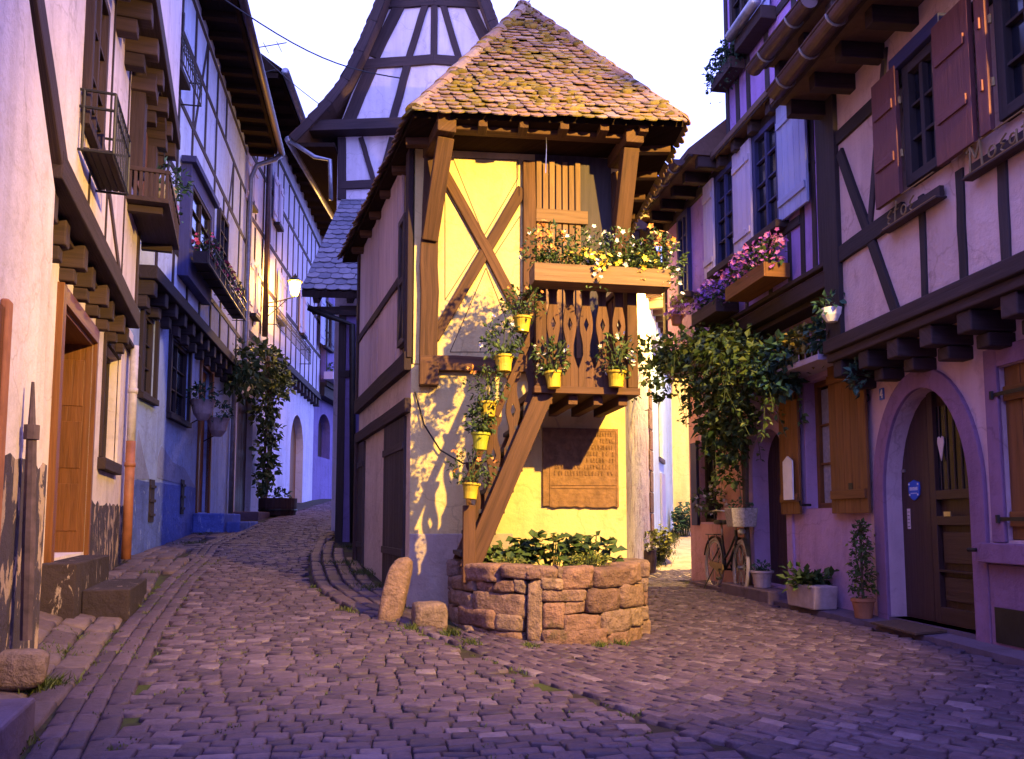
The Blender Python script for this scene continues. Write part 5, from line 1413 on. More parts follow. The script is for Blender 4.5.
# loose stones and blocks at the left edge
for (px_, py_, ax, ay, az, lab, nm, mt) in ((46, 613, .07, .07, .055, 'small loose stone beside the dark door step', 'loose_stone', 'sandstone'), (-6, 690, .24, .11, .10, 'worn reddish kerb block lying behind the pale step at the left edge', 'kerb_block', 'sandstone')):
    p = ground_px(px_, py_); t = thing(nm, lab, 'stone', tuple(p)); m = MB(); d = FL1.u
    m.rock(p + V((0, 0, az)), -FL1.n * ax, d * ay, V((0, 0, az)), k=5, n=5, nz=.05, r=.62); m.build('stone', mt, t, smooth=True)
p = ground_px(-40, 752); t = thing('stone_step', 'greyish violet stone step jutting in at the lower left corner', 'step', tuple(p))
m = MB(FL1); a = FL1.uv(22, 690, .55); m.box(.3, FL1.uv(22, 684, .5)[0], -.05, .21, .26, .56); m.build('step', 'concrete', t, bevel=.015)

# ------------------------------------------------------------------ lilac house on the right
Bh = thing('townhouse', 'lilac and mauve half-timbered house with pale shutters and vine on the right', 'house', tuple(FB.P(2.4, .05, -1)))
F = FB; WU = .30; zj = 3.40; zE = 5.75; q = lambda x, y, w=0.0: F.uv(x, y, w)
Lb = F.L
d3 = (q(757, 560)[0], q(790, 560)[0], .22, q(774, 428)[1], .45)
w3 = (q(805, 440)[0], q(836, 440)[0], q(830, 508)[1], q(830, 374)[1])
w4 = (q(700, 485)[0], q(716, 485)[0], q(708, 522)[1], q(708, 440)[1])
m = MB(F); wall(m, 0, Lb, -.2, zj, [d3, w3, w4], .25, 5); m.build('lower_wall', 'b_low', Bh)
m = MB(F); ub0 = q(665, 330, WU)[0]
wall(m, ub0, Lb, zj + .002, zE, [], .2, 5, WU); m.build('upper_wall', 'b_up', Bh)
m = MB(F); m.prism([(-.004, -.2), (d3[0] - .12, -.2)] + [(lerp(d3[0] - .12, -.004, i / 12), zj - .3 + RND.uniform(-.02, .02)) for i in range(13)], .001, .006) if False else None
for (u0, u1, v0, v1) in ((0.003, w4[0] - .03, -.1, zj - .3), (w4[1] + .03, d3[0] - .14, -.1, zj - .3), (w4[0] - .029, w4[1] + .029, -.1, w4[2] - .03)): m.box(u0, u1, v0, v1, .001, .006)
m.build('lamp_glow_wash', 'b_lamp_tint', Bh)  # thin pink sheets paint warm lamp light onto the mauve wall
m = MB(F); u0, u1, v0, v1, rs = d3
m.box(u0, u1, v0, v1, -.24, -.2)
for i in range(4): m.box(lerp(u0, u1, i / 4) + .003, lerp(u0, u1, (i + 1) / 4) - .003, v0, v1, -.2, -.18)
m.build('arched_door', 'door_dark', Bh)
def arch_band(m, u0, u1, v0, v1, rise, wd, w0, w1, N=18, keep=True):
    cu = (u0 + u1) / 2; hw = (u1 - u0) / 2
    inn = [(cu - math.cos(math.pi * i / N) * hw, v1 - rise + math.sin(math.pi * i / N) * rise) for i in range(N + 1)]
    out = [(cu - math.cos(math.pi * i / N) * (hw + wd), v1 - rise + math.sin(math.pi * i / N) * (rise + wd)) for i in range(N + 1)]
    inn = [(u0, v0)] + inn + [(u1, v0)]; out = [(u0 - wd, v0)] + out + [(u1 + wd, v0)]; n = len(inn)
    pts = [m.P(u, v, w1) for u, v in inn] + [m.P(u, v, w1) for u, v in out] + [m.P(u, v, w0) for u, v in inn] + [m.P(u, v, w0) for u, v in out]
    fs = []
    for i in range(n - 1): fs += [(i, n + i, n + i + 1, i + 1), (n + i, 3 * n + i, 3 * n + i + 1, n + i + 1), (i, i + 1, 2 * n + i + 1, 2 * n + i)]
    m.faces(pts, fs, .5)
m = MB(F); arch_band(m, u0, u1, -.1, v1, rs, .13, .001, .03); m.build('door_surround', 'b_low', Bh)
m = MB(F); m.box(u0 - .35, u1 + .12, -.1, .20, .012, .34); m.build('door_step', 'concrete', Bh, bevel=.015)
window(Bh, F, (w3[0] + .001, w3[1] - .001, w3[2], w3[3]), -.17, 'shut_brown', .06, 2, 3, curtain=True)
o = window(Bh, F, (w4[0] + .001, w4[1] - .001, w4[2], w4[3]), -.12, 'timber', .05, 2, 2)
m = MB(F); m.box(w4[0] - .24, w4[0] - .01, w4[2] - .05, w4[3], .01, .05); m.build('shutter', 'timber_blue', o)
def batten_shutter(root, F, a, b, v0, v1, w, mat, cut=False):
    m = MB(F); n = max(2, int(round((b - a) / .14)))
    for i in range(n): m.box(lerp(a, b, i / n) + .002, lerp(a, b, (i + 1) / n) - .002, v0, v1, w, w + .03)
    for t in (.12, .88): m.box(a + .02, b - .02, lerp(v0, v1, t) - .045, lerp(v0, v1, t) + .045, w + .031, w + .055)
    if cut: m.box(lerp(a, b, .35), lerp(a, b, .62), lerp(v0, v1, .16), lerp(v0, v1, .29), w + .031, w + .034)
    return m.build('shutter', mat, root, bevel=.004)
sa0 = q(779, 440, .08)[0]; sv0 = w3[2] - .06; sv1 = w3[3] + .04
batten_shutter(Bh, F, sa0, w3[0] - .01, sv0, sv1, .05, 'shut_brown')
batten_shutter(Bh, F, w3[1] + .01, q(866, 440, .08)[0], sv0, sv1 + .05, .05, 'shut_brown')
m = MB(F); c = q(851, 490, .08); m.box(c[0] - .035, c[0] + .035, c[1] - .06, c[1] + .07, .0815, .085); m.build('shutter_shade_plate', 'iron', Bh)  # dark plate on the face paints a shaded opening, nothing is cut
m = MB(F); c = q(804, 505, .1); m.tube([F.P(c[0], c[1], .02), F.P(c[0], c[1], .14), F.P(c[0], c[1] + .05, .15)], .015, 6); m.build('shutter_catch', 'iron', Bh)
# jetty
m = MB(F); m.bar((ub0 - .02, zj), (Lb, zj), .17, WU - .25, WU + .04, 6, .006); m.bar((ub0, zj - .12), (Lb, zj - .12), .06, -.05, WU - .06, 3, .003); m.bar((ub0 - .02, zj + .135), (Lb, zj + .135), .05, WU - .05, WU + .07, 3, .003)
m.build('jetty_beam', 'timber_b', Bh, bevel=.01)
# framing of the upper floor
w0, w1 = WU - .04, WU + .016
W1 = (q(719, 215, WU)[0], q(739, 215, WU)[0], q(729, 262, WU)[1], q(729, 165, WU)[1]); W2 = (q(757, 175, WU)[0], q(784, 175, WU)[0], q(770, 232, WU)[1], q(770, 128, WU)[1])
W0 = (q(681, 270, WU)[0], q(692, 270, WU)[0], q(687, 300, WU)[1], q(687, 235, WU)[1])
vs_ = (W1[2] + W2[2] + W0[2]) / 3; vt_ = (W1[3] + W2[3]) / 2
m = MB(F)
m.bar((ub0, vs_ - .10), (q(800, 180, WU)[0], vs_ - .10), .10, w0, w1 + .01, 5, .006)
for x in (698, 727, 746, 770, 790):
    u = q(x, 250, WU)[0]; m.bar((u, zj + .17), (u, vs_ - .16), .07, w0, w1, 3, .005)
for x, lean in ((813, 0), (801, .0)):
    u = q(x, 180, WU)[0]; m.bar((u, zj + .17), (u + .02, zE), .085, w0, w1 - .002, 4, .008)
m.bar(q(800, 180, WU), q(815, 160, WU), .08, w0, w1 - .004); m.bar((Lb - .09, zj + .17), (Lb - .09, zE), .17, w0, w1 + .03, 4, .006)
m.bar((ub0, zE - .12), (Lb, zE - .12), .13, w0, w1 + .02, 5, .006); m.bar((ub0 + .07, zj + .17), (ub0 + .07, zE), .12, w0, w1 + .02)
m.build('timber_frame', 'timber', Bh, bevel=.006)
for r, shs in ((W1, ((-1, 'shut_white', .34, .035), (1, 'shut_white', .40, .035))), (W2, ((-1, 'shut_white', .14, .035), (1, 'shut_blue', .62, .035))), (W0, ())):
    window(Bh, F, (r[0], r[1], vs_, vt_), WU + .02, 'timber_blue', .07, 2, 4, sill='timber_b', shutters=shs)
# eaves with separate near and far gutters
def eave(root, F, ua, ub, z, wo, over, gut=None, gcol='copper', depth=4.6, rise=2.6, raf=.45, mat='tile_dark'):
    m = MB(F); pts = [F.P(ua, z, wo + over), F.P(ub, z, wo + over), F.P(ub, z + .07, wo + over), F.P(ua, z + .07, wo + over), F.P(ua, z + .07 + rise, -depth / 2), F.P(ub, z + .07 + rise, -depth / 2), F.P(ua, z, -depth), F.P(ub, z, -depth)]
    m.faces(pts, [(0, 1, 2, 3), (3, 2, 5, 4), (4, 5, 7, 6), (0, 6, 7, 1), (0, 3, 4, 6), (1, 7, 5, 2)])
    ro = m.build('roof', mat, root)
    m = MB(F); n = max(2, int((ub - ua) / raf))
    for i in range(n + 1):
        u = lerp(ua + .08, ub - .08, i / n); m.box(u - .055, u + .055, z - .15, z - .002, wo - .05, wo + over * .72)
    m.box(ua, ub, z - .03, z - .001, wo + over * .86, wo + over - .01)
    build_each(m, 'rafter', 'timber_b', ro, bevel=.008)
    if gut:
        m = MB(F); cz, cw, R_ = z - .02, wo + over + .07, .085; N = 10
        for (a, b) in ((gut[0], gut[1]),):
            o_ = [(cw + R_ * math.cos(math.pi + math.pi * i / N), cz + R_ * math.sin(math.pi + math.pi * i / N)) for i in range(N + 1)]
            i_ = [(cw + (R_ - .008) * math.cos(math.pi + math.pi * i / N), cz + (R_ - .008) * math.sin(math.pi + math.pi * i / N)) for i in range(N + 1)]
            for i in range(N):
                m.face([F.P(a, o_[i][1], o_[i][0]), F.P(b, o_[i][1], o_[i][0]), F.P(b, o_[i + 1][1], o_[i + 1][0]), F.P(a, o_[i + 1][1], o_[i + 1][0])])
                m.face([F.P(a, i_[i + 1][1], i_[i + 1][0]), F.P(b, i_[i + 1][1], i_[i + 1][0]), F.P(b, i_[i][1], i_[i][0]), F.P(a, i_[i][1], i_[i][0])])
            for uu in (a, b): m.face([F.P(uu, y, x) for x, y in o_])
            m.tube([F.P(a, cz, cw + R_), F.P(b, cz, cw + R_)], .012, 6)
        gg = m.build('gutter', gcol, root)
        m = MB(F); n = max(2, int((gut[1] - gut[0]) / .42))
        for i in range(n):
            u = lerp(gut[0], gut[1], (i + .5) / n)
            m.tube([F.P(u, cz + (R_ + .006) * math.sin(math.pi + math.pi * k / 8), cw + (R_ + .006) * math.cos(math.pi + math.pi * k / 8)) for k in range(9)], .011, 5)
        build_each(m, 'gutter_strap', 'zinc', gg)
ud0, ud1 = 2.40, 4.30
eave(Bh, F, ub0 - 1.0, ud0 - .12, zE, WU, .52, (ub0 - 1.05, ud0 - .25))
eave(Bh, F, ud0 - .11, ud1, zE - .05, WU, .22, None, depth=3, rise=1.2)
eave(Bh, F, ud1 + .01, Lb + .75, zE + .0, WU, .50, (ud1 + .0, Lb + .72))
# tall wall dormer
m = MB(F); wd = WU + .05; wall(m, ud0 + .02, ud1, zE + .12, 8.9, [], .2, 3, wd); m.build('dormer', 'b_up', Bh)
m = MB(F)
for t in (.04, .2, .36, .62, .96): u = lerp(ud0 + .02, ud1, t); m.bar((u, zE + .13), (u, 8.9), .09, wd - .03, wd + .015, 4, .006)
for v in (6.7, 7.9): m.bar((ud0 + .02, v), (ud1, v), .10, wd - .03, wd + .018, 4, .006)
m.build('dormer_frame', 'timber', Bh)
window(Bh, F, (ud0 + .35, ud0 + .95, 6.8, 7.8), wd + .03, 'timber', .07, 2, 3, sill='timber_b', shutters=((1, 'shut_blue', .45, .03),))
m = MB(F); m.box(ud0 + .05, ud1, 8.9, 9.0, -2.5, wd + .6); m.build('dormer_eave', 'timber_b', Bh)
m = MB(F); a, b = ud0 + .75, ud1 - .45; v = 6.62; m.prism([(a, v), (b, v), (b, v + .16), (a, v + .16)], wd + .01, wd + .20)
m.build('trough_shelf', 'timber_b', Bh, bevel=.01)
m = MB(F); m.tube([F.P(a, v + .20, wd + .25), F.P(b, v + .20, wd + .25)], .065, 12); m.build('dormer_gutter', 'zinc', Bh, smooth=True)
t = thing('flower_box', 'leafy flower box high under the dormer window of the lilac house', 'flower box', tuple(F.P(ud0 + .4, 6.5, wd + .2)))
m = MB(F); m.box(ud0 + .08, ud0 + .66, 6.50, 6.64, wd + .03, wd + .22); m.build('box', 'timber_b', t)
m = MB()
for i in range(5): leaves(m, F.P(ud0 + .06 + .14 * i, 6.76, wd + .15), .14, .14, .2, 80, .065); sprigs(m, F.P(ud0 + .1 + .15 * i, 6.72, wd + .22), .14, .14, .1, 5, .9, .06)
m.build('foliage', 'leaf_blue', t)
# flowers of the upper windows
def flower_box(label, F, a, b, v, w, boxm, fl, lf='leaf', nf=60, h=.16, dep=.24, grp=None, plant_h=.2):
    t = thing('flower_box', label, 'flower box', tuple(F.P((a + b) / 2, v, w + dep / 2)), grp)
    m = MB(F); m.box(a, b, v, v + h, w, w + .02); m.box(a, b, v, v + h, w + dep - .02, w + dep); m.box(a, a + .02, v, v + h, w + .021, w + dep - .021); m.box(b - .02, b, v, v + h, w + .021, w + dep - .021); m.box(a + .021, b - .021, v, v + .02, w + .021, w + dep - .021)
    m.build('box', boxm, t, bevel=.004)
    m = MB(F); m.box(a + .021, b - .021, v + .021, v + h - .03, w + .021, w + dep - .021); m.build('soil', 'soil', t)
    m = MB(); mf = MB(); n = max(2, int((b - a) / .14))
    for i in range(n):
        c = F.P(lerp(a + .05, b - .05, i / (n - 1)), v + h + plant_h * .5, w + dep * .6)
        leaves(m, c, .14, .15, plant_h, 75, .055); sprigs(m, c, .16, .16, plant_h, 5, .3, .045)
        if fl: flowers(mf, c + V((0, 0, .03)), .16, .16, plant_h * 1.15, int(nf / n), .034)
    m.build('foliage', lf, t)
    if fl: mf.build('flowers', fl, t)
    return t
flower_box('wooden window box of bright pink petunias beneath the nearer pale shutter', F, q(741, 270, WU + .15)[0], q(782, 262, WU + .15)[0], q(760, 288, WU + .2)[1], WU + .06, 'shut_brown', 'fl_pink', nf=200, dep=.3)
flower_box('window box of violet petunias beneath the farther upper window', F, q(706, 300, WU + .15)[0], q(732, 300, WU + .15)[0], q(718, 318, WU + .2)[1], WU + .06, 'timber_b', 'fl_violet', nf=170, dep=.3)
p = F.P(*q(677, 325, WU + .25), WU + .25)
pot_plant('hanging_pot', 'small hanging pot of purple leaves at the far corner of the lilac house', 'flower pot', tuple(p), .1, .14, None, 'terra', 'fl_violet', None, 0, 110, .18, .14, .06)
p = F.P(*q(686, 365, WU + .2), WU + .2)
# shelf above the ground floor window with potted greenery
u0 = q(781, 366, .2)[0]; u1 = q(836, 348, .2)[0]; vsf = q(806, 363, .35)[1]
t = thing('plant_shelf', 'white board shelf with golden and green potted foliage above the brown shuttered window', 'plant shelf', tuple(F.P((u0 + u1) / 2, vsf, .2)))
m = MB(F); m.box(u0, u1, vsf - .03, vsf + .03, .01, .40); m.build('shelf', 'shut_white', t, bevel=.005)
m = MB(F)
for i in range(9): x = lerp(u0 + .1, u1 - .02, i / 8); m.tube([F.P(x, vsf + .03, .38), F.P(x, vsf + .17, .38)], .008, 5)
m.tube([F.P(u0 + .1, vsf + .17, .38), F.P(u1, vsf + .17, .38)], .01, 6); m.build('shelf_rail', 'shut_white', t)
m = MB(); mb = MB()
for i in range(9):
    c = F.P(lerp(u0 - .05, u1 + .05, i / 8), vsf + .22 + .03 * math.sin(i * 1.9), .28)
    leaves(m if i in (3, 4, 5, 6) else mb, c, .17, .2, .18, 90, .085, .75); sprigs(mb, c, .2, .2, .12, 5, .5, .06)
m.build('golden_foliage', 'leaf_gold', t); mb.build('green_foliage', 'leaf_blue', t)
c = F.P(*q(832, 322, .45), .45); m = MB(); m.lathe(c, [(.05, 0), (.09, .06), (.1, .13), (.08, .13)], 14); m.build('pot', 'enamel_white', t)
m = MB(); leaves(m, c + V((0, 0, .15)), .14, .14, .12, 60, .07); leaves(m, F.P(*q(858, 376, .3), .3), .09, .09, .16, 60, .07); m.build('trailing_foliage', 'leaf_blue', t)
# pointed white board on the shutter
u0, u1, v0, v1 = F.rect(784, 500, 792, 458, .12)
m = MB(F); m.prism([(u0, v0), (u1, v0), (u1, v1 - .03), ((u0 + u1) / 2, v1 + .03), (u0, v1 - .03)], .108, .125)
tag(m.build('sign_board', 'enamel_white'), 'narrow pointed white board hung on the brown shutter beside the dark arched door', 'sign')

# vine along the jetty
vn = thing('climbing_vine', 'big leafy vine trained along the lilac house and hanging over the parked bicycle', 'climbing plant', tuple(F.P(1.75, .1, .15)))
m = MB(); mbk = MB(); mtr = MB()
for (x, y, w, r0, n) in ((650, 352, .9, .34, 260), (662, 372, .85, .30, 220), (672, 352, .7, .34, 280), (690, 348, .6, .36, 300), (706, 342, .55, .36, 300), (722, 345, .5, .36, 320), (738, 345, .5, .36, 320),
                     (752, 352, .45, .32, 260), (700, 372, .5, .34, 300), (718, 378, .45, .34, 300), (736, 374, .45, .32, 260), (758, 372, .42, .28, 200), (768, 362, .4, .26, 180), (776, 372, .35, .22, 130), (778, 388, .33, .15, 70),
                     (708, 400, .42, .30, 260), (724, 405, .4, .30, 260), (740, 398, .38, .26, 180), (714, 425, .38, .27, 230), (730, 430, .36, .26, 210), (742, 420, .3, .2, 110), (718, 450, .35, .22, 170), (732, 455, .32, .20, 140), (712, 440, .3, .16, 80), (724, 474, .3, .15, 90), (734, 480, .28, .11, 50), (660, 392, .8, .16, 60), (697, 390, .5, .25, 160)):
    u, v = F.uv(x, y, w); c = F.P(u, v, w); leaves(m, c, r0 * 1.0, r0 * .8, r0 * .75, int(n * .42), RND.choice((.075, .095, .12)), .8, .2, .5)
    if r0 > .2:
        sprigs(m, c, r0 * 1.5, r0 * .9, r0 * .5, 6, 1.2, .075)
        for _ in range(2):                                   # trailing strands
            q0 = c + V((RND.gauss(0, r0 * .6), RND.gauss(0, r0 * .4), -r0 * .3)); L_ = RND.uniform(.25, .7); dx = RND.gauss(0, .12)
            pts = [q0 + V((dx * t, .03 * math.sin(t * 5), -L_ * t)) for t in (0, .25, .5, .75, 1)]
            mtr.tube(pts, .004, 4)
            for k in range(int(L_ * 26)): t = RND.random(); m.leaf(q0 + V((dx * t + RND.gauss(0, .02), RND.gauss(0, .02), -L_ * t)), RND.uniform(.05, .10), V((RND.gauss(0, 1), RND.gauss(0, 1), -.5)))
for (x, y) in ((778, 360), (790, 352), (770, 375), (782, 378)):
    leaves(mbk, F.P(*F.uv(x, y, .35), .35), .22, .2, .2, 130, .10, .75)
m.build('foliage', 'leaf_vine', vn); mbk.build('young_foliage', 'leaf_blue', vn)
s = MB(); b0_ = F.uv(748, 575, .12)
for k in range(3):
    s.tube([F.P(b0_[0] + .03 * k, .08, .12), F.P(b0_[0] - .06 + .05 * k, 1.0, .10 + .02 * k), F.P(b0_[0] - .02 + .06 * k, 2.0, .14), F.P(b0_[0] - .2 - .25 * k, 2.85, .3), F.P(b0_[0] - 1.0 - .4 * k, 3.1, .5)], [.035, .03, .025, .02, .012], 7)
for (pts) in (((700, 352), (728, 350), (756, 358), (780, 362)), ((745, 380), (735, 400), (728, 430), (722, 465)), ((650, 350), (680, 356), (712, 366), (742, 388)), ((718, 352), (708, 385), (716, 420))):
    s.tube([F.P(*F.uv(x, y, .42), .42) for x, y in pts], [.016, .013, .011, .007][:len(pts)], 6)
s.build('stem', 'bark', vn); mtr.build('tendrils', 'stem', vn)
# flowers below the far blue shutter
c = F.P(*q(712, 500, .18), .18); t = thing('wall_planter', 'small wall planter of white blooms by the blue shutter above the bicycle', 'planter', tuple(c))
m = MB(F); u, v = q(712, 508, .05); m.box(u - .28, u + .22, v - .06, v + .06, .02, .2); m.build('box', 'timber', t); m = MB(); leaves(m, c, .25, .15, .2, 130, .07); m.build('foliage', 'leaf', t); m = MB(); flowers(m, c, .25, .15, .2, 22, .03); m.build('flowers', 'fl_white', t)
# plants on the pavement
def gpt(F, px_, w):
    u = F.uv(px_, 560, w)[0]; p = F.P(u, 0, w); return V((p.x, p.y, gz(p.x, p.y) + (.05 if px_ > 740 else .0)))
p = gpt(F, 812, .20); t = thing('trough', 'long low clay trough of fern-like leaves under the brown shuttered window', 'planter', tuple(p))
m = MB(F); u = F.uv(812, 590, .2)[0]; m.prism([(u - .27, p.z), (u + .27, p.z), (u + .31, p.z + .24), (u - .31, p.z + .24)], .08, .34); m.build('trough_body', 'pot_pale', t, bevel=.015)
m = MB(); sprigs(m, p + V((0, 0, .22)), .26, .2, .28, 34, .25, .10, 8); m.build('foliage', 'leaf', t)
p = gpt(FA, 865, .17) if False else V((FB.P(FB.uv(863, 600, .17)[0], 0, .17).x, FB.P(FB.uv(863, 600, .17)[0], 0, .17).y, 0)); p.z = gz(p.x, p.y) + .05
t = thing('topiary', 'tall narrow potted shrub with variegated leaves beside the arched stone doorway', 'shrub', tuple(p))
m = MB(); m.lathe(p, [(.075, 0), (.085, .08), (.10, .15), (.11, .155), (.11, .185), (.09, .185)], 18); m.build('pot', 'terra', t, bevel=.003)
m = MB()
for i in range(9): z = .24 + i * .075; leaves(m, p + V((0, 0, z)), .125 - .008 * i, .125 - .008 * i, .07, 62, .045)
m.build('foliage', 'leaf', t); m = MB()
for i in range(50): z = RND.uniform(.25, .85); a = RND.uniform(0, 6.28); m.leaf(p + V((math.cos(a) * .12, math.sin(a) * .12, z)), .045)
m.build('pale_leaves', 'leaf_yel', t); m = MB(); m.tube([p + V((0, 0, .15)), p + V((0, 0, .9))], .012, 6); m.build('stem', 'bark', t)
u = F.uv(762, 580, .16)[0]; p = F.P(u, .19, .16); pot_plant('door_pot', 'pale clay pot with withered stalks standing on the dark doorway step', 'flower pot', tuple(p + V((0, 0, .012))), .13, .2, None, 'pot_pale', 'leaf_blue', None, 0, 40, .12, .06, .05)

# ------------------------------------------------------------------ bicycle against the wall
rw = V((2.76, 11.06)); fwp = V((2.85, 10.10)); bd = (fwp - rw); WBASE = bd.length; bd.normalize(); bn = V((bd.y, -bd.x))   # bn: to the right of travel = away from wall?
if bn.x > 0: bn = -bn
bz = gz(2.8, 10.6) + .012
bt = thing('bicycle', 'dark step-through bicycle with pale tyres and a front basket leaning by the pink wall', 'bicycle', (rw.x, rw.y, bz))
LEAN = .05
def bp_(s, z, o=0.0):
    """s along the bike from the rear axle, z above ground, o sideways into the street"""
    return V((rw.x + bd.x * s + bn.x * (o - z * LEAN), rw.y + bd.y * s + bn.y * (o - z * LEAN), bz + z))
R_ = .335
for (s, steer) in ((0, 0), (WBASE, .12)):
    c = (s, R_)
    def wp(a, r, o=0): return bp_(s + math.cos(a) * r, R_ + math.sin(a) * r, o + math.cos(a) * r * steer)
    m = MB(); m.tube([wp(2 * math.pi * k / 36, R_ - .005) for k in range(37)], .024, 8, cap=False); w_o = m.build('wheel', 'rubber', bt, smooth=True)
    m = MB(); m.tube([wp(2 * math.pi * k / 36, R_ - .035) for k in range(37)], .010, 6, cap=False); m.build('rim', 'chrome', w_o, smooth=True)
    m = MB(); m.tube([wp(0, 0, -.05), wp(0, 0, .05)], .025, 8); m.build('hub', 'chrome', w_o)
    m = MB()
    for k in range(28): a = 2 * math.pi * k / 28; m.tube([wp(a + .25 * (-1) ** k, .02, .025 * (-1) ** (k // 2)), wp(a, R_ - .04)], .0028, 4)
    m.build('spokes', 'chrome', w_o)
    m = MB(); a0_, a1_ = (rad(-10), rad(165)) if s == 0 else (rad(25), rad(190)); 
    for k in range(18):
        a = lerp(a0_, a1_, k / 18); b = lerp(a0_, a1_, (k + 1) / 18); m.face([wp(a, R_ + .04, -.03), wp(b, R_ + .04, -.03), wp(b, R_ + .045, .03), wp(a, R_ + .045, .03)])
    m.build('mudguard', 'bike_black', bt)
bb_ = (WBASE * .43, .28); hd = (WBASE - .20, .78); st_ = (WBASE * .28, .72)
m = MB()
tb = lambda pts, r: m.tube([bp_(*p) for p in pts], r, 8)
tb([(bb_[0], bb_[1]), (WBASE * .62, .42), (hd[0] + .02, hd[1] - .14)], .018); tb([(bb_[0] - .02, .42), (WBASE * .60, .56), (hd[0], hd[1] - .04)], .014)
tb([bb_, st_], .016); tb([bb_, (0, R_, .045)], .010); tb([bb_, (0, R_, -.045)], .010); tb([(st_[0] + .02, .64), (0, R_, .05)], .009); tb([(st_[0] + .02, .64), (0, R_, -.05)], .009); tb([(hd[0] + .045, hd[1] - .17), (hd[0] - .01, hd[1] + .02)], .021)
m.build('frame', 'bike_black', bt, smooth=True)
m = MB()
for o in (-.05, .05): m.tube([bp_(hd[0] + .045, hd[1] - .18, o * .7), bp_(hd[0] + .09, .55, o), bp_(WBASE, R_, o)], .012, 7)
m.build('fork', 'bike_black', bt, smooth=True)
m = MB(); m.tube([bp_(st_[0], st_[1]), bp_(st_[0] - .03, .86)], .013, 7); sd_ = m.build('seat_post', 'chrome', bt, smooth=True)
m = MB(); c = bp_(st_[0] - .03, .90); bd3 = V((bd.x, bd.y, 0)); bn3 = V((bn.x, bn.y, 0)); m.rock(c - bd3 * .03, bd3 * .13, bn3 * .085, V((0, 0, .035)), k=3, n=5, nz=.02); m.rock(c + bd3 * .10, bd3 * .07, bn3 * .03, V((0, 0, .028)), k=3, n=4, nz=.02); m.build('saddle', 'black_plastic', bt, smooth=True)
m = MB(); hb = (hd[0] - .015, 1.0); m.tube([bp_(hd[0], hd[1]), bp_(*hb)], .012, 7)
for o in (-1, 1): m.tube([bp_(hb[0], hb[1]), bp_(hb[0] + .03, hb[1] + .04, o * .12), bp_(hb[0] - .05, hb[1] + .05, o * .26), bp_(hb[0] - .19, hb[1] + .02, o * .29)], .011, 7)
m.build('handlebar', 'chrome', bt, smooth=True)
m = MB()
for o in (-1, 1): m.tube([bp_(hb[0] - .10, hb[1] + .04, o * .275), bp_(hb[0] - .21, hb[1] + .015, o * .292)], .016, 7)
m.build('grip', 'black_plastic', bt)
m = MB(); c = bp_(WBASE - .02, .86)
def bx(m, c, a, b, z0, z1, ta=1.0):
    p = [c + bd3 * (sa * a * t) + bn3 * (sb * b * t) + V((0, 0, z)) for z, t in ((z0, .86), (z1, 1.0)) for sb in (-1, 1) for sa in (-1, 1)]
    m.hexa(p, (2 * a, 2 * b, z1 - z0))
bx(m, c, .13, .175, -.02, .22); bk_ = m.build('basket', 'wicker', bt, bevel=.012)
m = MB(); leaves(m, c + V((0, 0, .26)), .14, .17, .07, 70, .05); m.build('basket_plant', 'leaf_blue', bk_)
m = MB(); bx(m, c + V((0, 0, .221)), .118, .162, -.001, .002); m.build('basket_shade_sheet', 'black_plastic', bk_)  # black sheet on the solid basket paints its shaded inside
m = MB(); m.tube([bp_(WBASE - .04, .78, .0), bp_(WBASE + .02, .79, 0)], .04, 10); m.build('headlight', 'chrome', bt)
m = MB(); 
pts_o = [(bb_[0] + .09, .28), (bb_[0] + .06, .35), (.0, .372), (-.04, .335), (.0, .305), (bb_[0] + .04, .22)]
n = len(pts_o); P0 = [bp_(s, z, .052) for s, z in pts_o]; P1 = [bp_(s, z, .066) for s, z in pts_o]
m.faces(P0 + P1, [tuple(range(n - 1, -1, -1)), tuple(range(n, 2 * n))] + [(i, (i + 1) % n, n + (i + 1) % n, n + i) for i in range(n)]); m.build('chain_guard', 'brass', bt)
m = MB(); m.tube([bp_(bb_[0], bb_[1], .09), bp_(bb_[0] + .12, bb_[1] - .11, .09)], .009, 6); m.tube([bp_(bb_[0], bb_[1], -.09), bp_(bb_[0] - .12, bb_[1] + .11, -.09)], .009, 6); m.tube([bp_(bb_[0], bb_[1], -.09), bp_(bb_[0], bb_[1], .09)], .015, 6)
for (s, z, o) in ((bb_[0] + .12, bb_[1] - .11, .13), (bb_[0] - .12, bb_[1] + .11, -.13)): m.tube([bp_(s - .04, z, o), bp_(s + .04, z, o)], .022, 6)
m.build('pedal_crank', 'iron', bt)
m = MB()
for o in (-.06, 0, .06): m.tube([bp_(-.22, .73, o), bp_(.14, .73, o)], .007, 5)
for o in (-.06, .06): m.tube([bp_(-.12, .73, o), bp_(0, R_, o)], .006, 5)
m.build('rear_rack', 'iron', bt)
m = MB(); m.tube([bp_(.12, .30, .04), bp_(.05, .0, .16)], .008, 6); m.build('kickstand', 'iron', bt)

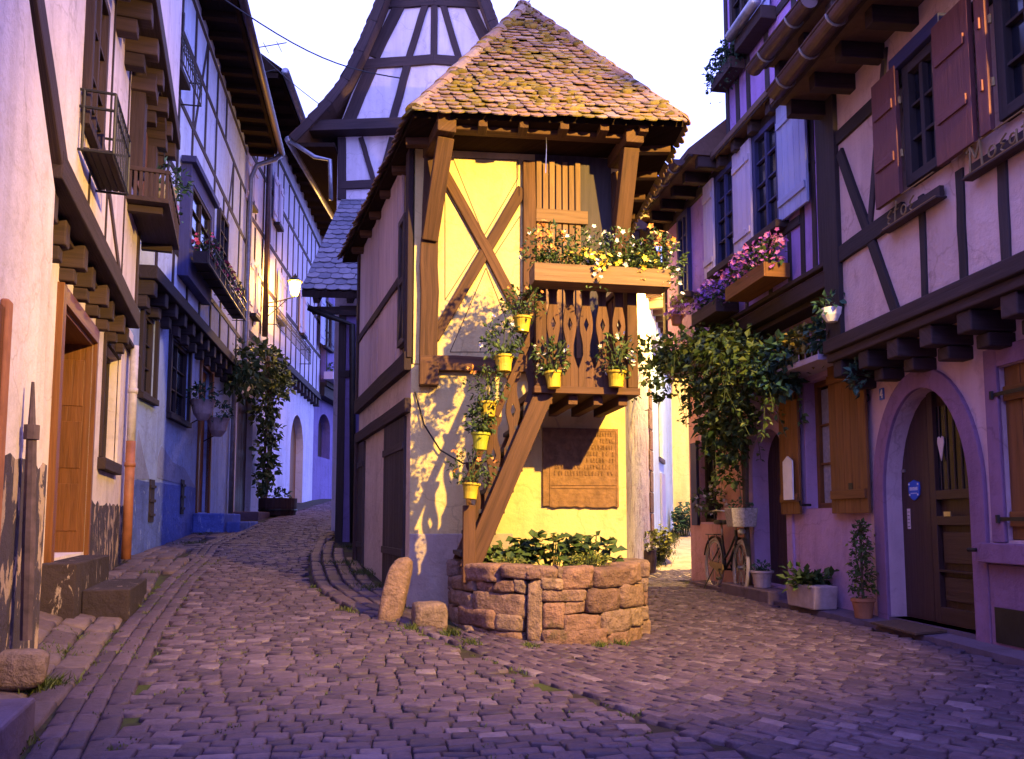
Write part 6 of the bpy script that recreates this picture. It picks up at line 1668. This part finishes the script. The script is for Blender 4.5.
# ------------------------------------------------------------------ rose beige house at the right edge
A_ = thing('townhouse', 'rose beige jettied house with arched doorway and plum shutters at the right edge', 'house', tuple(FA.P(2, .05, -1)))
F = FA; WU = .35; zj = 2.62; zE = 5.12; q = lambda x, y, w=0.0: F.uv(x, y, w)
d5 = (q(889, 560)[0], q(976, 560)[0], .12, q(926, 387)[1], .92)
w5a = q(1004, 450)[0]; w5 = (w5a, w5a + 1.0, q(1004, 540)[1], q(1004, 366)[1])
m = MB(F); wall(m, 0.003, F.L, -.2, zj, [d5, w5], .26, 5); m.build('lower_wall', 'a_low', A_)
m = MB(F); wall(m, .003, F.L, zj + .002, zE, [], .2, 5, WU); m.build('upper_wall', 'a_up', A_)
m = MB(F); arch_band(m, d5[0], d5[1], -.1, d5[3], d5[4], .17, .001, .035, 28)
vsill = w5[2] - .02; m.box(d5[1] + .175, F.L, -.1, vsill - .16, .001, .03, .5)
m.box(w5[0] - .14, w5[0] - .002, vsill, w5[3] + .15, .001, .03, .5); m.box(w5[1] + .002, w5[1] + .14, vsill, w5[3] + .15, .001, .03, .5); m.box(w5[0] - .001, w5[1] + .001, w5[3] + .002, w5[3] + .15, .001, .03, .5)
m.box(w5[0] - .22, w5[1] + .22, vsill - .15, vsill - .004, .001, .10, .5)
m.build('stone_surround', 'a_stone', A_, bevel=.008)
m = MB(); m.box(-2.6, 5.6, -.2, 4.2, -8.9, -13); m.v = [V((p.x, p.z, p.y)) for p in m.v]; m.build('sky_light_blocker', 'a_low', A_)  # unseen wall behind the camera, added to cut the sky light
# door
u0, u1, v0, v1, rs = d5; DW = -.19; hm = lerp(u0, u1, .36)
m = MB(F); m.box(u0, u1, v0, v1, DW - .05, DW)
m.box(u0, hm - .01, v0, v1, DW + .001, DW + .04); 
for (a, b, c, d) in ((hm + .01, hm + .09, v0, v1), (u1 - .12, u1 - .02, v0, v1), (hm + .09, u1 - .12, v0, v0 + .14), (hm + .09, u1 - .12, v0 + .84, v0 + .92), (hm + .09, u1 - .12, v0 + 1.06, v0 + 1.14), (hm + .09, u1 - .12, v0 + .44, v0 + .46)): m.box(a, b, c, d, DW + .001, DW + .05)
m.box(hm + .14, u1 - .17, v0 + .2, v0 + .40, DW + .001, DW + .03); m.box(hm + .14, u1 - .17, v0 + .52, v0 + .78, DW + .001, DW + .03)
dd = m.build('door', 'door_dark', A_, bevel=.005)
m = MB(F); ga, gb, gc, gd = hm + .092, u1 - .122, v0 + 1.142, v1 - .15; m.box(ga, gb, gc, gd, DW + .002, DW + .012); m.build('door_glass', 'glass', dd)
m = MB(F)
for i in range(6): x = lerp(ga, gb, (i + .5) / 6); m.tube([F.P(x, gc, DW + .02), F.P(x, gd, DW + .02)], .006, 5)
m.build('door_bars', 'door_dark', dd)
hc = F.uv(941, 446, DW + .03); m = MB(F); m.prism([(hc[0], hc[1] - .13), (hc[0] + .045, hc[1] + .03), (hc[0] + .04, hc[1] + .075), (hc[0] + .018, hc[1] + .085), (hc[0], hc[1] + .06), (hc[0] - .018, hc[1] + .085), (hc[0] - .04, hc[1] + .075), (hc[0] - .045, hc[1] + .03)], DW + .028, DW + .034)
m.build('white_heart', 'paper', dd)
m = MB(F); c = F.uv(947, 514, DW + .06); m.box(c[0] - .045, c[0] + .045, c[1] - .02, c[1] + .02, DW + .051, DW + .06); m.build('letter_slot', 'chrome', dd)
m = MB(F); m.box(u0, u1, v0 - .1, v0, -.22, .02); m.build('threshold', 'concrete', A_)
# blue enamel badge and papers on the fixed leaf
c = F.uv(914, 490, DW + .05); R1 = .085; WB_ = DW + .041
t = thing('enamel_badge', 'blue shield-shaped enamel badge screwed to the dark arched door', 'sign', tuple(F.P(c[0], c[1], WB_)))
shp = [(-.9, .75), (-.55, .8), (0, .98), (.55, .8), (.9, .75), (.98, .1), (.85, -.55), (.35, -.9), (0, -1.0), (-.35, -.9), (-.85, -.55), (-.98, .1)]
m = MB(F); m.prism([(c[0] + a * R1, c[1] + b * R1 * 1.1) for a, b in shp], WB_, WB_ + .012); m.build('plate', 'enamel_blue', t)
m = MB(F)
for a, b in ((-.78, .62), (.78, .62), (-.72, -.5), (.72, -.5)): m.box(c[0] + a * R1 - .008, c[0] + a * R1 + .008, c[1] + b * R1 - .008, c[1] + b * R1 + .008, WB_ + .012, WB_ + .016)
for i in range(5):
    x = c[0] + (-.58 + i * .29) * R1; y = c[1] + .12 * R1
    m.box(x - .009, x - .005, y - .014, y + .016, WB_ + .012, WB_ + .014); m.box(x + .003, x + .007, y - .014, y + .016, WB_ + .012, WB_ + .014); m.box(x - .005, x + .003, y + (.0 if i % 2 else .011), y + (.004 if i % 2 else .016), WB_ + .012, WB_ + .014)
for i in range(9): x = c[0] + (-.5 + i * .125) * R1; m.box(x - .002, x + .002, c[1] - .4 * R1, c[1] - .3 * R1, WB_ + .012, WB_ + .0135)
m.build('badge_lettering', 'enamel_white', t)
m = MB(F); a = F.uv(908, 518, DW + .05)
m.box(a[0] - .022, a[0] + .026, a[1] - .10, a[1] + .085, DW + .041, DW + .043); nt_ = m.build('paper_notice', 'paper'); tag(nt_, 'narrow strip of pale paper notices below the blue enamel badge', 'notice')
m = MB(F)
for i in range(5): m.box(a[0] - .016, a[0] + .02 - .006 * (i % 2), a[1] - .08 + i * .033, a[1] - .074 + i * .033, DW + .0431, DW + .044)
m.build('notice_text', 'iron', nt_)
m = MB(F); a = F.uv(903, 471, DW + .05); m.box(a[0] - .02, a[0] + .03, a[1] - .012, a[1] + .014, DW + .041, DW + .055); m.build('bell_plate', 'chrome', dd)
# closed shutter with strap hinges
m = MB(F); k = 6
for i in range(k): m.box(lerp(w5[0], w5[1], i / k) + .003, lerp(w5[0], w5[1], (i + 1) / k) - .003, w5[2] + .004, w5[3] - .004, -.07, -.03)
for t_ in (.12, .84): y = lerp(w5[2], w5[3], t_); m.box(w5[0] + .02, w5[1] - .02, y - .055, y + .055, -.029, .0)
ws = m.build('shutter', 'shut_brown', A_, bevel=.004)
m = MB(F)
for t_ in (.12, .84): y = lerp(w5[2], w5[3], t_); m.box(w5[0] - .06, w5[0] + .5, y - .014, y + .014, .0315, .038); m.tube([F.P(w5[0] - .05, y - .03, .04), F.P(w5[0] - .05, y + .03, .04)], .016, 6)
m.build('strap_hinge', 'iron', ws)
m = MB(F); a = q(1001, 637); m.box(q(1000, 620)[0], q(1000, 620)[0] + .6, .1, q(1001, 607)[1], .031, .04); m.build('cellar_vent', 'iron', A_)
m = MB(F); c = q(985, 550, .05); m.tube([F.P(c[0] - .03, c[1], .03), F.P(c[0] - .03, c[1], .12), F.P(c[0] - .08, c[1], .13)], .016, 6); m.build('shutter_catch', 'iron', A_)
# number plate and iron hook
c = q(881.5, 394, .01); m = MB(F); m.box(c[0] - .035, c[0] + .035, c[1] - .055, c[1] + .055, .001, .012); nb = m.build('number_plate', 'enamel_blue', A_)
m = MB(F); m.bar((c[0] + .012, c[1] - .04), (c[0] + .012, c[1] + .04), .010, .012, .016); m.bar((c[0] - .02, c[1] - .01), (c[0] + .024, c[1] - .01), .010, .012, .0165); m.bar((c[0] - .018, c[1] - .008), (c[0] + .010, c[1] + .04), .010, .012, .0162); m.build('number', 'enamel_white', nb)
m = MB(); b = FB.uv(866, 392, .03); pts = [FB.P(b[0] + .02, b[1] + .06, .03), FB.P(b[0] - .01, b[1] - .02, .03)] + [FB.P(b[0] - .01 + .028 - .028 * math.cos(k * .7), b[1] - .06 - .035 * math.sin(k * .7), .03) for k in range(9)]
m.tube(pts, .007, 6); m.build('iron_hook', 'iron', A_)
# jetty with joist ends
m = MB(F); m.bar((-.02, zj + .06), (F.L, zj + .06), .13, WU - .3, WU + .07, 8, .005); m.bar((-.02, zj - .05), (F.L, zj - .05), .08, WU - .2, WU + .03, 8, .004)
for i in range(12): u = .12 + i * .46; m.box(u - .08, u + .08, zj - .25, zj - .092, -.05, WU + .0); m.box(u - .07, u + .07, zj - .36, zj - .255, -.05, WU * .6)
m.build('jetty_beam', 'timber_b', A_, bevel=.012)
w0, w1 = WU - .04, WU + .016
m = MB(F)
vs_ = q(911, 190, WU)[1]; vt_ = q(911, 68, WU)[1]
m.bar((-.02, vs_ - .17), (q(905, 200, WU)[0], vs_ - .14), .16, w0, w1 + .02, 5, .006)
for (x0, y0, x1, y1, wd_) in ((922, 217, 931, 294, .075), (960, 183, 969, 278, .085), (1002, 165, 1012, 257, .09)):
    a = q(x0, y0, WU)[0]; m.bar((a, zj + .12), (a + .01, vs_ - .1), wd_, w0, w1, 4, .006)
for k in range(4): a = q(1012, 257, WU)[0] + .5 + k * .55; m.bar((a, zj + .12), (a, vs_ - .1), .085, w0, w1, 4, .006)
m.bar(q(841, 152, WU), q(899, 316, WU), .105, w0, w1 + .014, 4, .006)
m.bar(q(886, 48, WU), q(870, 235, WU), .075, w0, w1 + .003, 4, .008)
m.bar((.15, zj + .1), (.15, zE), .28, w0, w1 + .03, 4, .006)
m.bar((-.02, zE - .46), (F.L, zE - .46), .13, w0, w1 + .012, 6, .006)
for x in (912, 985): a = q(x, 30, WU)[0]; m.bar((a, vt_), (a, zE - .4), .07, w0, w1, 3, .005)
m.build('timber_frame', 'timber', A_, bevel=.006)
wa, wb = q(912, 130, WU)[0], q(949, 120, WU)[0]
def plum_window(a, b, sh_l, sh_r):
    o = window(A_, F, (a, b, vs_, vt_), WU + .02, 'timber', .08, 2, 3, lintel='timber_blue', proud=.05)
    for (s0_, s1_) in ((a - sh_l, a - .015), (b + .015, b + sh_r)):
        m = MB(F); m.box(s0_, s1_, vs_ - .05, vt_ + .04, WU + .085, WU + .125); m.box(s0_ + .04, s1_ - .04, vs_ + .25, vs_ + .33, WU + .1255, WU + .14); m.box(s0_ + .04, s1_ - .04, vt_ - .3, vt_ - .22, WU + .1255, WU + .14)
        m.build('shutter', 'shut_mauve', o, bevel=.004)
    m = MB(F)
    for y in (vs_ + .29, vt_ - .26):
        for x in (a - .0, b + .0): m.tube([F.P(x - .012, y - .03, WU + .09), F.P(x - .012, y + .03, WU + .09)], .014, 6)
    m.build('hinge', 'gold_iron', o)
plum_window(wa, wb, .36, .42)
w2a = q(990, 90, WU)[0] + .16; plum_window(w2a, w2a + .55, .12, .45)
plum_window(w2a + 1.5, w2a + 2.05, .4, .45)
# carved sill boards with iron scroll letters
def scroll_sill(a, b, letters):
    m = MB(F); m.box(a, b, vs_ - .24, vs_ - .15, WU + .02, WU + .06); m.box(a - .03, b + .03, vs_ - .262, vs_ - .245, WU + .02, WU + .11); o = m.build('sill_board', 'timber_b', A_, bevel=.005)
    m = MB(F); x = a + .06; Wl = WU + .10; y0 = vs_ - .235
    for ch in letters:
        P_ = lambda dx, dy: F.P(x + dx, y0 + dy, Wl)
        if ch == 'M':
            for pp in (((0, 0), (.01, .19)), ((.01, .19), (.06, .08)), ((.06, .08), (.11, .19)), ((.11, .19), (.125, 0)), ((-.03, .15), (.01, .19))): m.tube([P_(*pp[0]), P_(*pp[1])], .009, 5)
            x += .19
        elif ch == 'o':
            m.tube([P_(.035 + .035 * math.cos(k * .63), .05 + .04 * math.sin(k * .63)) for k in range(11)], .007, 5); x += .10
        elif ch == 's':
            m.tube([P_(.05 - .03 * math.sin(k * .8) * (1 if k < 5 else -1), .012 * k) for k in range(10)], .007, 5); x += .10
        elif ch == 'l':
            m.tube([P_(.02, 0), P_(.03, .10), P_(.05, .15), P_(.02, .17)], .008, 5); m.tube([P_(0, .08), P_(.07, .09)], .007, 5); x += .11
        elif ch == 'a':
            m.tube([P_(.03 + .03 * math.cos(k * .63), .045 + .035 * math.sin(k * .63)) for k in range(11)], .007, 5); m.tube([P_(.065, 0), P_(.065, .09)], .007, 5); x += .11
    m.tube([F.P(a, vs_ - .24, Wl), F.P(b, vs_ - .24, Wl)], .007, 5); m.tube([F.P(a, vs_ - .05, Wl), F.P(b, vs_ - .05, Wl)], .007, 5)
    for xx in (a, (a + b) / 2, b): m.tube([F.P(xx, vs_ - .24, WU + .03), F.P(xx, vs_ - .24, Wl)], .007, 5)
    m.build('scroll_letters', 'old_gilt', o)
scroll_sill(q(893, 205, WU)[0], q(946, 172, WU)[0], 'slos'); scroll_sill(q(977, 160, WU)[0], q(977, 160, WU)[0] + 1.15, 'Mosaloals')
uN = (7.74 - 3.7) / .995
eave(A_, F, .02, uN, zE, WU, .55, (.3, uN), raf=.5)
m = MB(F); m.box(uN + .02, F.L, zE - .05, 7.0, -5, WU); m.build('taller_wall', 'a_up', A_)
t = thing('doormat', 'brown coir doormat lying before the arched doorway', 'doormat', tuple(FA.P((u0 + u1) / 2, .08, .15)))
m = MB(); c0 = FA.P((u0 + u1) / 2 - .08, 0, .17); hx = FA.u * .33; hy = FA.n * .14
ps_ = [c0 - hx - hy, c0 + hx - hy, c0 + hx + hy, c0 - hx + hy]; zz = [gz(p.x, p.y) + .045 + (.02 * (1 - (.17 + s * .14) / .3)) for p, s in zip(ps_, (-1, -1, 1, 1))]
lo = [V((p.x, p.y, z + .004)) for p, z in zip(ps_, zz)]; hi = [V((p.x, p.y, z + .022)) for p, z in zip(ps_, zz)]
m.faces(lo + hi, [(3, 2, 1, 0), (4, 5, 6, 7), (0, 1, 5, 4), (1, 2, 6, 5), (2, 3, 7, 6), (3, 0, 4, 7)]); m.build('mat', 'coir', t)

# ------------------------------------------------------------------ alley behind
S1 = thing('rubble_house', 'pale pebbly rubble-walled house at the left of the sunny looking alley', 'house', tuple(FS.P(1, .1, -1)))
m = MB(FS); wall(m, 0, FS.L, -.2, 5.0, [], .2, 3.0); m.build('wall', 'alley_stone', S1)
m = MB(FS)
for z in range(9): m.box(FS.L - .32 - .08 * (z % 2), FS.L, .05 + z * .36, .40 + z * .36, .002, .03)
build_each(m, 'quoin', 'sandstone', S1, bevel=.015)
eave(S1, FS, -.1, FS.L + .1, 5.0, 0, .4, None, depth=3.2, rise=1.5)
S2 = thing('alley_house', 'sky blue plastered narrow house with small windows deep in the alley', 'house', tuple(FS2.P(2, .1, -1)))
m = MB(FS2); a = (1.1, 1.9, 2.2, 3.4); b = (1.2, 1.9, .2, 1.9); wall(m, 0, FS2.L, -.2, 4.9, [a], .2, 3.0); m.build('wall', 'alley_blue', S2)
window(S2, FS2, a, -.1, 'timber_b', .08, 2, 3, sill='timber_blue'); m = MB(FS2); m.box(b[0], b[1], b[2], b[3], .005, .04); m.build('door', 'shut_blue', S2); m = MB(FS2); m.bar((0, 4.2), (FS2.L, 4.2), .2, 0, .06); m.build('timber_band', 'timber_blue', S2)
eave(S2, FS2, -.1, FS2.L + .1, 4.9, 0, .4, None, depth=3.2, rise=1.4)
S3 = thing('alley_house', 'straw yellow house wall closing the far end of the alley', 'house', tuple(FS3.P(1, .1, -1)))
m = MB(FS3); wall(m, -1, FS3.L + 2, -.2, 4.7, [], .2, 3.0); m.build('wall', 'alley_yellow', S3); eave(S3, FS3, -1.1, FS3.L + 2, 4.7, 0, .4, None, depth=3.2, rise=1.4)
def px_at(px_, y): return CX + 0 * y
p = V((2.20, 13.0, 0)); p.z = gz(p.x, p.y)
t = thing('alley_barrel', 'grey wooden tub with a flowering bush at the alley corner behind the dovecote', 'barrel', tuple(p)); m = MB(); m.lathe(p, [(.11, 0), (.13, .2), (.13, .36), (.11, .36)], 18); m.build('tub', 'timber_b', t)
m = MB(); leaves(m, p + V((0, 0, .48)), .15, .15, .18, 150, .06); m.build('foliage', 'leaf_yel', t); m = MB(); flowers(m, p + V((0, 0, .46)), .17, .17, .18, 16, .03); m.build('flowers', 'fl_white', t)
p = V((2.55, 13.9, 0)); p.z = gz(p.x, p.y); broad_plant('alley_bush', 'yellow green bush growing against the rubble wall in the alley', 'bush', tuple(p), .16, .3, .7, 380, .08, 'leaf_yel')
p = V((3.62, 16.8, 0)); p.z = gz(p.x, p.y); broad_plant('alley_bush', 'dark round bush against the blue house deep in the alley', 'bush', tuple(p), .22, .3, .75, 380, .1, 'leaf_blue')

# ------------------------------------------------------------------ lamps, sky, camera
lantern('wall_lantern', 'lit lantern on the end wall of the lilac house shining into the alley', V((3.3, 12.46, 5.0)), V((3.02, 13.3, 5.1)), 560, (1.0, .66, .12), .15)
kp = V((3.50, 2.2, 5.0)); ku = (2.2 - FA.A.y) / FA.u.y; aim = V((-.15, 7.2, 2.3))
t = thing('floodlight', 'lit floodlight on the rose beige house aimed at the dovecote', 'floodlight', tuple(kp))
ad = (aim - kp).normalized(); sdv = ad.cross(V((0, 0, 1))).normalized(); upv = sdv.cross(ad)
def fbox(m, c, a, b, d):
    m.hexa([c + sdv * (i * a) + upv * (j * b) + ad * (k * d) for k in (-1, 1) for j in (-1, 1) for i in (-1, 1)], (2 * a, 2 * b, 2 * d))
m = MB(); fbox(m, kp - ad * .10, .11, .08, .05); hs_ = m.build('housing', 'iron', t, bevel=.01)
m = MB(); fbox(m, kp - ad * .047, .10, .07, .002); m.build('lens', 'bulb', hs_)
m = MB(); kr = FA.P(ku, 5.0, .35); m.tube([kp - ad * .1, kr], .015, 6); m.build('bracket', 'iron', t)
l = bpy.data.lights.new('floodlight_lamp', 'SPOT'); l.energy = 1300; l.color = (1.0, .62, .13); l.spot_size = rad(82); l.spot_blend = .75; l.shadow_soft_size = .05
lo = bpy.data.objects.new('floodlight_lamp', l); COL.objects.link(lo); lo.parent = t; lo.rotation_euler = (-ad).to_track_quat('Z', 'Y').to_euler()

w = bpy.data.worlds.new('World'); SC.world = w; w.use_nodes = True; nt = w.node_tree
bg = nt.nodes['Background']; sky = nt.nodes.new('ShaderNodeTexSky'); sky.sky_type = 'NISHITA'; sky.sun_disc = False
SUN_EL, SUN_AZ = rad(4.0), rad(215.0)
sky.sun_elevation = SUN_EL; sky.sun_rotation = SUN_AZ; sky.air_density = 1.0; sky.dust_density = .6; sky.ozone_density = 4.0
tint = nt.nodes.new('ShaderNodeMix'); tint.data_type = 'RGBA'; tint.blend_type = 'MULTIPLY'; tint.inputs[0].default_value = 1; tint.inputs[7].default_value = (.5, .5, .6, 1)
add = nt.nodes.new('ShaderNodeMix'); add.data_type = 'RGBA'; add.blend_type = 'ADD'; add.inputs[0].default_value = 1; add.inputs[7].default_value = (1.34, 1.28, 4.0, 1); add.clamp_result = False
nt.links.new(sky.outputs[0], tint.inputs[6]); nt.links.new(tint.outputs[2], add.inputs[6]); nt.links.new(add.outputs[2], bg.inputs[0]); bg.inputs[1].default_value = .15
sl_ = bpy.data.lights.new('sun', 'SUN'); sl_.energy = .08; sl_.angle = rad(12); sl_.color = (1, .85, .8)
so = bpy.data.objects.new('sun', sl_); COL.objects.link(so)
sd = V((math.sin(SUN_AZ) * math.cos(SUN_EL), math.cos(SUN_AZ) * math.cos(SUN_EL), math.sin(SUN_EL)))
so.rotation_euler = sd.to_track_quat('Z', 'Y').to_euler(); so.location = sd * 60

cam = bpy.data.cameras.new('camera'); co = bpy.data.objects.new('camera', cam); COL.objects.link(co)
co.location = CAMP; co.rotation_euler = (math.pi / 2 + PITCH, 0, 0)
cam.sensor_fit = 'HORIZONTAL'; cam.sensor_width = 36; cam.lens = 36 * FPX / 1024; cam.shift_y = SHIFT / 1024; cam.clip_start = .05; cam.clip_end = 2000
SC.camera = co
SC.view_settings.view_transform = 'Standard'; SC.view_settings.look = 'None'; SC.view_settings.gamma = 1; SC.view_settings.exposure = 2.5
for o in bpy.data.objects:
    if o.parent and o.type == 'MESH' and o.name.split('.')[0] in ('flowers', 'white_flowers', 'yellow_flowers', 'orange_flowers'): o['kind'] = 'stuff'
    if '_o' in o: del o['_o']
SC.cycles.use_adaptive_sampling = True
SC.cycles.use_denoising = True
